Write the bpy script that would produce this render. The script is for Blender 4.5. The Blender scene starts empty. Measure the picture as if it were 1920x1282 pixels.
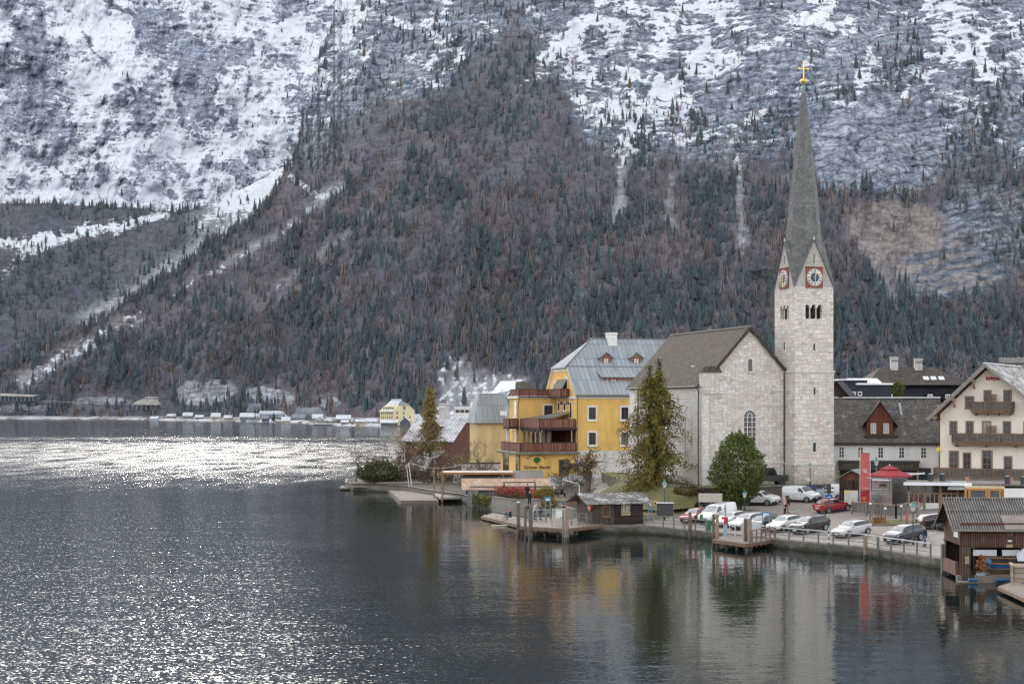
import bpy, bmesh, math, random
import numpy as np
from mathutils import Vector, Matrix, Euler
from mathutils.geometry import delaunay_2d_cdt
random.seed(7)
scene = bpy.context.scene
COL = scene.collection
F, HOR, HC = 3000.0, 765.0, 12.6       # focal length and horizon row of the survey photo (px), eye height above the lake (m)
R = math.radians
PI = math.pi
def W(px, py, Y):
	return Vector(((px - 960) / F * Y, Y, HC - (py - HOR) / F * Y))
# ---------------------------------------------------------------- materials
def new_mat(name):
	m = bpy.data.materials.new(name); m.use_nodes = True
	nt = m.node_tree; nt.nodes.clear()
	out = nt.nodes.new('ShaderNodeOutputMaterial')
	b = nt.nodes.new('ShaderNodeBsdfPrincipled')
	nt.links.new(b.outputs[0], out.inputs[0])
	return m, nt, b
class N:
	"""small node-tree helper"""
	def __init__(s, nt): s.nt = nt
	def node(s, t, **kw):
		n = s.nt.nodes.new(t)
		for k, v in kw.items():
			if k == 'ins':
				for i, x in v.items():
					if hasattr(x, 'is_linked') or isinstance(x, bpy.types.NodeSocket): s.nt.links.new(x, n.inputs[i])
					else: n.inputs[i].default_value = x
			else: setattr(n, k, v)
		return n
	def coord(s, which='Object'):
		return s.node('ShaderNodeTexCoord').outputs[which]
	def mapping(s, vec, scale=(1, 1, 1), rot=(0, 0, 0), loc=(0, 0, 0)):
		return s.node('ShaderNodeMapping', ins={0: vec, 1: loc, 2: rot, 3: scale}).outputs[0]
	def noise(s, vec, scale=1.0, detail=4, rough=.55, dist=0.0):
		return s.node('ShaderNodeTexNoise', ins={'Vector': vec, 'Scale': scale, 'Detail': detail, 'Roughness': rough, 'Distortion': dist}).outputs[0]
	def ramp(s, fac, stops, interp='LINEAR'):
		n = s.node('ShaderNodeValToRGB', ins={0: fac}); cr = n.color_ramp; cr.interpolation = interp
		while len(cr.elements) < len(stops): cr.elements.new(.5)
		for e, (p, c) in zip(cr.elements, stops):
			e.position = p; e.color = (c, c, c, 1) if isinstance(c, (int, float)) else (*c, 1)
		return n.outputs[0]
	def math(s, op, a, b=0.0, clamp=False):
		n = s.node('ShaderNodeMath', operation=op, use_clamp=clamp)
		for i, x in ((0, a), (1, b)):
			if isinstance(x, bpy.types.NodeSocket): s.nt.links.new(x, n.inputs[i])
			else: n.inputs[i].default_value = x
		return n.outputs[0]
	def mix(s, fac, a, b, mode='MIX'):
		n = s.node('ShaderNodeMix', data_type='RGBA', blend_type=mode)
		for i, x in ((0, fac), (6, a), (7, b)):
			if isinstance(x, bpy.types.NodeSocket): s.nt.links.new(x, n.inputs[i])
			else: n.inputs[i].default_value = (*x, 1) if isinstance(x, tuple) and len(x) == 3 else x
		return n.outputs[2]
	def sep(s, vec):
		return s.node('ShaderNodeSeparateXYZ', ins={0: vec}).outputs
	def bump(s, h, strength=.5, dist=.02):
		return s.node('ShaderNodeBump', ins={'Height': h, 'Strength': strength, 'Distance': dist}).outputs[0]
	def attr(s, name):
		return s.node('ShaderNodeAttribute', attribute_name=name).outputs[0]
	def link(s, a, b): s.nt.links.new(a, b)
def c3(c, k=1.0): return tuple(min(1, x * k) for x in c)
MATS = {}
def plain(name, col, rough=.7, var=.25, scale=3.0, metal=0.0, bump=0.0, spec=.5, dirt=0.0):
	"""painted / plastered / metal surface with blotchy noise variation and streaks of dirt"""
	if name in MATS: return MATS[name]
	m, nt, b = new_mat(name); g = N(nt)
	v = g.coord()
	n = g.noise(v, scale, 5, .6)
	c = g.mix(g.ramp(n, [(.3, 0.0), (.7, 1.0)]), c3(col, 1 - var), c3(col, 1 + var * .6))
	if dirt:
		d = g.noise(g.mapping(v, (1.2, 1.2, .18)), scale * .9, 6, .65)
		c = g.mix(g.math('MULTIPLY', g.ramp(d, [(.45, 0.0), (.75, 1.0)]), dirt), c, c3(col, .35))
	g.link(c, b.inputs['Base Color'])
	b.inputs['Roughness'].default_value = rough; b.inputs['Metallic'].default_value = metal
	b.inputs['Specular IOR Level'].default_value = spec
	if bump: g.link(g.bump(g.noise(v, scale * 6, 4), bump, .01), b.inputs['Normal'])
	MATS[name] = m; return m
def planks(name, col, width=.15, vertical=True, rough=.8, var=.35, gap=.02, grey=0.0, length=2.5):
	if name in MATS: return MATS[name]
	m, nt, b = new_mat(name); g = N(nt)
	uv = g.coord('UV')
	vec = g.mapping(uv, rot=(0, 0, PI / 2 if vertical else 0))
	br = g.node('ShaderNodeTexBrick', offset=.37, ins={'Vector': vec, 'Color1': (0, 0, 0, 1), 'Color2': (1, 1, 1, 1), 'Mortar': (.5, .5, .5, 1), 'Scale': 1.0, 'Mortar Size': gap, 'Mortar Smooth': .1, 'Bias': 0.0, 'Brick Width': length, 'Row Height': width})
	c = g.mix(br.outputs[0], c3(col, 1 - var), c3(col, 1 + var))
	st = g.noise(g.mapping(vec, (.6, 9, 1)), 2.0, 5, .6)
	c = g.mix(g.math('MULTIPLY', g.ramp(st, [(.35, 0.0), (.7, 1.0)]), .45), c, c3(col, .5))
	if grey:
		gn = g.noise(g.coord(), .9, 5, .65)
		c = g.mix(g.math('MULTIPLY', g.ramp(gn, [(.35, 0.0), (.65, 1.0)]), grey), c, (.26, .25, .235))
	c = g.mix(br.outputs[1], c, c3(col, .18))
	g.link(c, b.inputs['Base Color']); b.inputs['Roughness'].default_value = rough
	b.inputs['Specular IOR Level'].default_value = .3
	g.link(g.bump(g.math('SUBTRACT', 1.0, br.outputs[1]), .6, .02), b.inputs['Normal'])
	MATS[name] = m; return m
def tiles(name, c1, c2, w=.25, h=.22, snow=0.0, moss=0.0, rough=.85, gap=.012, snow_scale=1.2, offset=.5, snow_top=0.0):
	"""small roof tiles or shingles, with a dusting of snow and moss"""
	if name in MATS: return MATS[name]
	m, nt, b = new_mat(name); g = N(nt)
	uv = g.coord('UV')
	br = g.node('ShaderNodeTexBrick', offset=offset, ins={'Vector': uv, 'Color1': (*c1, 1), 'Color2': (*c2, 1), 'Mortar': (*c3(c1, .3), 1), 'Scale': 1.0, 'Mortar Size': gap, 'Mortar Smooth': .3, 'Bias': 0.0, 'Brick Width': w, 'Row Height': h})
	big = g.noise(uv, .8, 5, .6)
	c = g.mix(g.ramp(big, [(.3, 0.0), (.75, .7)]), br.outputs[0], c3(c1, .55))
	if moss:
		c = g.mix(g.math('MULTIPLY', g.ramp(g.noise(uv, .55, 5, .7), [(.5, 0.0), (.68, 1.0)]), moss), c, (.10, .10, .045))
	if snow:
		sn = g.math('ADD', g.math('MULTIPLY', g.noise(uv, snow_scale, 6, .7), .65), g.math('MULTIPLY', g.noise(g.mapping(uv, (1.4, 4.0, 1)), 2.6, 3, .6), .5))
		sn = g.math('SUBTRACT', sn, g.math('MULTIPLY', br.outputs[1], .18))
		lo = .78 - .4 * snow
		c = g.mix(g.ramp(sn, [(lo, 0.0), (lo + .13, .92)]), c, (.78, .79, .82))
	g.link(c, b.inputs['Base Color']); b.inputs['Roughness'].default_value = rough
	b.inputs['Specular IOR Level'].default_value = .3
	g.link(g.bump(br.outputs[1], -.5, .03), b.inputs['Normal'])
	MATS[name] = m; return m
def masonry(name, tones, w=.62, h=.36, wobble=.10, mortar=(.42, .40, .37), rubble=0.0, pink=.35):
	"""squared limestone blocks, each of its own grey, cream or pink tone, with pale joints"""
	if name in MATS: return MATS[name]
	m, nt, b = new_mat(name); g = N(nt)
	uv = g.coord('UV')
	wob = g.node('ShaderNodeTexNoise', ins={'Vector': uv, 'Scale': 1.1, 'Detail': 2.0}).outputs[1]
	off = g.node('ShaderNodeVectorMath', operation='SCALE', ins={0: g.node('ShaderNodeVectorMath', operation='SUBTRACT', ins={0: wob, 1: (.5, .5, .5)}).outputs[0], 'Scale': wobble * 5}).outputs[0]
	vec = g.node('ShaderNodeVectorMath', operation='ADD', ins={0: uv, 1: off}).outputs[0]
	def brick(ww, hh, sq):
		return g.node('ShaderNodeTexBrick', offset=.43, squash=sq, squash_frequency=3, ins={'Vector': vec, 'Color1': (0, 0, 0, 1), 'Color2': (1, 1, 1, 1), 'Mortar': (.5, .5, .5, 1), 'Scale': 1.0, 'Mortar Size': .022, 'Mortar Smooth': .35, 'Bias': 0.0, 'Brick Width': ww, 'Row Height': hh})
	b1 = brick(w, h, .62); b2 = brick(w * .74, h * .66, 1.5)
	sel = g.ramp(g.noise(uv, .38, 2, .5), [(.5, 0.0), (.52, 1.0)], 'LINEAR')
	val = g.mix(sel, b1.outputs[0], b2.outputs[0]); mor = g.mix(sel, b1.outputs[1], b2.outputs[1])
	if rubble:
		sc = g.mapping(uv, (1.95, 3.1, 1))
		vo = g.node('ShaderNodeTexVoronoi', voronoi_dimensions='2D', ins={'Vector': g.node('ShaderNodeVectorMath', operation='ADD', ins={0: sc, 1: off}).outputs[0], 'Scale': 1.0, 'Randomness': .68})
		ve = g.node('ShaderNodeTexVoronoi', voronoi_dimensions='2D', feature='DISTANCE_TO_EDGE', ins={'Vector': g.node('ShaderNodeVectorMath', operation='ADD', ins={0: sc, 1: off}).outputs[0], 'Scale': 1.0, 'Randomness': .68})
		vv = g.node('ShaderNodeSeparateColor', ins={0: vo.outputs['Color']}).outputs[0]
		vm = g.ramp(ve.outputs[0], [(.02, 1.0), (.07, 0.0)])
		s2 = g.ramp(g.noise(g.mapping(uv, loc=(7, 3, 0)), .33, 2, .5), [(.5 - rubble * .16, 0.0), (.52 - rubble * .16, 1.0)])
		val = g.mix(s2, val, vv); mor = g.mix(s2, mor, vm)
	k = len(tones)
	col = g.ramp(val, [(i / (k - 1), t) for i, t in enumerate(tones)])
	st = g.noise(uv, 7, 5, .65)
	col = g.mix(g.ramp(st, [(.3, .28), (.65, 0.0)]), col, (.26, .24, .215))
	big = g.noise(g.mapping(uv, loc=(3, 9, 0)), .35, 3, .5)
	col = g.mix(g.math('MULTIPLY', g.ramp(big, [(.48, 0.0), (.7, 1.0)]), pink), col, (.50, .385, .335))
	streak = g.noise(g.mapping(uv, (1.3, .16, 1)), 1.1, 5, .65)
	col = g.mix(g.math('MULTIPLY', g.ramp(streak, [(.52, 0.0), (.75, 1.0)]), .22), col, (.30, .28, .25))
	jt = g.ramp(g.noise(uv, 1.7, 3, .6), [(.35, c3(mortar, .5)), (.65, mortar)])
	col = g.mix(g.math('MULTIPLY', mor, .75), col, jt)
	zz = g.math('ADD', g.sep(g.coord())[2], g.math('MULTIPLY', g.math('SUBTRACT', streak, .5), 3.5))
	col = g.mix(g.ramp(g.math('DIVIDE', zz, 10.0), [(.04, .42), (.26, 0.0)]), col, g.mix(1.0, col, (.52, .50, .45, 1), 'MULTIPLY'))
	g.link(col, b.inputs['Base Color']); b.inputs['Roughness'].default_value = .9
	b.inputs['Specular IOR Level'].default_value = .25
	hgt = g.math('SUBTRACT', g.math('MULTIPLY', st, .35), mor)
	g.link(g.bump(hgt, .7, .035), b.inputs['Normal'])
	MATS[name] = m; return m
def metal_sheet(name, col, seam=.55, streak=.35, rough=.5, panel=2.6, snow=0.0):
	if name in MATS: return MATS[name]
	m, nt, b = new_mat(name); g = N(nt)
	uv = g.coord('UV'); vec = g.mapping(uv, rot=(0, 0, PI / 2))
	br = g.node('ShaderNodeTexBrick', offset=.0, ins={'Vector': vec, 'Color1': (0, 0, 0, 1), 'Color2': (1, 1, 1, 1), 'Mortar': (.5, .5, .5, 1), 'Scale': 1.0, 'Mortar Size': .028, 'Mortar Smooth': .2, 'Bias': 0.0, 'Brick Width': panel, 'Row Height': seam})
	c = g.mix(br.outputs[0], c3(col, .85), c3(col, 1.1))
	s = g.noise(g.mapping(uv, (2.2, .22, 1)), 1.3, 6, .7)
	c = g.mix(g.math('MULTIPLY', g.ramp(s, [(.45, 0.0), (.7, 1.0)]), streak), c, c3((col[0] * .55, col[1] * .52, col[2] * .42), 1))
	c = g.mix(g.math('MULTIPLY', br.outputs[1], .75), c, c3(col, .3))
	if snow:
		sn = g.noise(g.mapping(uv, (.8, .5, 1)), 1.5, 6, .7)
		lo = .72 - .35 * snow
		c = g.mix(g.ramp(sn, [(lo, 0.0), (lo + .1, .95)]), c, (.8, .81, .83))
	g.link(c, b.inputs['Base Color']); b.inputs['Roughness'].default_value = rough; b.inputs['Specular IOR Level'].default_value = .2
	g.link(g.bump(br.outputs[1], .8, .03), b.inputs['Normal'])
	MATS[name] = m; return m
def leafmat(name, attr='col', rough=.7, trans=.0):
	if name in MATS: return MATS[name]
	m, nt, b = new_mat(name); g = N(nt)
	a = g.attr(attr)
	if name == 'leaves': a = g.mix(1.0, a, (1.6, 1.55, 1.45, 1), 'MULTIPLY')
	n = g.noise(g.coord(), 1.5, 3)
	c = g.mix(g.ramp(n, [(.3, .4), (.7, 0.0)]), a, g.mix(1.0, a, (.5, .5, .5), 'MULTIPLY'))
	g.link(c, b.inputs['Base Color']); b.inputs['Roughness'].default_value = rough
	b.inputs['Specular IOR Level'].default_value = .2
	MATS[name] = m; return m
def glassmat(name, col=(.02, .025, .03), rough=.08, spec=.6):
	if name in MATS: return MATS[name]
	m, nt, b = new_mat(name); g = N(nt)
	n = g.noise(g.coord(), 1.3, 3)
	g.link(g.mix(n, c3(col, .5), c3(col, 1.6)), b.inputs['Base Color'])
	b.inputs['Roughness'].default_value = rough; b.inputs['Specular IOR Level'].default_value = spec
	MATS[name] = m; return m
# ---------------------------------------------------------------- mesh building
class MB:
	def __init__(s): s.v = []; s.f = []; s.sm = False
	def poly(s, pts):
		i = len(s.v); s.v += [tuple(p) for p in pts]; s.f.append(tuple(range(i, i + len(pts)))); return s
	def box(s, x0, x1, y0, y1, z0, z1):
		i = len(s.v)
		s.v += [(x0, y0, z0), (x1, y0, z0), (x1, y1, z0), (x0, y1, z0), (x0, y0, z1), (x1, y0, z1), (x1, y1, z1), (x0, y1, z1)]
		s.f += [tuple(i + k for k in q) for q in ((0, 3, 2, 1), (4, 5, 6, 7), (0, 1, 5, 4), (1, 2, 6, 5), (2, 3, 7, 6), (3, 0, 4, 7))]
		return s
	def hull(s, bottom, top):
		"""loft between two rings of equal length, capped"""
		n = len(bottom); i = len(s.v); s.v += [tuple(p) for p in bottom] + [tuple(p) for p in top]
		s.f.append(tuple(i + k for k in reversed(range(n)))); s.f.append(tuple(i + n + k for k in range(n)))
		for k in range(n):
			j = (k + 1) % n; s.f.append((i + k, i + j, i + n + j, i + n + k))
		return s
	def prism(s, pts, axis, a, b):
		"""polygon of 2-D points extruded along x, y or z from a to b"""
		def p3(p, t): return {'x': (t, p[0], p[1]), 'y': (p[0], t, p[1]), 'z': (p[0], p[1], t)}[axis]
		return s.hull([p3(p, a) for p in pts], [p3(p, b) for p in pts])
	def slab(s, pts, th):
		"""a thick sheet: the polygon and a copy lowered by th"""
		return s.hull([(p[0], p[1], p[2] - th) for p in pts], pts)
	def bar(s, a, b, w, h=None, up=(0, 0, 1)):
		a = Vector(a); b = Vector(b); h = h or w; d = (b - a).normalized(); u = Vector(up)
		if abs(d.dot(u)) > .99: u = Vector((0, 1, 0))
		x = d.cross(u).normalized(); y = x.cross(d)
		q = [(-w / 2, -h / 2), (w / 2, -h / 2), (w / 2, h / 2), (-w / 2, h / 2)]
		return s.hull([a + x * p + y * r for p, r in q], [b + x * p + y * r for p, r in q])
	def tube(s, pts, radii, n=8, cap=True):
		pts = [Vector(p) for p in pts]
		if not hasattr(radii, '__len__'): radii = [radii] * len(pts)
		i0 = len(s.v); prev = None
		for k, p in enumerate(pts):
			d = (pts[min(k + 1, len(pts) - 1)] - pts[max(k - 1, 0)])
			d = d.normalized() if d.length > 1e-9 else Vector((0, 0, 1))
			if prev is None:
				a = Vector((0, 0, 1)) if abs(d.z) < .9 else Vector((1, 0, 0)); x = d.cross(a).normalized()
			else:
				x = prev - d * prev.dot(d); x = x.normalized() if x.length > 1e-6 else d.orthogonal().normalized()
			prev = x; y = d.cross(x)
			for j in range(n):
				t = 2 * PI * j / n; q = p + (x * math.cos(t) + y * math.sin(t)) * radii[k]; s.v.append(tuple(q))
		for k in range(len(pts) - 1):
			for j in range(n):
				a = i0 + k * n + j; b = i0 + k * n + (j + 1) % n; s.f.append((a, b, b + n, a + n))
		if cap:
			s.f.append(tuple(i0 + j for j in reversed(range(n)))); e = i0 + (len(pts) - 1) * n; s.f.append(tuple(e + j for j in range(n)))
		return s
	def disc(s, c, r, n, axis='y', th=.02):
		def p(t, d):
			a, b = r * math.cos(t), r * math.sin(t)
			return {'y': (c[0] + a, c[1] + d, c[2] + b), 'x': (c[0] + d, c[1] + a, c[2] + b), 'z': (c[0] + a, c[1] + b, c[2] + d)}[axis]
		return s.hull([p(2 * PI * k / n, -th / 2) for k in range(n)], [p(2 * PI * k / n, th / 2) for k in range(n)])
	def ring(s, c, r0, r1, n, th=.03):
		"""annulus facing -y"""
		for k in range(n):
			t0, t1 = 2 * PI * k / n, 2 * PI * (k + 1) / n
			q = [(c[0] + r * math.cos(t), c[2] + r * math.sin(t)) for r, t in ((r0, t0), (r1, t0), (r1, t1), (r0, t1))]
			s.prism(q, 'y', c[1] - th / 2, c[1] + th / 2)
		return s
	def sphere(s, c, r, n=12, m=8, sz=1.0):
		i0 = len(s.v)
		for a in range(m + 1):
			ph = PI * a / m
			for b in range(n):
				t = 2 * PI * b / n
				s.v.append((c[0] + r * math.sin(ph) * math.cos(t), c[1] + r * math.sin(ph) * math.sin(t), c[2] + r * sz * math.cos(ph)))
		for a in range(m):
			for b in range(n):
				p = i0 + a * n + b; q = i0 + a * n + (b + 1) % n; s.f.append((p, p + n, q + n, q))
		return s
	def mesh(s, name, mat=None, smooth=False):
		me = bpy.data.meshes.new(name); me.from_pydata(s.v, [], s.f)
		bm = bmesh.new(); bm.from_mesh(me)
		bmesh.ops.recalc_face_normals(bm, faces=bm.faces)
		uvl = bm.loops.layers.uv.new('UVMap')
		for f in bm.faces:
			n = f.normal
			if abs(n.z) > .97 or (abs(n.x) < 1e-6 and abs(n.y) < 1e-6):
				for l in f.loops: l[uvl].uv = (l.vert.co.x, l.vert.co.y)
			else:
				h = math.hypot(n.x, n.y); t = (-n.y / h, n.x / h); k = h
				for l in f.loops:
					c = l.vert.co; l[uvl].uv = (c.x * t[0] + c.y * t[1], c.z / max(k, .25))
			f.smooth = smooth
		bm.to_mesh(me); bm.free()
		if mat: me.materials.append(mat)
		return me
	def build(s, name, mat, parent=None, smooth=False, loc=None, rz=0.0):
		o = bpy.data.objects.new(name, s.mesh(name, mat, smooth)); COL.objects.link(o)
		if parent: o.parent = parent
		if loc is not None: o.location = loc
		if rz: o.rotation_euler = (0, 0, rz)
		return o
def tag(o, label=None, cat=None, group=None, kind=None):
	if label: o['label'] = label
	if cat: o['category'] = cat
	if group: o['group'] = group
	if kind: o['kind'] = kind
	return o
def thing(name, label, cat, loc=(0, 0, 0), rz=0.0, group=None):
	o = bpy.data.objects.new(name, None); COL.objects.link(o); o.empty_display_size = .3
	o.location = loc; o.rotation_euler = (0, 0, rz)
	return tag(o, label, cat, group)
def put(me, name, parent=None, mat4=None, loc=None, rz=0.0):
	o = bpy.data.objects.new(name, me); COL.objects.link(o)
	if parent: o.parent = parent
	if mat4 is not None: o.matrix_local = mat4
	elif loc is not None: o.location = loc; o.rotation_euler = (0, 0, rz)
	return o
def copy_tree(o, parent=None):
	c = o.copy(); COL.objects.link(c)
	if parent: c.parent = parent
	for ch in list(o.children): copy_tree(ch, c)
	return c
def text_obj(body, size, mat, name='lettering', parent=None, mat4=None, depth=.015, align='CENTER', spacing=1.0, bold=0.0):
	cu = bpy.data.curves.new(name, 'FONT'); cu.body = body; cu.size = size; cu.extrude = depth; cu.align_x = align; cu.align_y = 'CENTER'
	cu.space_character = spacing; cu.offset = bold
	tmp = bpy.data.objects.new(name, cu); COL.objects.link(tmp)
	dg = bpy.context.evaluated_depsgraph_get(); me = bpy.data.meshes.new_from_object(tmp.evaluated_get(dg))
	bpy.data.objects.remove(tmp); bpy.data.curves.remove(cu)
	me.materials.clear(); me.materials.append(mat)
	return put(me, name, parent, mat4)
def face_mat(x, y, z, rz=0.0):
	"""upright local frame: text/windows lie in the xz plane facing -y"""
	return Matrix.Translation((x, y, z)) @ Matrix.Rotation(rz, 4, 'Z')
UPRIGHT = Matrix.Rotation(PI / 2, 4, 'X')
# ---------------------------------------------------------------- noise
def _hash(ix, iy, seed):
	h = (ix.astype(np.int64) * 374761393 + iy.astype(np.int64) * 668265263 + seed * 1442695041) & 0xFFFFFFFF
	h = ((h ^ (h >> 13)) * 1274126177) & 0xFFFFFFFF
	return ((h ^ (h >> 16)) & 0xFFFF) / 65535.0
def vnoise(x, y, seed=0):
	x = np.asarray(x, float); y = np.asarray(y, float)
	ix = np.floor(x); iy = np.floor(y); fx = x - ix; fy = y - iy
	u = fx * fx * fx * (fx * (fx * 6 - 15) + 10); v = fy * fy * fy * (fy * (fy * 6 - 15) + 10)
	a = _hash(ix, iy, seed); b = _hash(ix + 1, iy, seed); c = _hash(ix, iy + 1, seed); d = _hash(ix + 1, iy + 1, seed)
	return a + (b - a) * u + (c - a) * v + (a - b - c + d) * u * v
def fbm(x, y, seed=0, octv=5, gain=.5, lac=2.03):
	s = 0; a = 1.0; t = 0
	for k in range(octv):
		s = s + a * vnoise(x, y, seed + k * 17); t += a; a *= gain; x = np.asarray(x) * lac + 13.7; y = np.asarray(y) * lac + 7.1
	return s / t
def ridged(x, y, seed=0, octv=4):
	s = 0; a = 1.0; t = 0
	for k in range(octv):
		s = s + a * (1 - np.abs(2 * vnoise(x, y, seed + k * 31) - 1)); t += a; a *= .5; x = np.asarray(x) * 2.1 + 3.3; y = np.asarray(y) * 2.1 + 9.2
	return s / t
def sstep(a, b, x):
	t = np.clip((np.asarray(x, float) - a) / (b - a), 0, 1); return t * t * (3 - 2 * t)
def lerp1(x, pts):
	p = np.array(pts, float); return np.interp(x, p[:, 0], p[:, 1])
def blob(px, py, cx, cy, rx, ry, rot=0.0):
	c, s = math.cos(rot), math.sin(rot); dx = px - cx; dy = py - cy
	u = (dx * c + dy * s) / rx; v = (-dx * s + dy * c) / ry
	return np.exp(-(u * u + v * v))
def stroke(px, py, pts, w):
	"""soft distance mask to a poly-line, width w"""
	d = np.full(np.shape(px), 1e9)
	for (ax, ay), (bx, by) in zip(pts[:-1], pts[1:]):
		vx, vy = bx - ax, by - ay; t = np.clip(((px - ax) * vx + (py - ay) * vy) / (vx * vx + vy * vy), 0, 1)
		d = np.minimum(d, np.hypot(px - ax - t * vx, py - ay - t * vy))
	return np.exp(-(d / w) ** 2)
def mesh_np(name, verts, faces, mat, attrs=None, smooth=True):
	"""fast mesh from numpy: verts (n,3), faces (m,3|4), attrs {name: (n,3)} point colours"""
	me = bpy.data.meshes.new(name); n, (m, k) = len(verts), faces.shape
	me.vertices.add(n); me.vertices.foreach_set('co', np.ascontiguousarray(verts, np.float32).ravel())
	me.loops.add(m * k); me.loops.foreach_set('vertex_index', np.ascontiguousarray(faces, np.int32).ravel())
	me.polygons.add(m); me.polygons.foreach_set('loop_start', np.arange(0, m * k, k, dtype=np.int32))
	me.polygons.foreach_set('use_smooth', np.full(m, smooth, dtype=bool))
	me.update(calc_edges=True)
	for an, arr in (attrs or {}).items():
		a = me.color_attributes.new(an, 'FLOAT_COLOR', 'POINT')
		full = np.ones((n, 4), np.float32); full[:, :arr.shape[1]] = arr; a.data.foreach_set('color', full.ravel())
	me.materials.append(mat)
	return me
# ---------------------------------------------------------------- terrain: mountains as relief grids over bearing (px) and height (py)
HAZE = np.array([.265, .315, .40])  # distance haze, mixed into the base colours of slopes and trees
def base_Y(px):     # where the slope meets the flat shore
	return lerp1(px, [(-700, 2150), (0, 1960), (260, 1850), (350, 1720), (560, 1580), (760, 1420), (1000, 1350), (1500, 1280), (1950, 1320), (2600, 1400)])
NEAR_RIDGE = [(-700, 770), (-250, 752), (0, 690), (90, 642), (180, 603), (262, 552), (337, 508), (375, 470), (450, 424), (499, 386), (520, 352), (545, 300), (560, 250), (575, 200),
			  (600, 118), (622, 42), (640, -20), (700, -110), (800, -190), (1000, -230), (1400, -250), (1800, -250), (2600, -230)]
def near_ridge(px): return lerp1(px, NEAR_RIDGE) + (fbm(px / 23., px * 0, 5, 3) - .5) * 16 + (fbm(px / 6., px * 0, 6, 3) - .5) * 75 * sstep(525, 550, px) * sstep(700, 640, px)
def snowline(px): return lerp1(px, [(-700, 330), (430, 335), (560, 325), (640, 285), (720, 225), (800, 165), (880, 105), (960, 70), (1040, 130), (1110, 270), (1170, 305), (1300, 325), (1420, 335), (1520, 320), (1650, 300), (1800, 330), (2600, 330)])
def strata(px, py, tilt=.07, period=14., warp=26., seed=40):
	q = py + tilt * px + warp * (fbm(px / 130., py / 90., seed, 3) - .5) * 2 + 7 * (vnoise(px / 24., py / 13., seed + 3) - .5)
	q = q / period; f = q - np.floor(q)
	amp = .35 + .65 * vnoise(px / 60. + 4, np.floor(q) * 3.7, seed + 9)
	return f, amp
def near_Y(px, py):
	b = base_Y(px); t = (HOR - py) / F; ts = .66 + .05 * (fbm(px / 300., py * 0, 77, 2) - .5)
	Y = (b * ts + HC) / (ts - t)
	up = sstep(790, 690, py)
	d = .045 * (fbm(px / 190. + py / 600., py / 300., 1, 3) - .5) * 2 + .022 * (ridged(px / 70. + py / 300., py / 150., 2, 4) - .55) + .006 * (fbm(px / 14., py / 18., 3, 3) - .5)
	f, a = strata(px, py)
	crag = sstep(60, -60, py - snowline(px)) + .7 * sstep(1560, 1660, px) * sstep(560, 500, py)
	d = d + .0026 * np.clip(crag, 0, 1) * a * (np.abs(2 * f - 1) - .5) + .012 * np.clip(crag, 0, 1) * (ridged(px / 24. + py / 70., py / 48., 8, 5) - .5)
	return Y * (1 + d * up)
MID_TOP = [(-700, 400), (-200, 392), (0, 381), (100, 382), (240, 389), (312, 397), (335, 399), (420, 371), (500, 333), (560, 279), (620, 190)]
def mid_top(px): return lerp1(px, MID_TOP) + (fbm(px / 31., px * 0, 9, 3) - .5) * 5
def mid_Y(px, py):
	t = (HOR - py) / F; Y = (2150 * .55 + HC) / (.55 - t)
	return Y * (1 + .03 * (fbm(px / 150., py / 120., 21, 4) - .5) + .008 * (ridged(px / 40., py / 40., 22, 3) - .5))
def wall_Y(px, py):
	t = (HOR - py) / F; Y = (2900 * 1.0 + HC) / (1.0 - t)
	f, a = strata(px, py, -.05, 13., 30., 60)
	big = .055 * (ridged(px / 190., py / 260., 31, 4) - .5) + .028 * (ridged(px / 60. + py / 120., py / 80., 33, 4) - .5)
	return Y * (1 + big + .0018 * a * (np.abs(2 * f - 1) - .5) + .014 * (ridged(px / 26. + py / 90., py / 55., 35, 5) - .5))
def relief(name, label, pxs, top_fn, base_fn, Yfn, rows, mat, colour_fn, back=True):
	px = np.repeat(pxs[None, :], rows, 0)
	top = top_fn(pxs); bot = np.maximum(base_fn(pxs), top + 4)
	s = np.linspace(0, 1, rows)[:, None]
	py = bot[None, :] + (top - bot)[None, :] * s
	Y = Yfn(px, py)
	X = (px - 960) / F * Y; Z = HC - (py - HOR) / F * Y
	tint, snow, rockm = colour_fn(px, py)
	if back:
		for k, (dy, dz) in enumerate(((1.02, -25), (1.1, -160), (1.25, -500))):
			X = np.vstack([X, X[rows - 1] * dy]); Y = np.vstack([Y, Y[rows - 1] * dy]); Z = np.vstack([Z, Z[rows - 1] + dz])
			tint = np.concatenate([tint, tint[rows - 1:rows]], 0); snow = np.vstack([snow, snow[rows - 1]]); rockm = np.vstack([rockm, rockm[rows - 1]])
	nr, nc = X.shape
	v = np.stack([X, Y, Z], -1).reshape(-1, 3)
	i = np.arange(nr * nc).reshape(nr, nc)
	q = np.stack([i[:-1, :-1], i[:-1, 1:], i[1:, 1:], i[1:, :-1]], -1).reshape(-1, 4)
	mask = np.stack([snow, rockm, snow * 0], -1).reshape(-1, 3)
	me = mesh_np(name, v, q, mat, {'tint': np.clip(tint, 0, 1).reshape(-1, 3), 'mask': np.clip(mask, 0, 1)})
	o = put(me, name); tag(o, kind='structure'); return o
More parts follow.
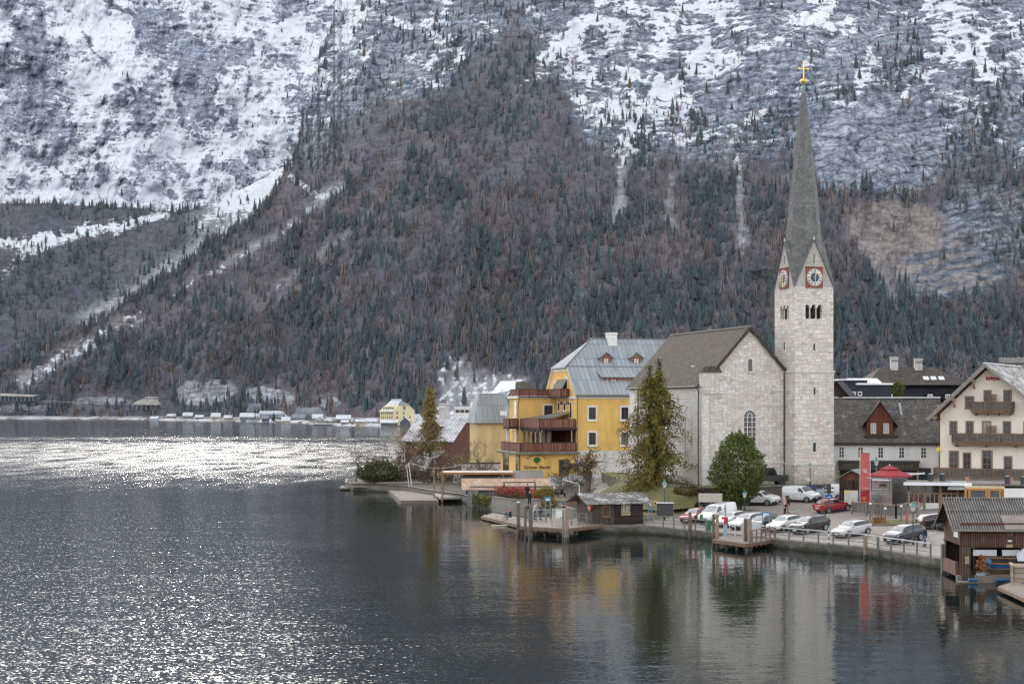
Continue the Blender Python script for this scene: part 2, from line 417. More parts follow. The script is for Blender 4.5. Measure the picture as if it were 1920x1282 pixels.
def hillmat():
	m, nt, b = new_mat('hillside'); g = N(nt)
	v = g.coord()
	t = g.attr('tint'); mk = g.node('ShaderNodeSeparateColor', ins={0: g.attr('mask')}).outputs; s, rk = mk[0], mk[1]
	beds = g.noise(g.mapping(v, (.055, .055, .20), rot=(.12, .10, 0)), 1.0, 9, .72, 1.4)
	joints = g.noise(g.mapping(v, (.11, .08, .03), rot=(.2, .35, 0)), 1.0, 8, .7, 1.0)
	fine = g.noise(g.mapping(v, (1, .6, 1.6)), .12, 7, .7)
	lines = g.noise(g.mapping(v, (.03, .03, .16), rot=(0, .12, 0)), 1.0, 7, .68, 1.2)
	col = g.mix(g.ramp(fine, [(.34, .6), (.6, 0.0)]), t, g.mix(1.0, t, (.38, .40, .44), 'MULTIPLY'))
	col = g.mix(g.ramp(lines, [(.38, .6), (.5, 0.0)]), col, g.mix(1.0, col, (.4, .42, .46), 'MULTIPLY'))
	rd = g.ramp(g.math('ADD', g.math('MULTIPLY', beds, .44), g.math('MULTIPLY', joints, .56)), [(.38, .20), (.46, .72), (.54, 1.25), (.63, 1.85)])
	col = g.mix(rk, col, g.mix(1.0, col, rd, 'MULTIPLY'))
	s = g.math('ADD', s, g.math('MULTIPLY', g.math('ADD', g.math('SUBTRACT', beds, .5), g.math('SUBTRACT', joints, .5)), g.math('MULTIPLY', rk, .85)))
	k = g.math('ADD', s, g.math('ADD', g.math('MULTIPLY', g.math('SUBTRACT', fine, .5), .95), g.math('MULTIPLY', g.math('SUBTRACT', lines, .5), .6)))
	f = g.ramp(k, [(.44, 0.0), (.56, 1.0)])
	col = g.mix(f, col, g.mix(fine, (.66, .71, .79), (.88, .91, .96)))
	g.link(col, b.inputs['Base Color']); b.inputs['Roughness'].default_value = .9; b.inputs['Specular IOR Level'].default_value = .1
	g.link(g.bump(g.math('ADD', fine, lines), .7, 4.0), b.inputs['Normal'])
	return m
HILL = hillmat()
def C(a): return np.array(a)[None, None, :]
def mixc(a, b, k): return a * (1 - k[..., None]) + b * k[..., None]
SCREE = [([(560, 415), (520, 440), (470, 470), (420, 500), (370, 525), (320, 552)], 8, .75), ([(262, 596), (200, 622), (140, 655), (90, 690), (40, 716)], 15, .95),
		 ([(640, 350), (600, 375), (575, 395)], 9, 1.0), ([(690, 405), (620, 460), (560, 510), (500, 560)], 8, .55), ([(590, 520), (520, 560)], 6, .5),
		 ([(1175, 280), (1165, 330), (1160, 380), (1150, 420)], 10, .9), ([(1385, 300), (1388, 400), (1392, 470)], 9, .8), ([(1258, 330), (1250, 400), (1262, 440)], 9, .6), ([(1600, 420), (1680, 560)], 14, .35)]
def scree_mask(px, py):
	s = np.zeros(np.shape(px))
	wx = px + 14 * (fbm(px / 30., py / 30., 91, 3) - .5); wy = py + 14 * (fbm(px / 30., py / 30., 92, 3) - .5)
	for pts, w, k in SCREE: s = np.maximum(s, k * stroke(wx, wy, pts, w))
	fan = sstep(-8, 34, 22 * (fbm(px / 18., py / 18., 97, 4) - .5) + py - lerp1(px, [(760, 900), (815, 690), (835, 655), (870, 660), (920, 690), (985, 705), (1040, 735), (1200, 790)])) * sstep(795, 850, px + 50 * (fbm(px / 20., py / 20., 98, 3) - .5)) * sstep(1060, 980, px)
	return np.maximum(s, fan), fan
def outcrop_mask(px, py):
	wx = px + 10 * (fbm(px / 16., py / 16., 93, 3) - .5); wy = py + 8 * (fbm(px / 16., py / 16., 94, 3) - .5)
	o = sstep(.45, .62, blob(wx, wy, 385, 735, 70, 30, -.1)) + .9 * sstep(.45, .6, blob(wx, wy, 505, 742, 60, 18, .15)) + .7 * sstep(.5, .65, blob(wx, wy, 190, 752, 75, 10)) + .8 * sstep(.5, .6, blob(wx, wy, 620, 755, 26, 12))
	return np.clip(o + .5 * sstep(.5, .6, blob(wx, wy, 20, 765, 120, 8)), 0, 1)
def cliff_mask(px, py):
	wx = px + 26 * (fbm(px / 40., py / 40., 95, 3) - .5); wy = py + 26 * (fbm(px / 40., py / 40., 96, 3) - .5)
	face = sstep(.42, .6, blob(wx, wy, 1680, 275, 120, 105, .1) + .8 * blob(wx, wy, 1570, 300, 50, 70)); face = np.maximum(face, .5 * blob(wx, wy, 1480, 150, 120, 60))
	grass = sstep(.38, .6, blob(wx, wy, 1690, 440, 120, 80, .25) + .6 * blob(wx, wy, 1800, 520, 120, 50, .2))
	crag = sstep(.4, .65, blob(wx, wy, 1860, 430, 120, 110, .1) + blob(wx, wy, 1760, 530, 90, 40, .25))
	return face, grass, crag
def near_colour(px, py):
	n1 = fbm(px / 60., py / 60., 101, 5); n2 = fbm(px / 9., py / 9., 102, 4); n3 = fbm(px / 140., py / 110., 103, 4)
	litter = mixc(C((.15, .128, .128)) * np.ones(px.shape + (1,)), C((.19, .142, .13)), sstep(.45, .65, n1))
	litter = mixc(litter, C((.075, .075, .078)), sstep(.5, .7, n3))
	rock = mixc(C((.41, .455, .53)) * np.ones(px.shape + (1,)), C((.23, .265, .33)), sstep(.38, .62, n2))
	rock = mixc(rock, C((.52, .55, .60)), .7 * sstep(.55, .7, fbm(px / 22., py / 30., 104, 4)))
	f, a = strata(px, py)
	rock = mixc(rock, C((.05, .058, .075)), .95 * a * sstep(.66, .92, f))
	alt = (snowline(px) - py)
	up = sstep(-30, 60, alt + 190 * (n3 - .5) + 120 * (n1 - .5))
	face, grass, crag = cliff_mask(px, py)
	sc, fan = scree_mask(px, py); oc = outcrop_mask(px, py)
	col = mixc(litter, rock, np.clip(up * .9 + face + crag * .8 + oc, 0, 1))
	col = mixc(col, C((.43, .345, .27)), np.clip(grass * (1 - .5 * sstep(.45, .6, n2)) * .9, 0, 1))
	f2, a2 = strata(px, py, .16, 17., 22., 55)
	col = mixc(col, rock * .45, np.clip(1.3 * crag * sstep(.35, .6, f2 * a2 + .25 * n2), 0, 1))
	col = mixc(col, C((.54, .53, .515)) * (.5 + 1.1 * n2[..., None]), np.clip(sc * .85, 0, 1))
	col = mixc(col, C((.55, .545, .53)) * (.35 + 1.2 * n2[..., None]), np.clip(oc * .85, 0, 1))
	brown = stroke(px, py, [(-50, 715), (90, 655), (180, 622), (262, 580), (340, 545), (420, 505)], 16)
	col = mixc(col, C((.17, .12, .095)), .7 * brown)
	# snow lies on ledges and in gullies above the snow line
	wsx = px + 30 * (fbm(px / 28., py / 28., 111, 4) - .5); wsy = py + 30 * (fbm(px / 28., py / 28., 112, 4) - .5)
	ledge = np.exp(-((f - .25) / .2) ** 2) * a
	gul = ridged(px / 55. + py / 110., py / 95., 105, 4)
	patch = fbm((px + .55 * py) / 46., (py - .3 * px) / 20., 106, 4)
	s = .13 + .26 * ledge + 1.15 * (patch - .5) + .85 * (gul - .58) + .35 * (n2 - .5) + .5 * (fbm(px / 13., py / 6., 108, 3) - .5)
	s = s + .22 * sstep(40, 330, alt) - .75 * (1 - sstep(-60, 80, alt + 190 * (n3 - .5) + 140 * (n1 - .5)))
	s = s - .55 * face * (1 - .3 * ledge) - .5 * grass - .35 * crag - .06 * sstep(1080, 1200, px) - .05 * sstep(800, 640, px) * sstep(330, 250, py) - .18 * stroke(wsx, wsy, [(632, -20), (612, 60), (590, 130), (566, 200), (552, 270), (540, 320)], 7)
	s = s + .30 * blob(px, py, 1640, 190, 60, 26, -.3) + .25 * blob(px, py, 1240, 235, 120, 60, -.5) + .12 * blob(px, py, 690, 80, 90, 110, -.5)  + .30 * blob(px, py, 1080, 150, 150, 90, -.4)
	s = np.maximum(s, np.where(sc > .25, np.where(fan > .3, .34 + 1.1 * (n2 - .5), (.20 + .9 * (n2 - .5) + .24 * sstep(350, 290, py) + .16 * sstep(640, 500, px)) * sstep(.25, .6, sc)), -1))
	s = np.maximum(s, stroke(px, py, [(545, 330), (600, 372), (640, 352)], 10) * .62)
	hz = .27 + .08 * sstep(500, 50, py)
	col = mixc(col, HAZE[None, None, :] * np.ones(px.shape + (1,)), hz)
	s = s + .42 * sstep(.3, .7, stroke(wsx, wsy, [(1240, 140), (1200, 215), (1150, 290)], 11)) + .40 * stroke(wsx, wsy, [(1330, 60), (1290, 130), (1240, 190)], 10) + .40 * stroke(wsx, wsy, [(1080, 60), (1010, 140), (960, 190)], 12) + .40 * stroke(wsx, wsy, [(1460, 150), (1420, 215), (1370, 260)], 10) + .4 * stroke(wsx, wsy, [(1640, 110), (1600, 190), (1570, 200)], 12) + .35 * stroke(wsx, wsy, [(1800, 60), (1840, 130), (1890, 160)], 9) + .4 * stroke(wsx, wsy, [(900, 60), (850, 130), (800, 175)], 11)
	return col, np.clip(s + .0, 0, 1), np.clip(up + face + crag * .8 + oc - .6 * grass, 0, 1) * (1 - np.clip(fan, 0, 1))
def mid_colour(px, py):
	n1 = fbm(px / 50., py / 50., 121, 5); n2 = fbm(px / 8., py / 8., 122, 4)
	col = mixc(C((.105, .09, .092)) * np.ones(px.shape + (1,)), C((.07, .072, .08)), sstep(.4, .6, n1))
	wx = px + 22 * (fbm(px / 26., py / 26., 123, 3) - .5); wy = py + 22 * (fbm(px / 26., py / 26., 124, 3) - .5)
	tal = stroke(wx, wy, [(560, 335), (480, 400), (400, 452), (330, 498), (270, 545), (215, 588), (170, 602)], 22)
	tal = np.maximum(tal, .95 * stroke(wx, wy, [(520, 350), (450, 392), (380, 420)], 24))
	tal = np.maximum(tal, .8 * stroke(wx, wy, [(330, 500), (240, 560)], 26))
	col = mixc(col, C((.56, .55, .53)) * (.5 + n2[..., None]), np.clip(tal * 1.3, 0, 1))
	strip = stroke(wx, wy, [(-20, 455), (60, 452), (130, 440), (220, 428), (310, 405)], 17) + .8 * stroke(wx, wy, [(0, 520), (20, 500), (90, 450)], 16) + .4 * stroke(wx, wy, [(150, 485), (60, 500)], 9)
	top = sstep(400, 380, py) * sstep(330, 420, px)
	s = .62 * tal * sstep(660, 430, py + 60 * (n2 - .5)) + .70 * strip + .55 * top + .45 * (n2 - .5) - .05
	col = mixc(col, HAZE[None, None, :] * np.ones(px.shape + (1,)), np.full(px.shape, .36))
	return col, np.clip(s, 0, 1), np.full(px.shape, .15)
def wall_colour(px, py):
	n1 = fbm(px / 70., py / 80., 141, 5); n2 = fbm(px / 8., py / 7., 142, 4); n3 = fbm(px / 26., py / 44., 143, 4)
	col = mixc(C((.50, .545, .62)) * np.ones(px.shape + (1,)), C((.31, .35, .42)), sstep(.4, .62, n2))
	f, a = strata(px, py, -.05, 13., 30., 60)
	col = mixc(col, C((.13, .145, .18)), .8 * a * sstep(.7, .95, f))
	ledge = np.exp(-((f - .25) / .22) ** 2) * a
	wx = px + 30 * (fbm(px / 40., py / 40., 144, 3) - .5); wy = py + 30 * (fbm(px / 40., py / 40., 145, 3) - .5)
	rockface = .9 * blob(wx, wy, 360, 160, 45, 90) + .8 * blob(wx, wy, 80, 120, 60, 120) + .75 * blob(wx, wy, 290, 60, 60, 60) + .55 * blob(wx, wy, 470, 90, 70, 60) + .8 * blob(wx, wy, 545, 20, 40, 30) + .6 * blob(wx, wy, 270, 210, 40, 60) + .5 * blob(wx, wy, 20, 210, 50, 80) + .45 * blob(wx, wy, 130, 270, 60, 60) + .5 * blob(wx, wy, 560, 180, 30, 110)
	white = .7 * blob(wx, wy, 215, 80, 40, 50) + .7 * blob(wx, wy, 110, 60, 45, 22) + .8 * stroke(wx, wy, [(225, 60), (215, 140), (150, 150), (200, 170)], 20) + .8 * blob(wx, wy, 560, 45, 60, 18, -.3) + .5 * stroke(wx, wy, [(440, 190), (445, 260), (460, 310)], 20) + .5 * blob(wx, wy, 330, 350, 120, 18) + .9 * sstep(0, 14, py - lerp1(px, [(-700, 350), (0, 358), (60, 357), (115, 340), (160, 362), (195, 345), (250, 378), (330, 380), (420, 360), (640, 300)]))
	rockface = sstep(.34, .60, rockface + .9 * (n3 - .5) + .7 * (n2 - .5)); white = sstep(.25, .6, white + .7 * (n3 - .5))
	s = .49 + .18 * ledge + .7 * (ridged((px + 1.1 * py) / 40., (py - .5 * px) / 26., 149, 3) - .55) + .8 * (n3 - .5) + .5 * (ridged(px / 70. + py / 140., py / 110., 146, 4) - .55) - .46 * rockface + .45 * white + .40 * (n2 - .5) + .35 * (fbm((px + .8 * py) / 15., (py - .4 * px) / 7., 148, 3) - .5)
	dark = blob(wx, wy, 188, 320, 9, 26) + .8 * blob(wx, wy, 98, 290, 8, 28, .5) + .5 * blob(wx, wy, 475, 285, 8, 18)
	for pts, w_, k_ in (([(30, 40), (52, 110), (60, 190)], 6, .8), ([(60, 60), (75, 130), (82, 200)], 5, .7), ([(200, 0), (240, 26), (262, 60)], 5, .6), ([(330, 110), (322, 180), (345, 240)], 4, .6), ([(398, 110), (392, 170), (380, 215)], 4, .5), ([(150, 60), (175, 95), (190, 112)], 4, .5), ([(85, 300), (120, 330)], 4, .5), ([(455, 95), (470, 140), (462, 190)], 4, .4), ([(245, 150), (262, 215), (240, 260)], 4, .5)): dark = dark + k_ * stroke(wx, wy, pts, w_)
	col = mixc(col, C((.09, .10, .13)), np.clip(dark, 0, 1)); s = s - dark
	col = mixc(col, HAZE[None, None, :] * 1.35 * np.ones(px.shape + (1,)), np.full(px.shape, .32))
	return col, np.clip(s, 0, 1), np.full(px.shape, .9)
def base_py(Yf): return lambda p: HOR + HC * F / Yf(p) - .6
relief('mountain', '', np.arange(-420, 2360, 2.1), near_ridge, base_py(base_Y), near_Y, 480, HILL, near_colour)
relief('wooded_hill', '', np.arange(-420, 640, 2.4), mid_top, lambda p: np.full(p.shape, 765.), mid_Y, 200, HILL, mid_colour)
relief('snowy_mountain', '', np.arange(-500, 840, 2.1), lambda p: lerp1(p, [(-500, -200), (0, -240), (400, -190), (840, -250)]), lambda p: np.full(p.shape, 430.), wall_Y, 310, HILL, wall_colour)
# far shore: a flat strip of land between the lake and the foot of the slope
def shore_Y(px): return lerp1(px, [(-700, 2050), (0, 1900), (240, 1800), (300, 1660), (420, 1560), (560, 1400), (588, 1215), (640, 1160), (770, 1090), (1000, 1020), (2500, 950)])
def far_shore():
	m, nt, b = new_mat('far_ground'); g = N(nt)
	n = g.noise(g.coord(), .03, 5, .65)
	c = g.mix(g.ramp(n, [(.42, 0.0), (.56, 1.0)]), (.15, .13, .115), (.55, .56, .58))
	g.link(c, b.inputs['Base Color']); b.inputs['Roughness'].default_value = .95
	pxs = np.arange(-420, 2360, 8.); V = []; rows = [(-.004, -1.5), (0, .5), (.012, .9), (.15, 1.6), (.6, 2.5), (1.0, 4.0), (1.04, 3.0)]
	sY = shore_Y(pxs) * (1 + .004 * (fbm(pxs / 14., pxs * 0, 301, 3) - .5)); bY = np.maximum(base_Y(pxs) * 1.01, sY * 1.02)
	for s, z in rows:
		Y = sY + (bY - sY) * s if s >= 0 else sY * (1 + s); V.append(np.stack([(pxs - 960) / F * Y, Y, np.full(pxs.shape, z)], -1))
	V = np.array(V); nr, nc = V.shape[:2]; i = np.arange(nr * nc).reshape(nr, nc)
	q = np.stack([i[:-1, :-1], i[:-1, 1:], i[1:, 1:], i[1:, :-1]], -1).reshape(-1, 4)
	tag(put(mesh_np('far_shore', V.reshape(-1, 3), q, m), 'far_shore'), kind='structure')
far_shore()
# ---------------------------------------------------------------- lake
def lake():
	m, nt, b = new_mat('lake_water'); g = N(nt)
	v = g.coord(); xyz = g.sep(v)
	w1 = g.node('ShaderNodeTexNoise', ins={'Vector': g.mapping(v, (.75, 1.0, 1), rot=(0, 0, .25)), 'Scale': 2.6, 'Detail': 2.0, 'Roughness': .5}).outputs[0]
	w2 = g.node('ShaderNodeTexNoise', ins={'Vector': g.mapping(v, (.55, 1.0, 1), rot=(0, 0, -.2)), 'Scale': .62, 'Detail': 2.0, 'Roughness': .5}).outputs[0]
	w3 = g.node('ShaderNodeTexNoise', ins={'Vector': g.mapping(v, (.5, 1, 1)), 'Scale': .16, 'Detail': 2.0}).outputs[0]
	# a breeze roughens the open lake in a wide band of catspaws; the water off the village is calmer
	paws = g.noise(g.mapping(v, (.022, .009, 1)), 1.0, 5, .62, .4)
	paws2 = g.noise(g.mapping(v, (.16, .045, 1)), 1.0, 4, .65)
	edge = g.math('DIVIDE', g.math('ADD', xyz[1], g.math('ADD', g.math('MULTIPLY', g.math('SUBTRACT', paws, .5), 110.0), g.math('MULTIPLY', g.math('SUBTRACT', paws2, .5), 70.0))), 1000.0)
	band = g.math('MULTIPLY', g.ramp(edge, [(.23, 0.0), (.38, 1.0)]), g.ramp(edge, [(.56, 1.0), (.62, .30), (.66, .8), (.74, .16), (.9, .22)]))
	band = g.math('MULTIPLY', band, g.ramp(paws2, [(.32, .12), (.60, 1.0)]))
	open_ = g.ramp(g.math('DIVIDE', xyz[1], 1000.0), [(.26, 0.0), (.36, 1.0)])
	side = g.math('ADD', g.math('SUBTRACT', g.math('ADD', xyz[0], g.math('MULTIPLY', g.math('SUBTRACT', g.math('MINIMUM', xyz[1], 250.0), 60.0), .17)), g.math('MULTIPLY', open_, 32.0)), g.math('MULTIPLY', g.math('SUBTRACT', g.noise(v, .05, 4), .5), 26.0))
	lee = g.ramp(g.math('DIVIDE', g.math('ADD', side, 20.0), 60.0), [(.25, 1.0), (.62, .55)])
	rough_patch = g.ramp(g.noise(g.mapping(v, (.05, .02, 1)), 1.0, 4, .6), [(.3, .75), (.7, 1.2)])
	amp = g.math('MULTIPLY', g.math('MULTIPLY', lee, rough_patch), g.math('ADD', .56, g.math('MULTIPLY', band, .5)))
	h = g.math('ADD', g.math('MULTIPLY', w1, .024), g.math('ADD', g.math('MULTIPLY', w2, .06), g.math('MULTIPLY', w3, .09)))
	h = g.math('MULTIPLY', h, amp)
	bn = g.node('ShaderNodeBump', ins={'Height': h, 'Strength': 1.0, 'Distance': 1.0})
	# choppy little facets on top of the swell break the sun into separate glints
	def facets(sc, k, off):
		c = g.node('ShaderNodeTexVoronoi', voronoi_dimensions='2D', ins={'Vector': g.mapping(v, (1, 1.5, 1), loc=(off, off * .7, 0)), 'Scale': sc}).outputs['Color']
		d = g.node('ShaderNodeVectorMath', operation='SUBTRACT', ins={0: c, 1: (.5, .5, .5)}).outputs[0]
		d = g.node('ShaderNodeVectorMath', operation='MULTIPLY', ins={0: d, 1: (k, k, 0)}).outputs[0]
		return d
	f = g.node('ShaderNodeVectorMath', operation='ADD', ins={0: facets(10.0, .19, 3.1), 1: facets(5.3, .16, 11.7)}).outputs[0]
	famp = g.math('MULTIPLY', g.ramp(g.math('DIVIDE', g.math('ADD', side, 20.0), 60.0), [(.20, 1.0), (.46, .09)]), g.math('ADD', .70, g.math('MULTIPLY', band, 1.25)))
	f = g.node('ShaderNodeVectorMath', operation='SCALE', ins={0: f, 'Scale': famp}).outputs[0]
	nn = g.node('ShaderNodeVectorMath', operation='NORMALIZE', ins={0: g.node('ShaderNodeVectorMath', operation='ADD', ins={0: bn.outputs[0], 1: f}).outputs[0]}).outputs[0]
	g.link(nn, b.inputs['Normal'])
	b.inputs['Base Color'].default_value = (.009, .017, .017, 1); b.inputs['IOR'].default_value = 1.33
	g.link(g.math('ADD', .035, g.math('MULTIPLY', band, .20)), b.inputs['Roughness'])
	mb = MB()
	for x0, x1, y0, y1 in ((-900, 1100, -60, 2400), (-900, -9000, -60, 2400), (1100, 9000, -60, 2400)):
		mb.poly([(x0, y0, 0), (x1, y0, 0), (x1, y1, 0), (x0, y1, 0)])
	o = mb.build('lake', m); tag(o, kind='structure')
lake()
# ---------------------------------------------------------------- forest on the slopes
def conifer_tmpl(rng, layers=6, spikes=7, width=.19, inner=.5, droop=.35):
	V = []; T = []; S = []
	for k in range(layers):
		f = k / layers; z0 = .10 + .86 * f; hz = (1 - z0) * .55 + .06; r = width * (1 - f) ** .85 * (.85 + .3 * rng.random()) + .012
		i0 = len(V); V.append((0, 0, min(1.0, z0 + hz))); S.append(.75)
		ph = rng.random() * 6.28
		for j in range(spikes * 2):
			t = ph + PI * j / spikes; rr = r * (1.0 if j % 2 == 0 else inner) * (.7 + .6 * rng.random())
			V.append((rr * math.cos(t), rr * math.sin(t), z0 - (droop * r if j % 2 == 0 else 0) + .02 * rng.random())); S.append(1.15 if j % 2 == 0 else .6)  # tips brighter, inner creases darker: shading carried in the vertex colours
		for j in range(spikes * 2):
			T.append((i0, i0 + 1 + j, i0 + 1 + (j + 1) % (spikes * 2)))
	i0 = len(V)
	for j in range(3): t = 2.1 * j; V.append((.012 * math.cos(t), .012 * math.sin(t), 0)); S.append(.5)
	V.append((0, 0, .6)); S.append(.5)
	for j in range(3): T.append((i0 + j, i0 + (j + 1) % 3, i0 + 3))
	return np.array(V), np.array(T), np.array(S)
def bare_tmpl(rng, n=34, width=.30, w=.016):
	V = []; T = []; S = []
	def tri(a, b, ww, s):
		a = np.array(a); b = np.array(b); d = np.cross(b - a, rng.normal(size=3)); d = d / (np.linalg.norm(d) + 1e-9) * ww
		i = len(V); V.extend([a - d, a + d, b]); S.extend([s, s, s * 1.15]); T.append((i, i + 1, i + 2))
	tri((0, 0, 0), (.02, 0, .8), .016, .9); tri((0, 0, 0), (0, .02, .8), .016, .9)
	for k in range(n):
		z = .22 + .6 * rng.random(); t = rng.random() * 6.28; r = width * (.45 + .6 * rng.random()) * math.sin(PI * min(1, .25 + .7 * (z - .1)))
		tip = (r * math.cos(t), r * math.sin(t), min(1.0, z + .12 + .22 * rng.random()))
		tri((0, 0, z - .05), tip, w, .85 + .3 * rng.random())
		if rng.random() < .8:
			mid = np.array((tip[0] * .55, tip[1] * .55, z + .06)); t2 = t + rng.normal() * .8
			tri(mid, (mid[0] + .12 * math.cos(t2), mid[1] + .12 * math.sin(t2), mid[2] + .16), w * .9, 1.0)
	return np.array(V), np.array(T), np.array(S)
_rng = np.random.default_rng(11)
TM = {'conifer': [conifer_tmpl(_rng) for _ in range(4)], 'larch': [conifer_tmpl(_rng, 9, 5, .13, .12, -.25) for _ in range(3)], 'bare': [bare_tmpl(_rng) for _ in range(5)]}
def near_density(px, py):
	alt = snowline(px) - py
	n = fbm(px / 34., py / 46., 201, 4); n3 = fbm(px / 140., py / 110., 103, 4)
	d = 1 - .90 * sstep(-50, 130, alt + 210 * (n - .5) + 110 * (n3 - .5))
	rib = fbm(px / 15. + py / 90., py / 62., 206, 4)
	d = np.maximum(d, .95 * sstep(.50, .60, rib) * sstep(360, 40, alt))
	# the shoulder falling from the crest is wooded right up into the snow
	sh = stroke(px, py, [(1000, 30), (900, 120), (800, 210), (700, 280), (600, 340)], 62); d = np.maximum(d, .92 * sh * sstep(.36, .52, n + .15 * sh))
	cl = blob(px, py, 1680, 120, 60, 70) + blob(px, py, 1850, 250, 50, 120) + blob(px, py, 1800, 330, 60, 50) + .7 * blob(px, py, 1390, 120, 40, 90) + .6 * blob(px, py, 1280, 250, 60, 70)
	d = np.maximum(d, .8 * sstep(.35, .6, cl + .5 * (n - .5)))
	face, grass, crag = cliff_mask(px, py); sc, fan = scree_mask(px, py); oc = outcrop_mask(px, py)
	d = d * (1 - .93 * face) * (1 - .9 * grass) * (1 - .72 * crag) * (1 - np.clip(sc * 1.1, 0, .97)) * (1 - .97 * np.clip(oc * 1.3, 0, 1))
	return np.clip(d, 0, 1)
def mid_density(px, py):
	n = fbm(px / 30., py / 30., 221, 4)
	wx = px + 22 * (fbm(px / 26., py / 26., 123, 3) - .5); wy = py + 22 * (fbm(px / 26., py / 26., 124, 3) - .5)
	tal = stroke(wx, wy, [(560, 335), (480, 400), (400, 452), (330, 498), (270, 545), (215, 588), (170, 602)], 22)
	strip = stroke(wx, wy, [(-20, 455), (60, 452), (130, 440), (220, 428), (310, 405)], 15)
	d = np.ones(np.shape(px)) * (1 - .85 * np.clip(tal * 1.2, 0, 1)) * (1 - .62 * strip)
	return d * (1 - .5 * sstep(420, 380, py) * sstep(330, 420, px))
def green_share(px, py):
	n = fbm(px / 60., py / 60., 231, 4)
	g = .16 + 1.6 * (n - .5)
	g = g + .55 * blob(px, py, 1080, 600, 230, 90) + .6 * blob(px, py, 1750, 640, 230, 70) + .35 * blob(px, py, 430, 600, 120, 60, -.6) + .35 * blob(px, py, 60, 600, 110, 70) + .4 * blob(px, py, 420, 480, 130, 20, -.62) + .22 * sstep(20, 160, snowline(px) - py)
	g = g + .35 * blob(px, py, 1300, 400, 160, 60) + .3 * blob(px, py, 870, 200, 160, 120, -.7)
	return np.clip(g, .02, .92)
def sample_forest():
	rng = np.random.default_rng(5)
	out = []
	# near slope
	n = 44000
	px = rng.uniform(-330, 2200, n); py = rng.uniform(-150, 792, n)
	ok = (py > near_ridge(px) - 1) & (py < HOR + HC * F / base_Y(px) - 1)
	ok &= rng.random(n) < near_density(px, py)
	keep = rng.random(n) < np.where((px < -60) | (px > 1990) | (py < -30), .35, 1.0) * (1 - .45 * sstep(260, 120, py) * (px > 1000))
	px, py = px[ok & keep], py[ok & keep]; Y = near_Y(px, py)
	out.append((px, py, Y))
	# along the crest of the slope, so that its edge is ragged with trees
	cx = np.concatenate([rng.uniform(540, 632, 90), rng.uniform(-60, 560, 420), rng.uniform(330, 520, 160)]); cyy = near_ridge(cx) + rng.uniform(1, 9, cx.size)
	k = cyy > 20; out.append((cx[k], cyy[k], near_Y(cx[k], cyy[k])))
	n = 5200
	px = rng.uniform(-330, 560, n); py = rng.uniform(372, 720, n)
	ok = (py > mid_top(px)) & (py < near_ridge(px) + 20) & (rng.random(n) < mid_density(px, py))
	px, py = px[ok], py[ok]; out.append((px, py, mid_Y(px, py)))
	cx = rng.uniform(-200, 420, 260); cyy = mid_top(cx) + rng.uniform(1, 7, cx.size); out.append((cx, cyy, mid_Y(cx, cyy)))
	# thin trees on the ledges of the snowy wall
	n = 1500; px = rng.uniform(-40, 640, n); py = rng.uniform(-10, 375, n); ok = rng.random(n) < .55 * sstep(.5, .6, fbm(px / 40., py / 40., 251, 3)); out.append((px[ok], py[ok], wall_Y(px[ok], py[ok])))
	px = np.concatenate([o[0] for o in out]); py = np.concatenate([o[1] for o in out]); Y = np.concatenate([o[2] for o in out])
	n = px.size
	gs = green_share(px, py); r = rng.random(n)
	lar = .16 + .30 * blob(px, py, 850, 640, 260, 110) + .15 * blob(px, py, 1300, 520, 300, 100)
	sp = np.where(r < gs, 0, np.where(rng.random(n) < lar, 1, 2))
	H = np.where(sp == 0, rng.uniform(11, 21, n), np.where(sp == 1, rng.uniform(12, 20, n), rng.uniform(9, 15, n)))
	H = H * np.where(py < 340, .80, 1.0) * rng.uniform(.5, 1.2, n)
	low = py > 742; H = np.where(low & (sp == 2), H * .55, H)
	X = (px - 960) / F * Y; Z = HC - (py - HOR) / F * Y - .4
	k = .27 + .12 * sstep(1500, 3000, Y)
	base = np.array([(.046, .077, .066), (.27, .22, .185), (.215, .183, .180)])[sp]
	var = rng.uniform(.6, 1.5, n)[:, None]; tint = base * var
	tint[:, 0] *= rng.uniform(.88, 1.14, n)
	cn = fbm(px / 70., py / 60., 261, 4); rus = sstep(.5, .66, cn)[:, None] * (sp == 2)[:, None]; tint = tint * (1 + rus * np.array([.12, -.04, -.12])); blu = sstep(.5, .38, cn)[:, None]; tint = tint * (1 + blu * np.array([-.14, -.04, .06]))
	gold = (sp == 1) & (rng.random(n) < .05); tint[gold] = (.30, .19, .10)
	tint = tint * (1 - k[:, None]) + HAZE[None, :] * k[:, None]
	return X, Y, Z, H, sp, tint, rng
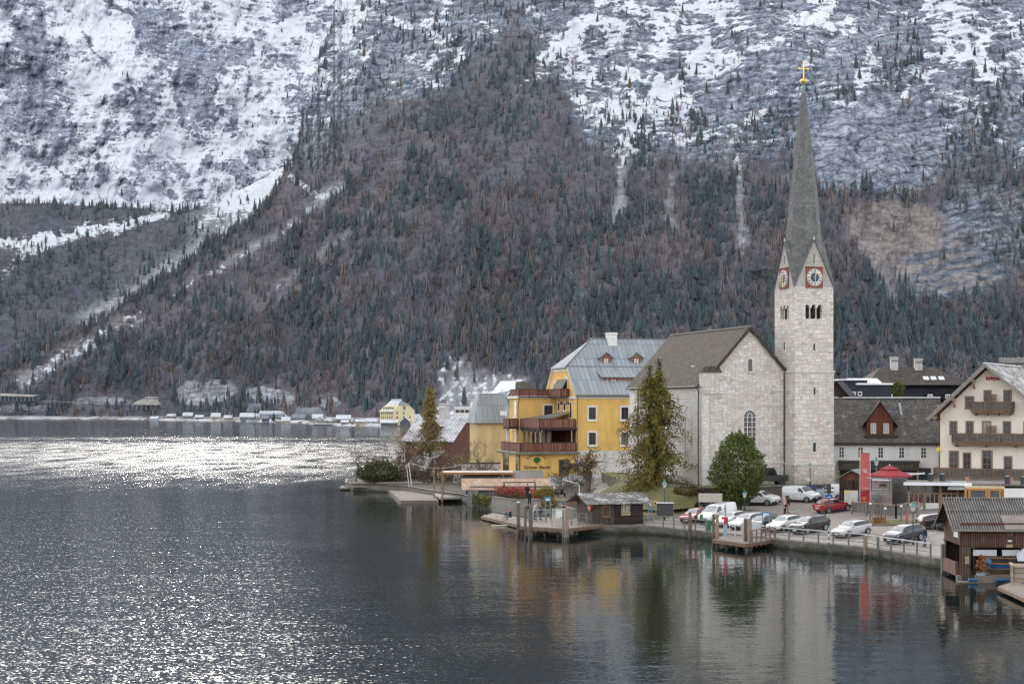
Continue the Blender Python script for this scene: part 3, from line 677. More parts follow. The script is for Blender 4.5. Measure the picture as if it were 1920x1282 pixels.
def forest():
	X, Y, Z, H, sp, tint, rng = sample_forest()
	mat = leafmat('forest_leaves', 'col')
	vis = (np.abs(X / Y) < .325)
	size = np.where((sp < 2) & vis & (Y < 1850), H / Y, 0); order = np.argsort(-size)
	single = {0: [], 1: []}
	for i in order:
		s = int(sp[i])
		if s < 2 and size[i] > 0 and len(single[s]) < (170 if s == 0 else 110): single[s].append(i)
		if len(single[0]) >= 170 and len(single[1]) >= 110: break
	solo = np.zeros(X.size, bool); solo[single[0] + single[1]] = True
	names = {0: 'conifer_forest', 1: 'larch_forest', 2: 'bare_forest'}
	for s, key in ((0, 'conifer'), (1, 'larch'), (2, 'bare')):
		Vs, Ts, Cs, off = [], [], [], 0
		idx = np.where((sp == s) & ~solo)[0]; var = rng.integers(0, len(TM[key]), idx.size)
		for k, (tv, tt, ts) in enumerate(TM[key]):
			ii = idx[var == k]; n = ii.size
			if not n: continue
			a = rng.random(n) * 6.28; ca, sa = np.cos(a), np.sin(a); h = H[ii]; wd = h * rng.uniform(.7, 1.2, n)
			vx = (tv[None, :, 0] * ca[:, None] - tv[None, :, 1] * sa[:, None]) * wd[:, None] + X[ii][:, None]
			vy = (tv[None, :, 0] * sa[:, None] + tv[None, :, 1] * ca[:, None]) * wd[:, None] + Y[ii][:, None]
			vz = tv[None, :, 2] * h[:, None] + Z[ii][:, None]
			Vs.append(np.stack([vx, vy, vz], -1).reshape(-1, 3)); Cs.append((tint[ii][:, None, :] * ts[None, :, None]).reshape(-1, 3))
			Ts.append((tt[None] + (np.arange(n) * len(tv))[:, None, None] + off).reshape(-1, 3)); off += n * len(tv)
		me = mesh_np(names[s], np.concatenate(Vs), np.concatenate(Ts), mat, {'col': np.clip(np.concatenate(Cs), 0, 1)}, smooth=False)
		tag(put(me, names[s]), {0: 'dense dark green conifer forest covering the mountain slope', 1: 'tan leafless larches mixed through the forest on the slope', 2: 'purple brown leafless broadleaf forest covering the mountain slope'}[s], 'forest', kind='stuff')
	for s, key, nm, lab, grp in ((0, 'conifer', 'conifer_tree', 'tall dark green conifer standing out low on the mountain slope', 'larger conifers low on the mountain slope'),
								 (1, 'larch', 'larch_tree', 'slim tan leafless larch standing out low on the mountain slope', 'larger larches low on the mountain slope')):
		mes = []
		for k in range(6):
			tv, tt, ts = TM[key][k % len(TM[key])]; i = single[s][k * 7 % max(1, len(single[s]))]
			mes.append(mesh_np(nm, tv, tt, mat, {'col': np.clip(tint[i][None, :] * ts[:, None], 0, 1)}, smooth=False))
		for j, i in enumerate(single[s]):
			o = put(mes[j % 6], nm, loc=(X[i], Y[i], Z[i]), rz=rng.random() * 6.28); w = H[i] * rng.uniform(.85, 1.2); o.scale = (w, w, H[i])
			tag(o, lab, 'tree', grp)
forest()
# ---------------------------------------------------------------- near shore: parking square, quay, lawn, gardens
QA, QB = Vector((14.8, 159.0)), Vector((29.9, 136.0))
QN = Vector((.836, .549)); S_UP = .085; Z_Q = .8
def zpark(x, y):
	d = (x - QA.x) * QN.x + (y - QA.y) * QN.y
	z = Z_Q + S_UP * max(0.0, d)
	if x < 12: z = min(z, 1.1 + max(0, (x - 2)) * .12)
	return min(z, 3.2)
def G(px, py, z=None):
	"""point of the ground seen at (px, py); z given: on that level"""
	a = (px - 960) / F; b = (py - HOR) / F
	if z is not None:
		Y = (HC - z) / b; return Vector((a * Y, Y, z))
	Y = (HC - Z_Q + S_UP * (QA.x * QN.x + QA.y * QN.y)) / (b + S_UP * (a * QN.x + QN.y))
	if (a * Y - QA.x) * QN.x + (Y - QA.y) * QN.y < 0: Y = (HC - Z_Q) / b
	return Vector((a * Y, Y, zpark(a * Y, Y)))
SHORE = [(64, 100), (46, 112), (36.5, 121.5), (33.3, 126.0), (29.9, 136.0), (24.7, 142.8), (21.2, 149.0), (14.8, 159.0), (12.5, 160.6), (7.2, 161.0), (6.6, 171.5), (4.4, 183.5), (0.2, 189.5), (-2.4, 196.0), (-4.4, 203.0),
		 (-6.8, 214.0), (-11.0, 224.0), (-15.2, 235.5), (-19.0, 240.0), (-24.2, 243.5), (-26.0, 249.0), (-27.2, 262.0), (-21.0, 284.0), (-20.0, 320.0), (-22.0, 360.0), (0, 560), (80, 900), (400, 1000), (500, 600), (300, 200), (140, 100)]
def asphalt():
	m, nt, b = new_mat('asphalt'); g = N(nt); v = g.coord()
	big = g.noise(v, .12, 5, .6); fine = g.noise(v, 9, 4, .6)
	c = g.mix(g.ramp(big, [(.32, 0.0), (.68, 1.0)]), (.255, .225, .20), (.33, .295, .265))
	c = g.mix(g.ramp(g.noise(g.mapping(v, (1, 1, 1), loc=(4, 4, 0)), .35, 6, .7), [(.5, 0.0), (.62, .55)]), c, (.19, .17, .155))
	c = g.mix(g.math('MULTIPLY', g.math('SUBTRACT', fine, .5), .5), c, (.42, .40, .37))
	crack = g.node('ShaderNodeTexVoronoi', feature='DISTANCE_TO_EDGE', ins={'Vector': g.mapping(v, (.16, .22, 1)), 'Scale': 1.0}).outputs[0]
	c = g.mix(g.ramp(crack, [(.004, .6), (.012, 0.0)]), c, (.10, .09, .085))
	g.link(c, b.inputs['Base Color']); b.inputs['Roughness'].default_value = .85
	g.link(g.bump(fine, .3, .01), b.inputs['Normal']); return m
ASPHALT = asphalt()
def grassmat():
	m, nt, b = new_mat('lawn'); g = N(nt); v = g.coord()
	c = g.mix(g.ramp(g.noise(v, .5, 5, .65), [(.35, 0.0), (.65, 1.0)]), (.105, .125, .035), (.215, .19, .085))
	c = g.mix(g.ramp(g.noise(v, 6, 4, .6), [(.4, .6), (.6, 0.0)]), c, (.06, .07, .025))
	g.link(c, b.inputs['Base Color']); b.inputs['Roughness'].default_value = .95
	g.link(g.bump(g.noise(v, 12, 3), .8, .05), b.inputs['Normal']); return m
GRASS = grassmat()
DIRT = plain('garden_soil', (.062, .052, .034), .95, .6, .6)
def quaymat():
	m, nt, b = new_mat('quay_stone'); g = N(nt); v = g.coord(); z = g.sep(v)[2]
	n = g.noise(v, 1.1, 6, .65); br = g.node('ShaderNodeTexBrick', ins={'Vector': g.coord('UV'), 'Color1': (.13, .12, .10, 1), 'Color2': (.22, .20, .17, 1), 'Mortar': (.12, .11, .10, 1), 'Scale': 1.0, 'Mortar Size': .02, 'Mortar Smooth': .4, 'Brick Width': 1.4, 'Row Height': .38})
	c = g.mix(g.ramp(n, [(.35, .8), (.62, 0.0)]), br.outputs[0], (.11, .105, .085))
	wet = g.math('ADD', z, g.math('MULTIPLY', g.math('SUBTRACT', n, .5), .9))
	c = g.mix(g.ramp(wet, [(.10, 1.0), (.5, 0.0)]), c, (.035, .036, .02)); g.link(c, b.inputs['Base Color']); b.inputs['Roughness'].default_value = .85
	g.link(g.bump(n, .6, .06), b.inputs['Normal']); return m
STONE_Q = quaymat()
CONC = plain('concrete', (.215, .20, .175), .9, .3, 1.2, dirt=.7)
def clip_fill(boundary, zfun, step=3.0, box=None):
	xs = [p[0] for p in boundary]; ys = [p[1] for p in boundary]
	pts = [Vector(p) for p in boundary]; n = len(pts); edges = [(i, (i + 1) % n) for i in range(n)]
	x0, x1, y0, y1 = box or (min(xs), max(xs), min(ys), max(ys))
	y = y0
	while y < y1:
		x = x0 + (.5 * step if int((y - y0) / step) % 2 else 0)
		while x < x1: pts.append(Vector((x + .1, y + .07))); x += step
		y += step
	v, e, f, *_ = delaunay_2d_cdt(pts, edges, [], 1, 1e-4)
	return [(p.x, p.y, zfun(p.x, p.y)) for p in v], [tuple(q) for q in f]
def ground():
	V, Fc = clip_fill(SHORE, lambda x, y: zpark(x, y), 3.0, (-28, 75, 104, 300))
	mb = MB(); mb.v = V; mb.f = Fc
	o = mb.build('parking_square', ASPHALT); tag(o, kind='structure')
	# quay wall: stone face with a flat coping, from the lake bed to the edge of the square
	q = MB(); c = MB(); n = len(SHORE)
	for i in range(0, 22):
		a, b = Vector(SHORE[i]), Vector(SHORE[i + 1]); d = (b - a).normalized(); nn = Vector((-d.y, d.x))   # left of travel = land? make it face the lake
		za, zb = zpark(*a), zpark(*b)
		out = -Vector((d.y, -d.x))
		q.hull([(a.x, a.y, -2), (b.x, b.y, -2), (b.x - out.x * .5, b.y - out.y * .5, -2), (a.x - out.x * .5, a.y - out.y * .5, -2)],
			   [(a.x, a.y, za - .14), (b.x, b.y, zb - .14), (b.x - out.x * .5, b.y - out.y * .5, zb - .14), (a.x - out.x * .5, a.y - out.y * .5, za - .14)])
		if i <= 9:
			c.hull([(a.x + out.x * .06, a.y + out.y * .06, za - .14), (b.x + out.x * .06, b.y + out.y * .06, zb - .14), (b.x - out.x * .9, b.y - out.y * .9, zb - .14), (a.x - out.x * .9, a.y - out.y * .9, za - .14)],
				   [(a.x + out.x * .06, a.y + out.y * .06, za + .03), (b.x + out.x * .06, b.y + out.y * .06, zb + .03), (b.x - out.x * .9, b.y - out.y * .9, zb + .05), (a.x - out.x * .9, a.y - out.y * .9, za + .05)])
	w = thing('quay_wall', 'weathered stone quay wall with pale kerb along the parking square', 'quay wall')
	q.build('stone_face', STONE_Q, w); c.build('coping', CONC, w)
	# lawn and garden sheets lie just above
	def sheet(name, pts, mat, dz, step=2.5, kind='structure'):
		V, Fc = clip_fill(pts, lambda x, y: zpark(x, y) + dz, step); m2 = MB(); m2.v = V; m2.f = Fc; tag(m2.build(name, mat), kind=kind)
	sheet('lawn', [(7.4, 164.5), (12, 163.8), (15.2, 166.0), (19.0, 170.2), (21, 178), (19, 196), (6, 197), (1.5, 193), (5.2, 184.5), (7.2, 172)], GRASS, .03)
	sheet('garden', [(-23.9, 244), (-18.8, 240.6), (-14.9, 236.2), (-10.7, 225), (-6.5, 215), (-4.1, 204), (-2.0, 196.6), (2, 196), (10, 199), (14, 240), (30, 330), (-19.7, 322), (-20.7, 284.2), (-26.9, 262), (-25.7, 249.2)], DIRT, .03, 5)
	# grass island with a kerb beside the wooden fence
	isl = [(31.2, 150.6), (32.2, 149.2), (36.8, 147.2), (37.9, 148.4), (37.2, 150.6), (33.0, 152.6)]
	k = MB(); kk = [(p[0], p[1], zpark(*p) - .05) for p in isl]; k.hull(kk, [(x, y, z + .17) for x, y, z in kk]); tag(k.build('kerb', CONC), kind='structure')
	cx = sum(p[0] for p in isl) / 6; cyy = sum(p[1] for p in isl) / 6
	ii = [(cx + (x - cx) * .93, cyy + (y - cyy) * .9) for x, y in isl]; k = MB(); kk = [(x, y, zpark(x, y) + .1) for x, y in ii]; k.hull(kk, [(x, y, z + .05) for x, y, z in kk]); tag(k.build('grass_island', GRASS), kind='structure')
	# painted bay lines
	LINE = plain('road_paint', (.62, .61, .58), .8, .3, 2.0)
	ml = MB()
	def line(a, b, w=.12):
		pa, pb = G(*a), G(*b); d = (pb - pa); d.z = 0; d.normalize(); s = Vector((-d.y, d.x, 0)) * w / 2; n = 8
		for i in range(n):
			p, r = pa.lerp(pb, i / n), pa.lerp(pb, (i + 1) / n)
			q = [p - s, r - s, r + s, p + s]; ml.poly([(v.x, v.y, zpark(v.x, v.y) + .012) for v in q])
	line((1729, 1012), (1766, 1006)); line((1724, 1004), (1762, 996)); line((1640, 1018), (1668, 1008)); line((1556, 1003), (1600, 985)); line((1466, 966), (1500, 955)); line((1738, 1040), (1775, 1049))
	line((1655, 1000), (1700, 984))
	tag(ml.build('painted_line', LINE), kind='structure')
ground()
# stone terrace on which the church stands
def terrace():
	T = thing('retaining_wall', 'low dark stone retaining wall carrying the church terrace behind the cars', 'wall')
	P = [(13.4, 187.5), (20.6, 171.4), (24.9, 172.8), (27.0, 174.6), (31.5, 178.4), (38.0, 180.2), (44, 184), (44, 215), (12, 215)]
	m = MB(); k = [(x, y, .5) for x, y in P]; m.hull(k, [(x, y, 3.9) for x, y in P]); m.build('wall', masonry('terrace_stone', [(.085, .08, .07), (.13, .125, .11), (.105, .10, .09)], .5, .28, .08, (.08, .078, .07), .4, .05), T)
	m = MB(); k = [(x, y, 3.9) for x, y in P]; m.hull(k, [(x, y, 3.99) for x, y in P]); m.build('paving', GRASS, T)
	m = MB()
	for (a, b) in zip(P[:5], P[1:6]):
		m.bar((a[0], a[1], 4.06), (b[0], b[1], 4.06), .45, .16)
	m.build('coping', CONC, T)
terrace()
def lawn_bank():
	A = [(8.4, 189, 1.9), (11.8, 178, 1.6), (15.6, 169.6, 1.75), (19.0, 169.2, 2.1)]; B = [(13.3, 189, 4.0), (15.6, 182.6, 4.0), (18.0, 177.2, 4.0), (20.7, 171.3, 3.98)]
	m = MB(); n = 10; rows = []
	for k in range(n + 1):
		t = k / n; e = t * t * (3 - 2 * t); rows.append([(a[0] + (b[0] - a[0]) * t, a[1] + (b[1] - a[1]) * t, a[2] + (b[2] - a[2]) * e) for a, b in zip(A, B)])
	for r0, r1 in zip(rows[:-1], rows[1:]):
		for j in range(3): m.poly([r0[j], r0[j + 1], r1[j + 1], r1[j]])
	tag(m.build('lawn_bank', GRASS), kind='structure')
lawn_bank()
# ---------------------------------------------------------------- window helper (lies in the local xz plane, faces -y)
WIN = {}; _wr = random.Random(4)
WHITE = plain('white_paint', (.74, .73, .70), .6, .12, 2.0)
BROWNP = plain('brown_paint', (.105, .055, .038), .6, .3, 3.0)
GLASS = glassmat('window_glass')
GLASS_L = glassmat('pale_window_glass', (.16, .17, .18), .1)  # a paler grey pane colour
def window(parent, x, y, z, w, h, rz=0.0, frame=None, sash=None, fw=.12, mull=(1, 2), glass=None, name='window', sill=True, recess=.0, label=None):
	frame = frame or WHITE; sash = sash or BROWNP; glass = glass or _wr.choice([GLASS, GLASS, GLASS, glassmat('sky_glass', (.09, .10, .115), .05, .8), glassmat('curtained_glass', (.30, .29, .27), .15)])
	key = (round(w, 2), round(h, 2), frame.name, sash.name, fw, mull, glass.name, sill)
	if key not in WIN:
		f = MB(); d = .05
		f.box(-w / 2 - fw, -w / 2, -d, .04, -fw, h + fw); f.box(w / 2, w / 2 + fw, -d, .04, -fw, h + fw); f.box(-w / 2, w / 2, -d, .04, h, h + fw); f.box(-w / 2, w / 2, -d, .04, -fw, 0)
		if sill: f.box(-w / 2 - fw * 1.3, w / 2 + fw * 1.3, -d - .07, -d, -fw - .05, -fw + .03)
		s = MB(); t = .055
		s.box(-w / 2, -w / 2 + t, -.03, .02, 0, h); s.box(w / 2 - t, w / 2, -.03, .02, 0, h); s.box(-w / 2 + t, w / 2 - t, -.03, .02, h - t, h); s.box(-w / 2 + t, w / 2 - t, -.03, .02, 0, t)
		nx, nz = mull
		for i in range(1, nx + 1):
			xx = -w / 2 + w * i / (nx + 1); s.box(xx - .028, xx + .028, -.034, .015, t, h - t)
		for i in range(1, nz):
			zz = h * (i / nz if nz > 2 else .64); s.box(-w / 2 + t, w / 2 - t, -.026, .012, zz - .022, zz + .022)
		g = MB(); g.box(-w / 2, w / 2, -.008, .006, 0, h)
		WIN[key] = (f.mesh('window', frame), s.mesh('sash', sash), g.mesh('pane', glass))
	a, b, c = WIN[key]
	o = put(a, name, parent, face_mat(x, y, z, rz)); put(b, 'sash', o); put(c, 'pane', o)
	if label: o['label'] = label
	return o
def downpipe(parent, pts, mat, r=.055): MB().tube(pts, r, 6).build('downpipe', mat, parent)
ZINC = plain('zinc_pipe', (.16, .165, .17), .5, .25, 4.0)
DARKWOOD = plain('dark_wood', (.055, .042, .034), .8, .4, 3.0)
# ---------------------------------------------------------------- church
def church():
	PH = R(17.8)
	T = thing('church', 'pale limestone church with steep shingled nave, clock tower and slender spire', 'church', (31.8, 180.0, 4.0), PH)
	tones = [(.50, .465, .42), (.80, .76, .70), (.64, .60, .545), (.84, .81, .76), (.70, .575, .505), (.86, .835, .79), (.58, .555, .515), (.80, .735, .675)]
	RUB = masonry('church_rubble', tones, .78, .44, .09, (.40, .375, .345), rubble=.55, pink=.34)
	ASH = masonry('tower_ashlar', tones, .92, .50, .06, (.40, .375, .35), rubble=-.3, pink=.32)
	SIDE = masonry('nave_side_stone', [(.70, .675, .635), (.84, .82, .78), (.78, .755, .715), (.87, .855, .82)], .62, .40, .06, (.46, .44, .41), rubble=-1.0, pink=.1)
	SHING = tiles('grey_shingles', (.075, .062, .050), (.16, .135, .108), .26, .24, snow=.24, moss=.4, gap=.02, snow_scale=2.4)
	SLATE = tiles('spire_slates', (.165, .168, .168), (.265, .268, .268), .30, .26, moss=.25)
	z0 = 0.0; w = 4.88
	def gz(py, Y): return HC - (py - HOR) / F * Y - 4.0
	zt = gz(537, 180.0); za = gz(450, 180.7); zap = gz(176, 183)
	# tower shaft, slightly wider below the string courses
	t = MB(); zs = gz(696, 180); zs2 = gz(870, 180)
	t.box(-.10, w + .10, -.10, w + .10, -.6, zs2); t.box(-.05, w + .05, -.05, w + .05, zs2, zs)
	tower = t.build('tower', ASH, T)
	# upper shaft with real openings: four corner piers, wall panels with triple arched openings
	zb0, zb1 = gz(597, 180), gz(570, 180)
	u = MB(); oh = zb1 - zb0
	def arch_wall(mb, axis, off, cx, n, ow, pitch):
		"""wall of one face between zs and zt with n arched holes, built as strips; thickness .45"""
		xs = [cx + (i - (n - 1) / 2) * pitch for i in range(n)]
		def bx(a, b, z_0, z_1):
			if axis == 'x': mb.box(a, b, off[0], off[1], z_0, z_1)
			else: mb.box(off[0], off[1], a, b, z_0, z_1)
		lo = .45 if axis == 'y' else 0; hi = w - (.45 if axis == 'y' else 0)
		bx(lo, hi, zs, zb0); bx(lo, hi, zb1, zt)
		e = [lo] + sum([[x - ow / 2, x + ow / 2] for x in xs], []) + [hi]
		for i in range(0, len(e), 2):
			if 0 < i < len(e) - 2:
				m = (e[i] + e[i + 1]) / 2;
				p3 = (m, sum(off) / 2) if axis == 'x' else (sum(off) / 2, m)
				mb.tube([(p3[0], p3[1], zb0), (p3[0], p3[1], zb1 - ow / 2 - .12)], .085, 8); bx(e[i] - .02, e[i + 1] + .02, zb1 - ow / 2 - .12, zb1 - ow / 2)
			else: bx(e[i], e[i + 1], zb0, zb1 - ow / 2)
		zc = zb1 - ow / 2
		prev = lo
		for x in xs:      # spandrels around the round heads
			for k in range(8):
				t0, t1 = PI - PI * k / 8, PI - PI * (k + 1) / 8
				x0_, x1_ = x + ow / 2 * math.cos(t0), x + ow / 2 * math.cos(t1); zz = zc + ow / 2 * min(math.sin(t0), math.sin(t1)) + .0
				q = [(x0_, zc + ow / 2 * math.sin(t0)), (x1_, zc + ow / 2 * math.sin(t1)), (x1_, zb1), (x0_, zb1)]
				if axis == 'x': mb.prism(q, 'y', off[0], off[1])
				else: mb.prism(q, 'x', off[0], off[1])
		for a, b in zip([lo] + [x + ow / 2 for x in xs], [x - ow / 2 for x in xs] + [hi]):
			bx(a, b, zc, zb1)
	arch_wall(u, 'x', (0, .45), w / 2 - .05, 3, .50, .78)
	arch_wall(u, 'y', (0, .45), w / 2 + .05, 3, .50, .78)
	u.box(0, w, w - .45, w, zs, zt); u.box(w - .45, w, .45, w - .45, zs, zt)
	u.build('belfry', ASH, T)
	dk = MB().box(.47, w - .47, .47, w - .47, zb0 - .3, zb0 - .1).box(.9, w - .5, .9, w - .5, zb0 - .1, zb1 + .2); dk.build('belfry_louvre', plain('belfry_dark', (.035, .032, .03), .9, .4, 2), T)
	for zz, e in ((zs, .13), (zs2, .18)): MB().box(-e, w + e, -e, w + e, zz - .11, zz + .11).build('string_course', plain('dressed_stone', (.66, .63, .59), .85, .2, 2, dirt=.4), T)
	# four gables with clock faces, cross roofs behind
	STONE_G = masonry('gable_stone', [(.44, .42, .39), (.58, .56, .53), (.50, .47, .44)], .4, .26, .08, (.42, .40, .37), rubble=.2, pink=.2)
	gb = MB()
	c = w / 2
	for k in range(4):
		rot = Matrix.Translation((c, c, 0)) @ Matrix.Rotation(k * PI / 2, 4, 'Z') @ Matrix.Translation((-c, -c, 0))
		P = lambda x, y, z: tuple(rot @ Vector((x, y, z)))
		gb.hull([P(0, 0, zt), P(w, 0, zt), P(c, 0, za)], [P(.3, .3, zt), P(w - .3, .3, zt), P(c, .3, za - .3)])
	gb.build('gable', STONE_G, T)
	gr = MB(); e = .16
	for k in range(4):
		rot = Matrix.Translation((c, c, 0)) @ Matrix.Rotation(k * PI / 2, 4, 'Z') @ Matrix.Translation((-c, -c, 0))
		P = lambda x, y, z: tuple(rot @ Vector((x, y, z)))
		for sx in (0, 1):
			A = P(c, -e, za + .12); Cc = P(c, c, za + .12); K = P(-e if sx == 0 else w + e, -e, zt - .12)
			gr.slab([A, Cc, K] if sx else [K, Cc, A], .12)
	gr.build('gable_roof', SLATE, T)
	# octagonal spire with a slight flare
	prof = [(zt - .2, 2.42), (za - 1.2, 2.02), (za + .6, 1.86), (gz(380, 183), 1.55), (gz(306, 183), 1.08), (gz(240, 183), .68), (zap, .24)]
	sp = MB(); k8 = 1 / math.cos(PI / 8)
	for (z_0, r0), (z_1, r1) in zip(prof[:-1], prof[1:]):
		for j in range(8):
			t0, t1 = PI / 8 + j * PI / 4, PI / 8 + (j + 1) * PI / 4
			sp.poly([(c + r0 * k8 * math.cos(t0), c + r0 * k8 * math.sin(t0), z_0), (c + r0 * k8 * math.cos(t1), c + r0 * k8 * math.sin(t1), z_0), (c + r1 * k8 * math.cos(t1), c + r1 * k8 * math.sin(t1), z_1), (c + r1 * k8 * math.cos(t0), c + r1 * k8 * math.sin(t0), z_1)])
	sp.poly([(c + .24 * k8 * math.cos(PI / 8 + j * PI / 4), c + .24 * k8 * math.sin(PI / 8 + j * PI / 4), zap) for j in range(8)])
	spire = sp.build('spire', SLATE, T)
	COPPER = plain('verdigris', (.16, .30, .26), .5, .3, 5); GOLD = plain('gilding', (.85, .55, .10), .3, .12, 3, metal=.75)
	fz = gz(151, 183)
	MB().tube([(c, c, zap), (c, c, zap + .15), (c, c, zap + .16), (c, c, fz - .5)], [.30, .27, .17, .14], 10).build('finial', COPPER, spire)
	MB().sphere((c, c, fz - .1), .36, 16, 10, .9).tube([(c, c, fz - .14), (c, c, fz - .06)], .40, 16).build('gilt_ball', GOLD, spire, smooth=True)
	zc_ = gz(118, 183)
	MB().box(c - .04, c + .04, c - .04, c + .04, fz + .25, zc_).box(c - .55, c + .55, c - .035, c + .035, zc_ - .70, zc_ - .62).box(c - .09, c + .09, c - .08, c + .08, zc_ - .06, zc_ + .06).box(c - .62, c - .53, c - .07, c + .07, zc_ - .75, zc_ - .58).box(c + .53, c + .62, c - .07, c + .07, zc_ - .75, zc_ - .58).build('gilt_cross', GOLD, spire)
	SNOWM = plain('metal_tip', (.65, .67, .70), .4, .1, 3)
	for x, y in ((c, 0), (0, c)): MB().tube([(x, y, za + .02), (x, y, za + .42)], [.10, .02], 6).build('gable_tip', SNOWM, T)
	# clocks
	RED = plain('clock_red', (.26, .085, .062), .8, .3, 3); DIAL = plain('dial_white', (.80, .79, .76), .6, .06, 2); BLUE = plain('dial_blue', (.012, .03, .10), .5, .3, 2); BLACK = plain('black_paint', (.02, .02, .022), .5, .2, 3); GILT = plain('clock_hand_gold', (.75, .47, .05), .4, .1, 3)
	clz = gz(520, 180.5); r = .98
	def clock(mat4):
		base = MB().box(-1.06, 1.06, -.07, .02, -1.15, 1.12).box(-1.12, 1.12, -.16, .02, 1.12, 1.22)
		o = put(base.mesh('clock', RED), 'clock', T, mat4)
		MB().disc((0, -.10, 0), r, 48, 'y', .06).build('dial', DIAL, o)
		MB().ring((0, -.135, 0), r * .93, r * .965, 48, .02).ring((0, -.135, 0), r * .50, r * .53, 40, .02).build('dial_ring', BLACK, o)
		MB().disc((0, -.14, 0), r * .5, 36, 'y', .03).build('dial_centre', BLUE, o)
		MB().ring((0, -.158, 0), r * .20, r * .30, 24, .01).build('dial_star', plain('dial_cyan', (.05, .16, .28), .5, .1, 3), o)
		nm = MB(); rom = ['XII', 'I', 'II', 'III', 'IIII', 'V', 'VI', 'VII', 'VIII', 'IX', 'X', 'XI']
		for h, s in enumerate(rom):
			a = PI / 2 - h * PI / 6; widths = {'I': .075, 'V': .12, 'X': .12}; tot = sum(widths[ch] for ch in s); cur = -tot / 2
			for ch in s:
				segs = {'I': [((0, -.14), (0, .14))], 'V': [((-.045, .14), (0, -.14)), ((.045, .14), (0, -.14))], 'X': [((-.045, .14), (.045, -.14)), ((.045, .14), (-.045, -.14))]}[ch]; cc = cur + widths[ch] / 2; cur += widths[ch]
				for (p, q) in segs:
					def tr(u, v):   # u along the rim clockwise, v outwards
						rr = r * .74 + v; return (rr * math.cos(a) + u * math.sin(a), -.145, rr * math.sin(a) - u * math.cos(a))
					nm.bar(tr(cc + p[0], p[1]), tr(cc + q[0], q[1]), .030, .02, up=(0, 1, 0))
		nm.build('numerals', BLACK, o)
		hm = MB()
		def hand(ang, L, wd, tail):
			d = (math.sin(ang), math.cos(ang)); s_ = (d[1], -d[0])
			q = [(-d[0] * tail + s_[0] * wd, -d[1] * tail + s_[1] * wd), (d[0] * L * .8 + s_[0] * wd * 1.5, d[1] * L * .8 + s_[1] * wd * 1.5), (d[0] * L, d[1] * L), (d[0] * L * .8 - s_[0] * wd * 1.5, d[1] * L * .8 - s_[1] * wd * 1.5), (-d[0] * tail - s_[0] * wd, -d[1] * tail - s_[1] * wd)]
			return MB().prism(q, 'y', -.20, -.17)
		hand(R(16), .58, .05, .1).build('clock_hand', GILT, o); hand(R(174), .84, .035, .15).build('clock_hand', GILT, o)
		MB().disc((0, -.2, 0), .08, 12, 'y', .05).build('clock_boss', GILT, o)
	clock(face_mat(c, -.06, clz)); clock(face_mat(-.06, c, clz, -PI / 2))
	sl = MB().box(c - .05, c + .05, -.03, .02, za - 2.6, za - 1.6); sl.build('slit', BLACK, T); MB().box(-.03, .02, c - .05, c + .05, za - 2.6, za - 1.6).build('slit', BLACK, T)
	# slit windows in the shaft
	for py, hh, ww in ((650, .75, .22), (733, .75, .22), (838, 1.0, .34)):
		zz = gz(py, 180); dpt = -.06 if py > 696 else 0.0
		o = MB().box(c - ww, c + ww, dpt - .04, dpt + .02, zz - hh / 2 - .15, zz + hh / 2 + .15).build('window_surround', MATS['dressed_stone'], T)
		MB().box(c - ww / 2, c + ww / 2, dpt - .055, dpt - .03, zz - hh / 2, zz + hh / 2).build('slit', BLACK, o)
	zz = gz(650, 184); MB().box(-.05, .02, c - .08, c + .10, zz - .4, zz + .4).build('slit', BLACK, T)
	# nave: gable front 2.3 m behind the tower front, 11.3 m wide, 22 m long
	v0, v1, ul, ur = 2.3, 24.3, -10.15, 1.15
	um = (ul + ur) / 2; zl = gz(718, 179.2); zr = gz(697, 182); zx = gz(615, 181)
	zl2 = zl
	n = MB(); n.prism([(ul, -.6), (ur, -.6), (ur, zr - .5), (um, zx - .25), (ul, zl + .25)], 'y', v0, v0 + .7); n.build('gable_wall', RUB, T)
	MB().box(ul, ul + .7, v0 + .7, v1, -.6, zl).box(ur - .7, ur, v0 + .7, v1, -.6, zl).prism([(ul + .7, -.6), (ur - .7, -.6), (ur - .7, zl), (um, zx - .4), (ul + .7, zl)], 'y', v1 - .7, v1).build('nave_wall', SIDE, T)
	# corner pilaster / kneeler at the lake end of the gable
	zk = gz(692, 179.3)
	MB().box(ul - .12, ul + 1.95, v0 - .14, v0 - .002, zl - 1.2, zk - .35).prism([(ul - .12, zl - .4), (ul + 2.0, zl - .4), (ul + 2.0, zk - .4), (ul - .12, zk - .4)], 'y', v0, v0 + .9).build('kneeler', RUB, T)
	MB().hull([(ul - .25, v0 - .3, zk - .35), (ul + 2.2, v0 - .3, zk - .35), (ul + 2.2, v0 + 1.0, zk - .35), (ul - .25, v0 + 1.0, zk - .35)], [(ul + .1, v0 + .1, zk + .25), (ul + 1.9, v0 + .1, zk + .35), (ul + 1.9, v0 + .7, zk + .35), (ul + .1, v0 + .7, zk + .25)]).build('kneeler_roof', SHING, T)
	MB().box(ul - .22, ul + .55, v0 - .22, v0, -.6, zl - 1.5).build('corner_pier', SIDE, T)
	MB().box(ul + .55, ur - 1.3, v0 - .09, v0, -.6, gz(869, 180)).build('plinth', RUB, T)
	MB().box(ul - .26, ur - 1.3, v0 - .17, v0, gz(869, 180), gz(869, 180) + .2).build('string_course', MATS['dressed_stone'], T)
	ov = .38; sl_ = (zx - zl) / (um - ul)
	rf = MB()
	rf.slab([(ul - ov, v0 - .02 + .9, zl - ov * sl_ + .15), (um, v0 - .02 + .9, zx + .15), (um, v1 + .35, zx + .15), (ul - ov, v1 + .35, zl - ov * sl_ + .15)], .22)
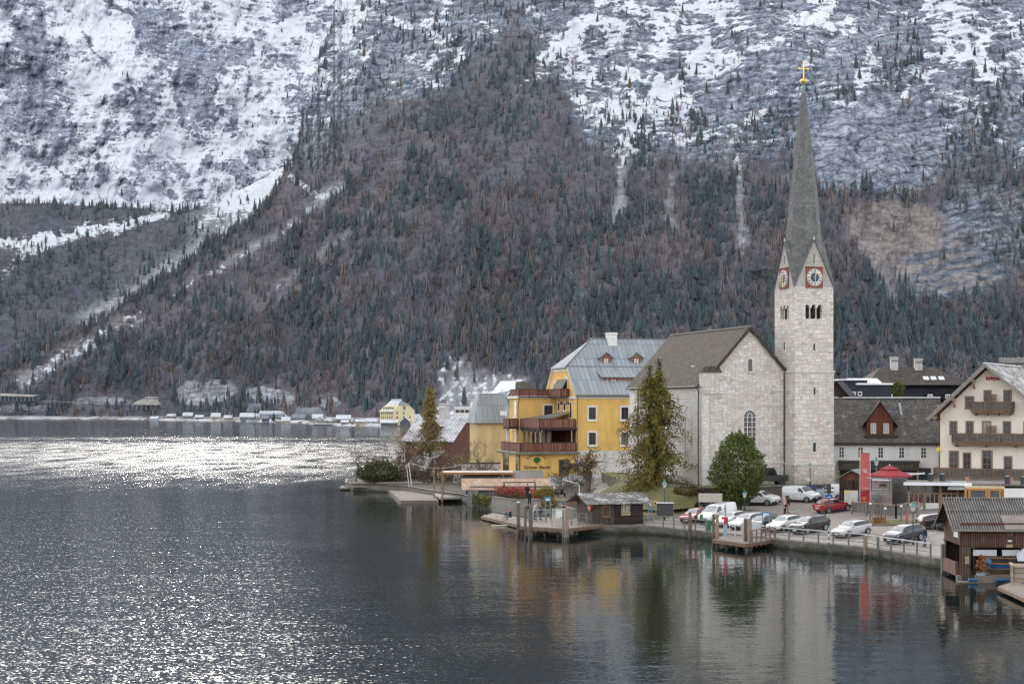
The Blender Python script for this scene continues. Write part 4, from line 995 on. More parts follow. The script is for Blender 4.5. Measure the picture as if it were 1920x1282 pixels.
	rf.slab([(um - (um - ul) * .72, v0 - .28, zx - (zx - zl) * .72 + .16), (um, v0 - .28, zx + .16), (um, v0 + .9, zx + .16), (um - (um - ul) * .72, v0 + .9, zx - (zx - zl) * .72 + .16)], .22)
	rf.slab([(um, v0 - .28, zx + .152), (ur + ov, v0 - .28, zl - ov * sl_ + .152), (ur + ov, v1 + .35, zl - ov * sl_ + .152), (um, v1 + .35, zx + .152)], .22)
	roof = rf.build('nave_roof', SHING, T)
	MB().bar((um, v0 - .3, zx + .2), (um, v1 + .35, zx + .2), .22, .12).build('ridge_cap', ZINC, roof)
	MB().bar((ur - 1.2, v0 - .35, zl - ov * sl_ + 2.2), (ur + .35, v0 - .35, zl - ov * sl_ + .3), .5, .06).build('valley_flashing', plain('blue_zinc', (.30, .36, .43), .4, .15, 2), roof)
	MB().tube([(ul - ov - .06, v0 + .9, zl - ov * sl_ + .05), (ul - ov - .06, v1 + .3, zl - ov * sl_ + .05)], .09, 6).build('gutter', ZINC, roof)
	MB().bar((um - (um - ul) * .73, v0 - .33, zx - (zx - zl) * .73 + .04), (um, v0 - .33, zx + .04), .05, .34).bar((um, v0 - .335, zx + .04), (ur - .9, v0 - .335, zx - (zx - zl) * .83 + .04), .05, .34).build('barge_board', DARKWOOD, roof)
	IRON = plain('wrought_iron', (.05, .05, .055), .6, .2, 3)
	for vv in (v0 + .2, v1 - .2):
		MB().tube([(um, vv, zx + .1), (um, vv, zx + 1.45)], .035, 6).bar((um - .33, vv, zx + 1.05), (um + .33, vv, zx + 1.05), .05).sphere((um, vv, zx + .35), .09, 8, 6).build('ridge_cross', IRON, roof)
	# arched window in the gable wall
	def arched(x, zc, ww, hh, y, detail=True):
		k = 16; r_ = ww / 2
		def prof(r1, zlow): return [(x - r1, zlow)] + [(x - r1 * math.cos(PI * i / k), zc + r1 * math.sin(PI * i / k)) for i in range(k + 1)] + [(x + r1, zlow)]
		o = MB()
		pin, pout = prof(r_, zc - hh), prof(r_ + .26, zc - hh - .2)
		for i in range(len(pin) - 1): o.prism([pin[i], pin[i + 1], pout[i + 1], pout[i]], 'y', y - .05, y + .03)
		o.prism([pin[0], pin[-1], pout[-1], pout[0]], 'y', y - .08, y + .03)
		o = o.build('arched_window', MATS['dressed_stone'], T)
		MB().prism(pin, 'y', y - .015, y + .01).build('pane', glassmat('church_glass', (.05, .045, .05)), o)
		if detail:
			b = MB()
			for xx in (-r_ * .98, -r_ * .36, r_ * .36, r_ * .98): b.box(x + xx - .035, x + xx + .035, y - .05, y - .016, zc - hh, zc)
			for zz in np.arange(zc - hh, zc + .01, .55): b.box(x - r_, x + r_, y - .045, y - .02, zz - .025, zz + .025)
			for rr in (r_ * .36, r_ * .98):
				for i in range(12):
					t0, t1 = PI * i / 12, PI * (i + 1) / 12; b.bar((x + rr * math.cos(t0), y - .033, zc + rr * math.sin(t0)), (x + rr * math.cos(t1), y - .033, zc + rr * math.sin(t1)), .05, .06, up=(0, 1, 0))
			for tt in (30, 60, 90, 120, 150): b.bar((x + r_ * .36 * math.cos(R(tt)), y - .033, zc + r_ * .36 * math.sin(R(tt))), (x + r_ * math.cos(R(tt)), y - .033, zc + r_ * math.sin(R(tt))), .045, .05, up=(0, 1, 0))
			b.build('tracery', WHITE, o)
		return o
	arched(um + .05, gz(781, 181), 1.55, 5.0, v0)
	arched(um + .1, gz(677, 181), .52, 1.15, v0, False)
	for i in range(4):      # tall arched windows along the lake side
		vv = v0 + 4.2 + i * 5.2
		zc = gz(775, 185)
		o = MB(); k = 12
		pts = [(vv - .75, zc - 6)] + [(vv - .75 * math.cos(PI * j / k), zc + .75 * math.sin(PI * j / k)) for j in range(k + 1)] + [(vv + .75, zc - 6)]
		po = [(vv + (a - vv) * 1.3, zc + (b - zc) * (1.3 if b > zc else 1.04)) for a, b in pts]
		for j in range(len(pts) - 1): o.prism([pts[j], pts[j + 1], po[j + 1], po[j]], 'x', ul - .06, ul + .03)
		o = o.build('arched_window', MATS['dressed_stone'], T); MB().prism(pts, 'x', ul - .02, ul + .01).build('pane', MATS['church_glass'], o)
		b = MB()
		for a in (-.25, .25): b.box(ul - .05, ul - .02, vv + a - .03, vv + a + .03, zc - 6, zc + .6)
		for zz in np.arange(zc - 6, zc + .5, .75): b.box(ul - .045, ul - .02, vv - .75, vv + .75, zz - .02, zz + .02)
		b.build('tracery', WHITE, o)
	PIPE = plain('dark_pipe', (.05, .05, .052), .5, .2, 3)
	downpipe(T, [(ul - .5, v0 + 1.1, zl - .3), (ul - .2, v0 + .9, zl - .9), (ul - .3, v0 + .75, zl - 2), (ul - .3, v0 + .75, -.4)], PIPE, .075)
	downpipe(T, [(-.18, v0 - .12, gz(698, 181)), (-.18, v0 - .12, -.3)], PIPE, .07)
	downpipe(T, [(ul - .12, v1 - 3, zl - .3), (ul - .12, v1 - 3, -.4)], PIPE, .07)
	MB().box(ul - .05, ul + .0, v0 + 2.4, v0 + 3.2, zl + 1.9, zl + 2.0).build('roof_hatch', SNOWM, roof)
church()
# ---------------------------------------------------------------- houses of the village
OCHRE = plain('ochre_plaster', (.82, .515, .16), .9, .12, .7, dirt=.42)
OCHRE_P = plain('pale_yellow_plaster', (.68, .54, .29), .9, .15, .6, dirt=.5)
CREAM = plain('cream_plaster', (.90, .80, .68), .9, .07, .6, dirt=.18)
WPLAST = plain('white_plaster', (.75, .74, .74), .9, .08, .6, dirt=.25)
REDWOOD = planks('red_brown_boards', (.18, .08, .055), .16, True, var=.3)
RAILW = planks('carved_rail_boards', (.27, .115, .075), .22, True, var=.45, gap=.03, grey=.12)
GREYRAIL = planks('weathered_rail_boards', (.145, .115, .09), .13, True, var=.4, gap=.022, grey=.5)
ZINCROOF = metal_sheet('zinc_roof', (.33, .36, .395), .6, .5, .75)
SNOWROOF = tiles('snowy_tiles', (.30, .30, .30), (.42, .42, .42), .7, .42, snow=.80, gap=.05, snow_scale=.35)
DARKTILE = tiles('dark_grey_tiles', (.085, .08, .075), (.15, .14, .13), .30, .30, snow=.22, moss=.3)
GREYTILE = tiles('grey_tiles', (.105, .098, .09), (.20, .185, .172), .30, .28, snow=.33, moss=.2, gap=.02)
GREYWOOD = planks('grey_wood', (.23, .215, .20), .17, True, var=.3, grey=.5)
DARKPL = planks('dark_boards', (.052, .036, .028), .16, True, var=.4)
TIMBER = plain('old_timber', (.20, .125, .075), .8, .35, 3)
SNOW = plain('snow', (.80, .81, .84), .8, .06, 2)
CHIMW = plain('chimney_plaster', (.56, .54, .51), .9, .2, 2, dirt=.6)
def rail(parent, pts, z0, z1, mat, th=.07, posts=True, name='balcony_rail'):
	m = MB()
	for a, b in zip(pts[:-1], pts[1:]):
		m.bar((*a, (z0 + z1 - .1) / 2), (*b, (z0 + z1 - .1) / 2), th, z1 - z0 - .1)
	o = m.build(name, mat, parent)
	t = MB()
	for a, b in zip(pts[:-1], pts[1:]):
		t.bar((*a, z1 - .04), (*b, z1 - .04), th + .09, .09); t.bar((*a, z0 + .07), (*b, z0 + .07), th + .05, .1)
		n = max(1, int(round((Vector(b) - Vector(a)).length / 1.5)))
		if posts:
			for i in range(n + 1):
				p = Vector(a).lerp(Vector(b), i / n); t.box(p.x - .06, p.x + .06, p.y - .06, p.y + .06, z0 - .02, z1 - .09)
	t.build('handrail', TIMBER if mat is not RAILW else plain('rail_timber', (.11, .05, .036), .8, .3, 3), o)
	return o
def chimney(parent, x, y, z0, z1, w=.5, mat=None, pots=2):
	c = MB().box(x - w, x + w, y - w * .8, y + w * .8, z0, z1).box(x - w * 1.15, x + w * 1.15, y - w, y + w, z1, z1 + .14)
	o = c.build('chimney', mat or CHIMW, parent)
	p = MB(); p.box(x - w * .8, x + w * .8, y - w * .9, y - w * .84, z1 - .55, z1 - .3); p.box(x - w, x + w, y - w * .85, y + w * .85, z1 + .14, z1 + .2)
	p.build('chimney_cap', SNOW if pots else ZINC, o); return o
def gable_dormer(parent, x, y, z, w, h, rise, depth, wallm, roofm, ov=.2, **win):
	"""dormer with front wall at y, running back by depth; roof ridge along y"""
	o = MB().prism([(x - w / 2, z), (x + w / 2, z), (x + w / 2, z + h), (x, z + h + rise), (x - w / 2, z + h)], 'y', y, y + depth).build('dormer', wallm, parent)
	k = rise / (w / 2); r = MB()
	for s in (-1, 1):
		a = [(x + s * (w / 2 + ov), y - ov, z + h - ov * k + .06), (x, y - ov, z + h + rise + .06), (x, y + depth + .6, z + h + rise + .06), (x + s * (w / 2 + ov), y + depth + .6, z + h - ov * k + .06)]
		r.slab(a if s < 0 else a[::-1], .09)
	r.build('dormer_roof', roofm, o); return o
def far_scale(T, k):
	"""same bearing and apparent height, k times as far and as large"""
	T.location = Vector((T.location.x * k, T.location.y * k, HC + (T.location.z - HC) * k)); T.scale = (k, k, k)
def hotel():
	T = thing('hotel', 'ochre yellow hotel with grey metal mansard roof, carved brown balconies and painted tree sign', 'hotel', (8.07, 200, 1.5), R(15))
	def hz(py, Y=200.): return HC - (py - HOR) / F * Y - 1.5
	L, D = 19.0, 13.3
	zp, ze = hz(845), hz(741); zb = hz(686); zr = hz(633, 205)
	MB().box(0, L, 0, D, -.6, zp).build('plinth', plain('white_plinth', (.70, .69, .67), .9, .1, .8, dirt=.5), T)
	MB().prism([(0, zp), (D, zp), (D, ze), (10.0, zb - .1), (3.3, zb - .1), (0, ze)], 'x', 0, L).build('wall', OCHRE, T)
	MB().box(-.12, L, -.14, 0, ze - .42, ze - .1).box(-.06, L, -.30, -.14, ze - .22, ze - .04).box(-.14, 0, 0, D, ze - .42, ze - .14).build('cornice', WHITE, T)
	tr = MB(); tr.bar((-.03, 0, ze + .1), (-.03, 3.3, zb - .1), .10, .5, up=(1, 0, 0)).bar((-.03, 10, zb - .1), (-.03, D, ze + .1), .10, .5, up=(1, 0, 0)).box(-.08, 0, 3.1, 10.2, zb - .55, zb - .1); tr.build('gable_trim', WHITE, T)
	r = MB(); o = .45
	r.slab([(-.25, -o, ze - .02), (L, -o, ze - .02), (L, 3.3, zb + .02), (-.25, 3.3, zb + .02)], .15)
	r.slab([(-.25, 3.3, zb), (L, 3.3, zb), (L, 6.65, zr), (4.1, 6.65, zr)], .15)
	r.slab([(L, D + o, ze), (-.25, D + o, ze), (-.25, 10, zb), (L, 10, zb)], .15)
	r.slab([(L, 10, zb), (-.25, 10, zb), (4.1, 6.65, zr), (L, 6.65, zr)], .15)
	r.slab([(-.45, 10.05, zb - .05), (-.45, 3.25, zb - .05), (4.1, 6.65, zr)], .12)
	roof = r.build('roof', ZINCROOF, T)
	s = MB(); s.bar((-.45, 3.25, zb + .02), (4.1, 6.65, zr + .05), .14, .1).bar((4.1, 6.65, zr + .06), (L, 6.65, zr + .06), .2, .12).bar((-.25, 3.3, zb + .05), (L, 3.3, zb + .05), .1, .1); s.build('roof_seam', ZINC, roof)
	MB().tube([(-.2, -o - .08, ze - .03), (L, -o - .08, ze - .03)], .10, 8).build('gutter', ZINC, roof)
	chimney(T, 6.7, 6.3, zr - 1.2, hz(634 - 2, 204) + .55, .62, WHITE)
	LB = planks('larch_boards', (.36, .24, .17), .14, True, var=.25)
	for x in (5.15, 9.25):
		d = gable_dormer(T, x, 3.9, zb + .1, 1.5, 1.25, .55, 2.6, plain('zinc_cheek', (.30, .33, .36), .5, .15, 2), ZINCROOF, .3)
		MB().prism([(x - .7, zb + .15), (x + .7, zb + .15), (x + .7, zb + 1.35), (x, zb + 1.8), (x - .7, zb + 1.35)], 'y', 3.84, 3.9).build('dormer_front', LB, d)
		window(d, x, 3.83, zb + .22, .72, .95, frame=plain('red_frame', (.20, .05, .035), .6, .2, 3), sash=MATS['red_frame'], fw=.1, mull=(1, 1), glass=plain('curtain', (.62, .60, .56), .6, .2, 2), sill=False)
	# wide shed dormer low on the steep slope
	z1 = hz(729); z2 = hz(706)
	d = MB().prism([(1.5, z1), (1.5, z2 + .05), (4.2, z2 + .7), (4.2, z1)], 'x', 4.3, 10.5).build('shed_dormer', LB, T)
	MB().slab([(3.7, 1.15, z2 + .04), (10.7, 1.15, z2 + .04), (10.7, 4.0, zb + .12), (3.1, 4.0, zb + .12)], .1).build('shed_roof', ZINCROOF, d)
	for x in (5.35, 9.0): window(d, x, 1.46, z1 + .15, .78, 1.15, frame=MATS['red_frame'], sash=MATS['red_frame'], fw=.1, mull=(1, 1), glass=MATS['curtain'], sill=False)
	for x in (2.05, 6.35, 10.6):
		for py in (786, 833.5): window(T, x, -.02, hz(py), .92, 1.5, mull=(1, 2), fw=.2)
	downpipe(T, [(.08, -.55, ze - .1), (.08, -.2, ze - .6), (.08, -.12, ze - 1), (.08, -.12, -.4)], ZINC, .06)
	# windows of the side wall and gable
	for v, py, w, h in ((2.3, 783, .8, 1.9), (5.0, 769, .75, .9), (7.6, 769, .75, .9)): window(T, -.02, v, hz(py) , w, h, -PI / 2, fw=.16, mull=(1, 1))
	for v, z, w, h in ((4.35, ze + .2, .8, 2.1), (6.3, ze + 1.0, .7, .95), (8.0, ze + 1.0, .7, .95), (9.8, ze + .8, .7, .9)): window(T, -.02, v, z, w, h, -PI / 2, fw=.13, mull=(1, 1))
	BLK = plain('lettering_dark', (.03, .025, .02), .7, .2, 3)
	text_obj('Hotel Grüner Baum', .62, BLK, 'lettering', T, face_mat(-.03, 4.9, hz(755), -PI / 2) @ UPRIGHT, align='CENTER')
	# upper terrace block
	zt = ze - .02
	MB().box(-5.0, 0, 9.0, D + .4, zp, zt).build('terrace_block', OCHRE, T)
	MB().box(-5.3, 0, 8.7, 9.0, zt - .30, zt).box(-5.3, -5.0, 9.0, D + .6, zt - .30, zt).build('cornice', WHITE, T)
	window(T, -1.05, 8.98, hz(783), 1.15, 1.55, fw=.18, mull=(1, 1))
	window(T, -5.02, 10.9, hz(781), 1.0, 1.9, -PI / 2, fw=.15, mull=(1, 2)); window(T, -5.02, 10.9, hz(828), 1.0, 1.9, -PI / 2, fw=.15, mull=(1, 2))
	MB().box(-6.0, -5.75, 11.3, 11.6, zp, hz(800)).build('post', WHITE, T)
	downpipe(T, [(-5.05, 8.6, zt - .35), (-5.2, 8.75, zt - .9), (-5.2, 8.85, zp + .1)], DARKWOOD, .07)
	# decks and carved rails
	zd1, zd2, zd3 = hz(846.5), hz(802), hz(744)
	MB().box(-5.2, 0, 8.6, D, zd3 - .02, zd3 + .08).box(-1.2, -.0, 2.9, 8.6, zd3 - .02, zd3 + .08).build('deck', DARKPL, T)
	rail(T, [(-5.05, D), (-5.05, 8.75), (-1.15, 8.75), (-1.15, 2.95), (-.1, 2.95)], zd3, zd3 + 1.08, RAILW)
	MB().box(-4.85, 0, -.1, 9.0, zd2 - .3, zd2 - .02).box(-6.4, -4.85, 9.0, 11.8, zd2 - .22, zd2).build('deck', DARKPL, T)
	rail(T, [(-4.8, 8.9), (-4.8, -.05), (-.15, -.05)], zd2, zd2 + 1.15, RAILW); rail(T, [(-5.1, 9.05), (-6.3, 9.05), (-6.3, 11.8)], zd2, zd2 + 1.15, RAILW)
	AWN = metal_sheet('grey_awning', (.20, .205, .20), .45, .4, .8)
	MB().slab([(-4.3, 8.7, zd2 + 1.2), (-.2, 8.7, zd2 + 1.35), (-.2, 2.5, zd2 + 2.1), (-2.0, 2.5, zd2 + 1.4)], .05).build('awning', AWN, T)
	MB().slab([(-.75, 8.2, zd3 + 1.0), (-.1, 8.2, zd3 + 2.3), (-.1, 3.8, zd3 + 2.3), (-.75, 3.8, zd3 + 1.1)], .05).build('awning', AWN, T)
	MB().slab([(-4.6, 12.5, zd3 + 1.0), (-1.6, 12.5, zd3 + 1.0), (-1.6, 13.6, zd3 + 2.1), (-4.2, 13.6, zd3 + 2.1)], .06).build('terrace_roof', DARKTILE, T)
	# loggia on the first floor: timber wall, stone columns with brackets
	MB().box(-.09, -.02, .3, 8.9, zd1, zd2 - .3).box(-3.2, -.1, 8.9, 8.98, zd1, zd2 - .3).build('timber_wall', REDWOOD, T)
	for v in (2.2, 5.2): window(T, -.10, v, zd1 + .1, .8, 2.0, -PI / 2, frame=BROWNP, fw=.1, mull=(1, 2))
	for i, v in enumerate((.1, 2.3, 4.3, 6.3, 8.3)):
		c = MB().tube([(-4.65, v, zd1), (-4.65, v, zd2 - .7)], .12, 8).bar((-4.65, v, zd2 - .95), (-4.65, v - .6, zd2 - .35), .13).bar((-4.65, v, zd2 - .95), (-4.65, v + .6, zd2 - .35), .13)
		c.build('column', plain('column_stone', (.36, .29, .21), .8, .3, 3), T)
	MB().tube([(-.6, .1, zd1), (-.6, .1, zd2 - .3)], .09, 8).build('column', MATS['column_stone'], T)
	for v0 in (.5, 2.7, 4.7, 6.7): MB().box(-3.3, -3.1, v0 + .1, v0 + 1.5, zd1, zd2 - .4).build('dark_panel', BROWNP, T)
	# ground floor block with the painted sign
	MB().box(-7.45, 0, 0, 9.0, -.6, zd1 - .3).build('ground_floor', OCHRE, T)
	MB().box(-7.95, .2, -.55, 9.3, zd1 - .3, zd1 - .12).box(-8.1, .3, -.7, 9.5, zd1 - .12, zd1).build('slab', plain('slab_edge', (.30, .30, .24), .9, .35, 1.5, dirt=.6), T)
	rail(T, [(-7.35, 9.0), (-7.35, -.1), (-.1, -.1)], zd1, zd1 + 1.18, RAILW)
	window(T, -1.6, -.02, hz(889), 1.2, 1.75, frame=BROWNP, fw=.12, mull=(1, 2), glass=GLASS)
	window(T, -7.47, .8, hz(888), .9, 2.3, -PI / 2, frame=BROWNP, fw=.1, mull=(1, 2))
	for v in (5.6, 7.0): window(T, -7.47, v, hz(886), 1.1, 2.6, -PI / 2, frame=BROWNP, fw=.1, mull=(1, 3))
	downpipe(T, [(-7.5, -.3, zd1 - .35), (-7.4, -.1, zd1 - .9), (-7.4, -.08, -.4)], DARKWOOD, .07)
	cx, yz = -5.15, hz(866)
	sg = MB(); GREEN = plain('sign_green', (.035, .16, .025), .8, .3, 4)
	for a in range(9):
		t = a * .7; sg.disc((cx + .28 * math.cos(t), -.025, yz + .30 + .17 * math.sin(t)), .2, 12, 'y', .012 + .002 * a)
	sg.disc((cx, -.03, yz + .35), .3, 14, 'y', .036); sg.box(cx - .05, cx + .05, -.03, -.005, yz - .2, yz + .2).box(cx - .2, cx + .2, -.03, -.004, yz - .22, yz - .17); sg.build('painted_tree', GREEN, T)
	text_obj('Grüner Baum', .62, plain('sign_brown', (.10, .035, .02), .8, .2, 3), 'lettering', T, face_mat(cx, -.02, hz(875)) @ UPRIGHT, bold=.012)
	for i, ch in enumerate('SEEHOTEL'):
		a = R(150 - i * 17.2); text_obj(ch, .44, MATS['sign_brown'], 'lettering', T, face_mat(cx + 1.34 * math.cos(a), -.02, yz + .0 + .98 * math.sin(a)) @ Matrix.Rotation(-(a - PI / 2), 4, 'Y') @ UPRIGHT, bold=.012)
	sw = [(cx - .75, hz(881.5)), (cx, hz(880.6)), (cx + .8, hz(881.6)), (cx + .3, hz(882.4)), (cx - .2, hz(883))]
	MB().prism(sw, 'y', -.03, -.005).build('painted_wave', plain('sign_blue', (.16, .40, .62), .8, .1, 4), T)
	far_scale(T, 1.12)
hotel()
def house_box(T, u0, u1, v0, v1, z0, z1, mat, name='wall'): return MB().box(u0, u1, v0, v1, z0, z1).build(name, mat, T)
def gable_roof(T, u0, u1, v0, v1, ze, zr, mat, ov=.4, th=.18, name='roof', end=.4):
	"""ridge along u"""
	vm = (v0 + v1) / 2; k = (zr - ze) / (vm - v0); m = MB()
	m.slab([(u0 - end, v0 - ov, ze - ov * k), (u1 + end, v0 - ov, ze - ov * k), (u1 + end, vm, zr), (u0 - end, vm, zr)], th)
	m.slab([(u0 - end, vm, zr - .003), (u1 + end, vm, zr - .003), (u1 + end, v1 + ov, ze - ov * k - .003), (u0 - end, v1 + ov, ze - ov * k - .003)], th)
	return m.build(name, mat, T)
def hip_roof(T, u0, u1, v0, v1, ze, zr, inset, mat, ov=.4, th=.18, name='roof'):
	a, b, c, d = u0 - ov, u1 + ov, v0 - ov, v1 + ov; vm = (c + d) / 2
	m = MB(); A, B = (a + inset, vm, zr), (b - inset, vm, zr)
	m.poly([(a, c, ze), (b, c, ze), B, A]); m.poly([(b, d, ze), (a, d, ze), A, B]); m.poly([(a, d, ze), (a, c, ze), A]); m.poly([(b, c, ze), (b, d, ze), B])
	m.poly([(a, c, ze), (a, d, ze), (b, d, ze), (b, c, ze)])
	return m.build(name, mat, T)
def metal_house():
	o = W(893, 850, 250); T = thing('house', 'pale yellow house with a steep grey sheet metal mansard roof beside the hotel', 'house', (o.x, 250, 1.4), R(8))
	def hz(py, Y=250.): return HC - (py - HOR) / F * Y - 1.4
	ze, zr = hz(793), hz(738, 254)
	house_box(T, 0, 5.6, 0, 9, -.4, ze, OCHRE_P)
	m = MB(); m.hull([(-.5, -.5, ze), (5.9, -.5, ze), (5.9, 9.4, ze), (-.5, 9.4, ze)], [(.75, 2.6, zr), (4.9, 2.6, zr), (4.9, 7, zr), (.75, 7, zr)]); roof = m.build('roof', metal_sheet('grey_sheet_roof', (.30, .325, .345), .9, .55, .5, 3.5, snow=.25), T)
	MB().box(-.6, 6, -.62, -.5, ze - .1, ze + .06).build('gutter', ZINC, roof); MB().box(.7, 4.95, 2.5, 7.05, zr, zr + .1).build('roof_cap', SNOW, roof)
	MB().box(3.8, 4.9, .3, 1.3, ze + 1.2, ze + 1.9).build('roof_window', SNOW, roof)
	b = MB(); b.hull([(4.0, 4.0, ze - .6), (7.2, 4.0, ze - .6), (7.2, 10, ze - .6), (4.0, 10, ze - .6)], [(4.3, 4.6, ze + 3.2), (6.4, 5.5, zr + .55), (6.4, 8, zr + .55), (4.6, 8, zr + .3)]); b.build('wing_roof', metal_sheet('blue_sheet_roof', (.22, .28, .345), 1.2, .3, .5, 2.2), T)
	house_box(T, 5.6, 6.9, 4.3, 9.6, -.4, ze - .5, OCHRE_P, 'wing')
metal_house()
def brown_house():
	T = thing('wooden_house', 'dark brown wooden house with snow dusted tile roof, white chimney and small dormer', 'house', (-8.0, 300, 1.2), R(-25))
	zr, ze = 10.2, 5.8; h = 6.5; L = 10.4
	MB().prism([(-h, -.3), (h, -.3), (h, ze), (0, zr - .1), (-h, ze)], 'x', -L + .3, -.3).build('wall', REDWOOD, T)
	gable_roof(T, -L, 0, -h, h, ze, zr, SNOWROOF, .6, .2, end=.3)
	k = (zr - ze) / h
	d = gable_dormer(T, -5.0, -4.5, zr - 4.5 * k - .15, 2.3, 1.3, 1.0, 3.0, REDWOOD, SNOWROOF, .35)
	window(d, -5.0, -4.53, zr - 4.5 * k + .1, .8, .9, frame=BROWNP, fw=.1)
	c = chimney(T, -4.9, -.8, zr - 1.0, zr + 1.9, .75, CHIMW); MB().box(-5.3, -4.5, -1.2, -.4, zr + 2.1, zr + 2.9).build('chimney_cowl', ZINC, c)
	MB().box(-3.2, -2.5, -1.45, -.7, zr - .85, zr - .6).build('roof_window', SNOW, T)
	lw = MB().box(-6.2, -2.0, -h - 2.6, -h, -.3, 2.6).build('annex', DARKPL, T)
	MB().slab([(-6.5, -h - 3.0, 2.5), (-1.8, -h - 3.0, 2.5), (-1.8, -h + .1, 3.6), (-6.5, -h + .1, 3.6)], .15).build('annex_roof', SNOWROOF, lw)
	for x in (-8.2, -3.2): window(T, x, -h - .02, 3.2, .9, 1.0, fw=.1)
brown_house()
def small_houses():
	# white flat-roofed block far behind
	o = W(852, 776, 420); T = thing('white_building', 'low white flat roofed building with a strip of windows, beyond the brown wooden house', 'building', (o.x, 420, 2), 0)
	house_box(T, 0, 5.4, 0, 6, -.5, o.z + 1.75 - 2, WHITE); MB().box(-.2, 5.6, -.2, 6.2, o.z - .25, o.z - .05).build('roof', SNOW, T); MB().box(4.2, 4.9, 1, 2, o.z - .05, o.z + 1.2).build('chimney', WHITE, T)
	for i in range(4): window(T, .8 + i * 1.25, -.02, o.z - 1.6, .95, .7, fw=.06, frame=ZINC, sill=False)
	o = W(921, 742, 380); T = thing('white_house', 'white house with a snow covered hipped roof and two tiny dormers behind the grey mansard', 'house', (o.x, 380, 2), 0)
	z = o.z - 2; house_box(T, 0, 8.2, 0, 8, -.4, z, WPLAST); hip_roof(T, 0, 8.2, 0, 8, z, z + 3.6, 2.6, SNOW, .4)
	for x in (2.6, 5.6): gable_dormer(T, x, 1.3, z + .8, .8, .5, .3, 1.2, ZINC, SNOW, .1)
	MB().box(-.4, 8.6, -.5, 2.2, z - 1.9, z - .2).build('lower_roof', MATS['blue_sheet_roof'], T)
	for x in (2, 4, 6): window(T, x, -.02, z - 3.8, .9, 1.2)
	# garden shed
	o = W(806, 880, 262); T = thing('garden_shed', 'small brown gabled garden shed with snow dusted roof among bare trees', 'shed', (o.x, 262, 1.2), R(-28))
	MB().prism([(-1.9, -.2), (1.9, -.2), (1.9, 1.6), (0, 3.3), (-1.9, 1.6)], 'x', -3.2, .2).build('wall', planks('shed_boards', (.16, .115, .085), .2, True), T); gable_roof(T, -3.2, .2, -1.9, 1.9, 1.6, 3.35, SNOWROOF, .3, .12, end=.3)
	MB().bar((.5, -2.4, 1.05), (.5, 0, 3.5), .06, .2).bar((.5, 0, 3.5), (.5, 2.3, 1.05), .06, .2).build('barge_board', plain('pale_board', (.48, .44, .38), .8, .2, 3), T)
	window(T, .22, 0, .5, .7, .8, PI / 2, fw=.08)
small_houses()
def long_house():
	o = W(1770, 905, 183); T = thing('long_house', 'long white plastered house with grey tile roof and red brown gabled dormer beside the tower', 'house', (o.x, 183, 3.6), R(-10))
	def hz(py, Y=185.): return HC - (py - HOR) / F * Y - 3.6
	ze, zr = hz(823), hz(746, 189); L = 15.5
	MB().prism([(0, -.6), (9.5, -.6), (9.5, ze), (4.75, zr - .1), (0, ze)], 'x', -L, 0).build('wall', WPLAST, T)
	roof = gable_roof(T, -L, 0, 0, 9.5, ze, zr, GREYTILE, .5, .2, end=.0)
	MB().box(-L, 0, -.62, -.5, ze - .62, ze - .34).build('gutter', DARKWOOD, roof); MB().box(-L, -11.7, 4.5, 5.0, zr, zr + .12).box(-11.2, 0, 4.5, 5.0, zr, zr + .12).build('ridge_snow', SNOW, roof)
	k = (zr - ze) / 4.75
	x = -7.15; w = 3.0; zd = hz(815)
	d = gable_dormer(T, x, .35, zd, w, 1.75, 2.1, 5.0, planks('red_dormer_boards', (.21, .075, .042), .12, True, var=.2), DARKTILE, .55)
	for dx in (-.72, .72): window(d, x + dx, .32, zd + .15, .62, 1.2, frame=MATS['red_dormer_boards'], sash=WHITE, fw=.09, mull=(1, 2), glass=plain('grey_curtain', (.34, .35, .35), .4, .3, 4), sill=False)
	for dx in (-.5, .5): MB().disc((x + dx, .33, zd + 2.55), .12, 12, 'y', .03).build('vent_hole', BROWNP, d)
	MB().box(x - w / 2 - .3, x + w / 2 + .6, .0, .34, zd - .25, zd).build('flashing', DARKWOOD, d); MB().bar((x + w / 2 + 1.0, 1.0, zd + 2.3), (x + w / 2 + .9, 3.4, zd + 3.7), .25, .05).build('valley', MATS['zinc_roof'], d)
	for px in (1580, 1615.5, 1653, 1692, 1732.5):
		u = (px - 1770) / 16.55; window(T, u, -.02, hz(858), .62, 1.25, frame=WHITE, sash=WHITE, fw=.14, mull=(1, 3), glass=GLASS, sill=False)
	F_ = plain('dark_fascia', (.045, .036, .028), .7, .4, 3)
	f = MB().box((1575 - 1770) / 16.55, (1722 - 1770) / 16.55, -1.5, -.05, hz(880), hz(866)).box((1573 - 1770) / 16.55, (1724 - 1770) / 16.55, -1.65, -.02, hz(866), hz(862.5)).build('shop_front', F_, T)
	MB().box((1577 - 1770) / 16.55, (1719 - 1770) / 16.55, -.9, -.05, -.5, hz(880)).build('shop_wall', DARKPL, f)
	text_obj('ING AM SEE', .52, plain('faded_gold', (.16, .12, .06), .6, .3, 4), 'lettering', f, face_mat((1686 - 1770) / 16.55, -1.52, hz(873)) @ UPRIGHT, spacing=1.15)
	text_obj('DIE C', .52, MATS['faded_gold'], 'lettering', f, face_mat((1596 - 1770) / 16.55, -1.52, hz(872)) @ UPRIGHT, spacing=1.15)
	MB().box((1723.5 - 1770) / 16.55, (1746 - 1770) / 16.55, -.06, .0, -.3, hz(876)).build('garage_door', plain('dark_shutter', (.02, .025, .035), .5, .2, 2), T)
	downpipe(T, [(-1.0, -.5, ze - .5), (-.55, -.15, ze - 1.1), (-.55, -.1, -.4)], ZINC, .07)
long_house()
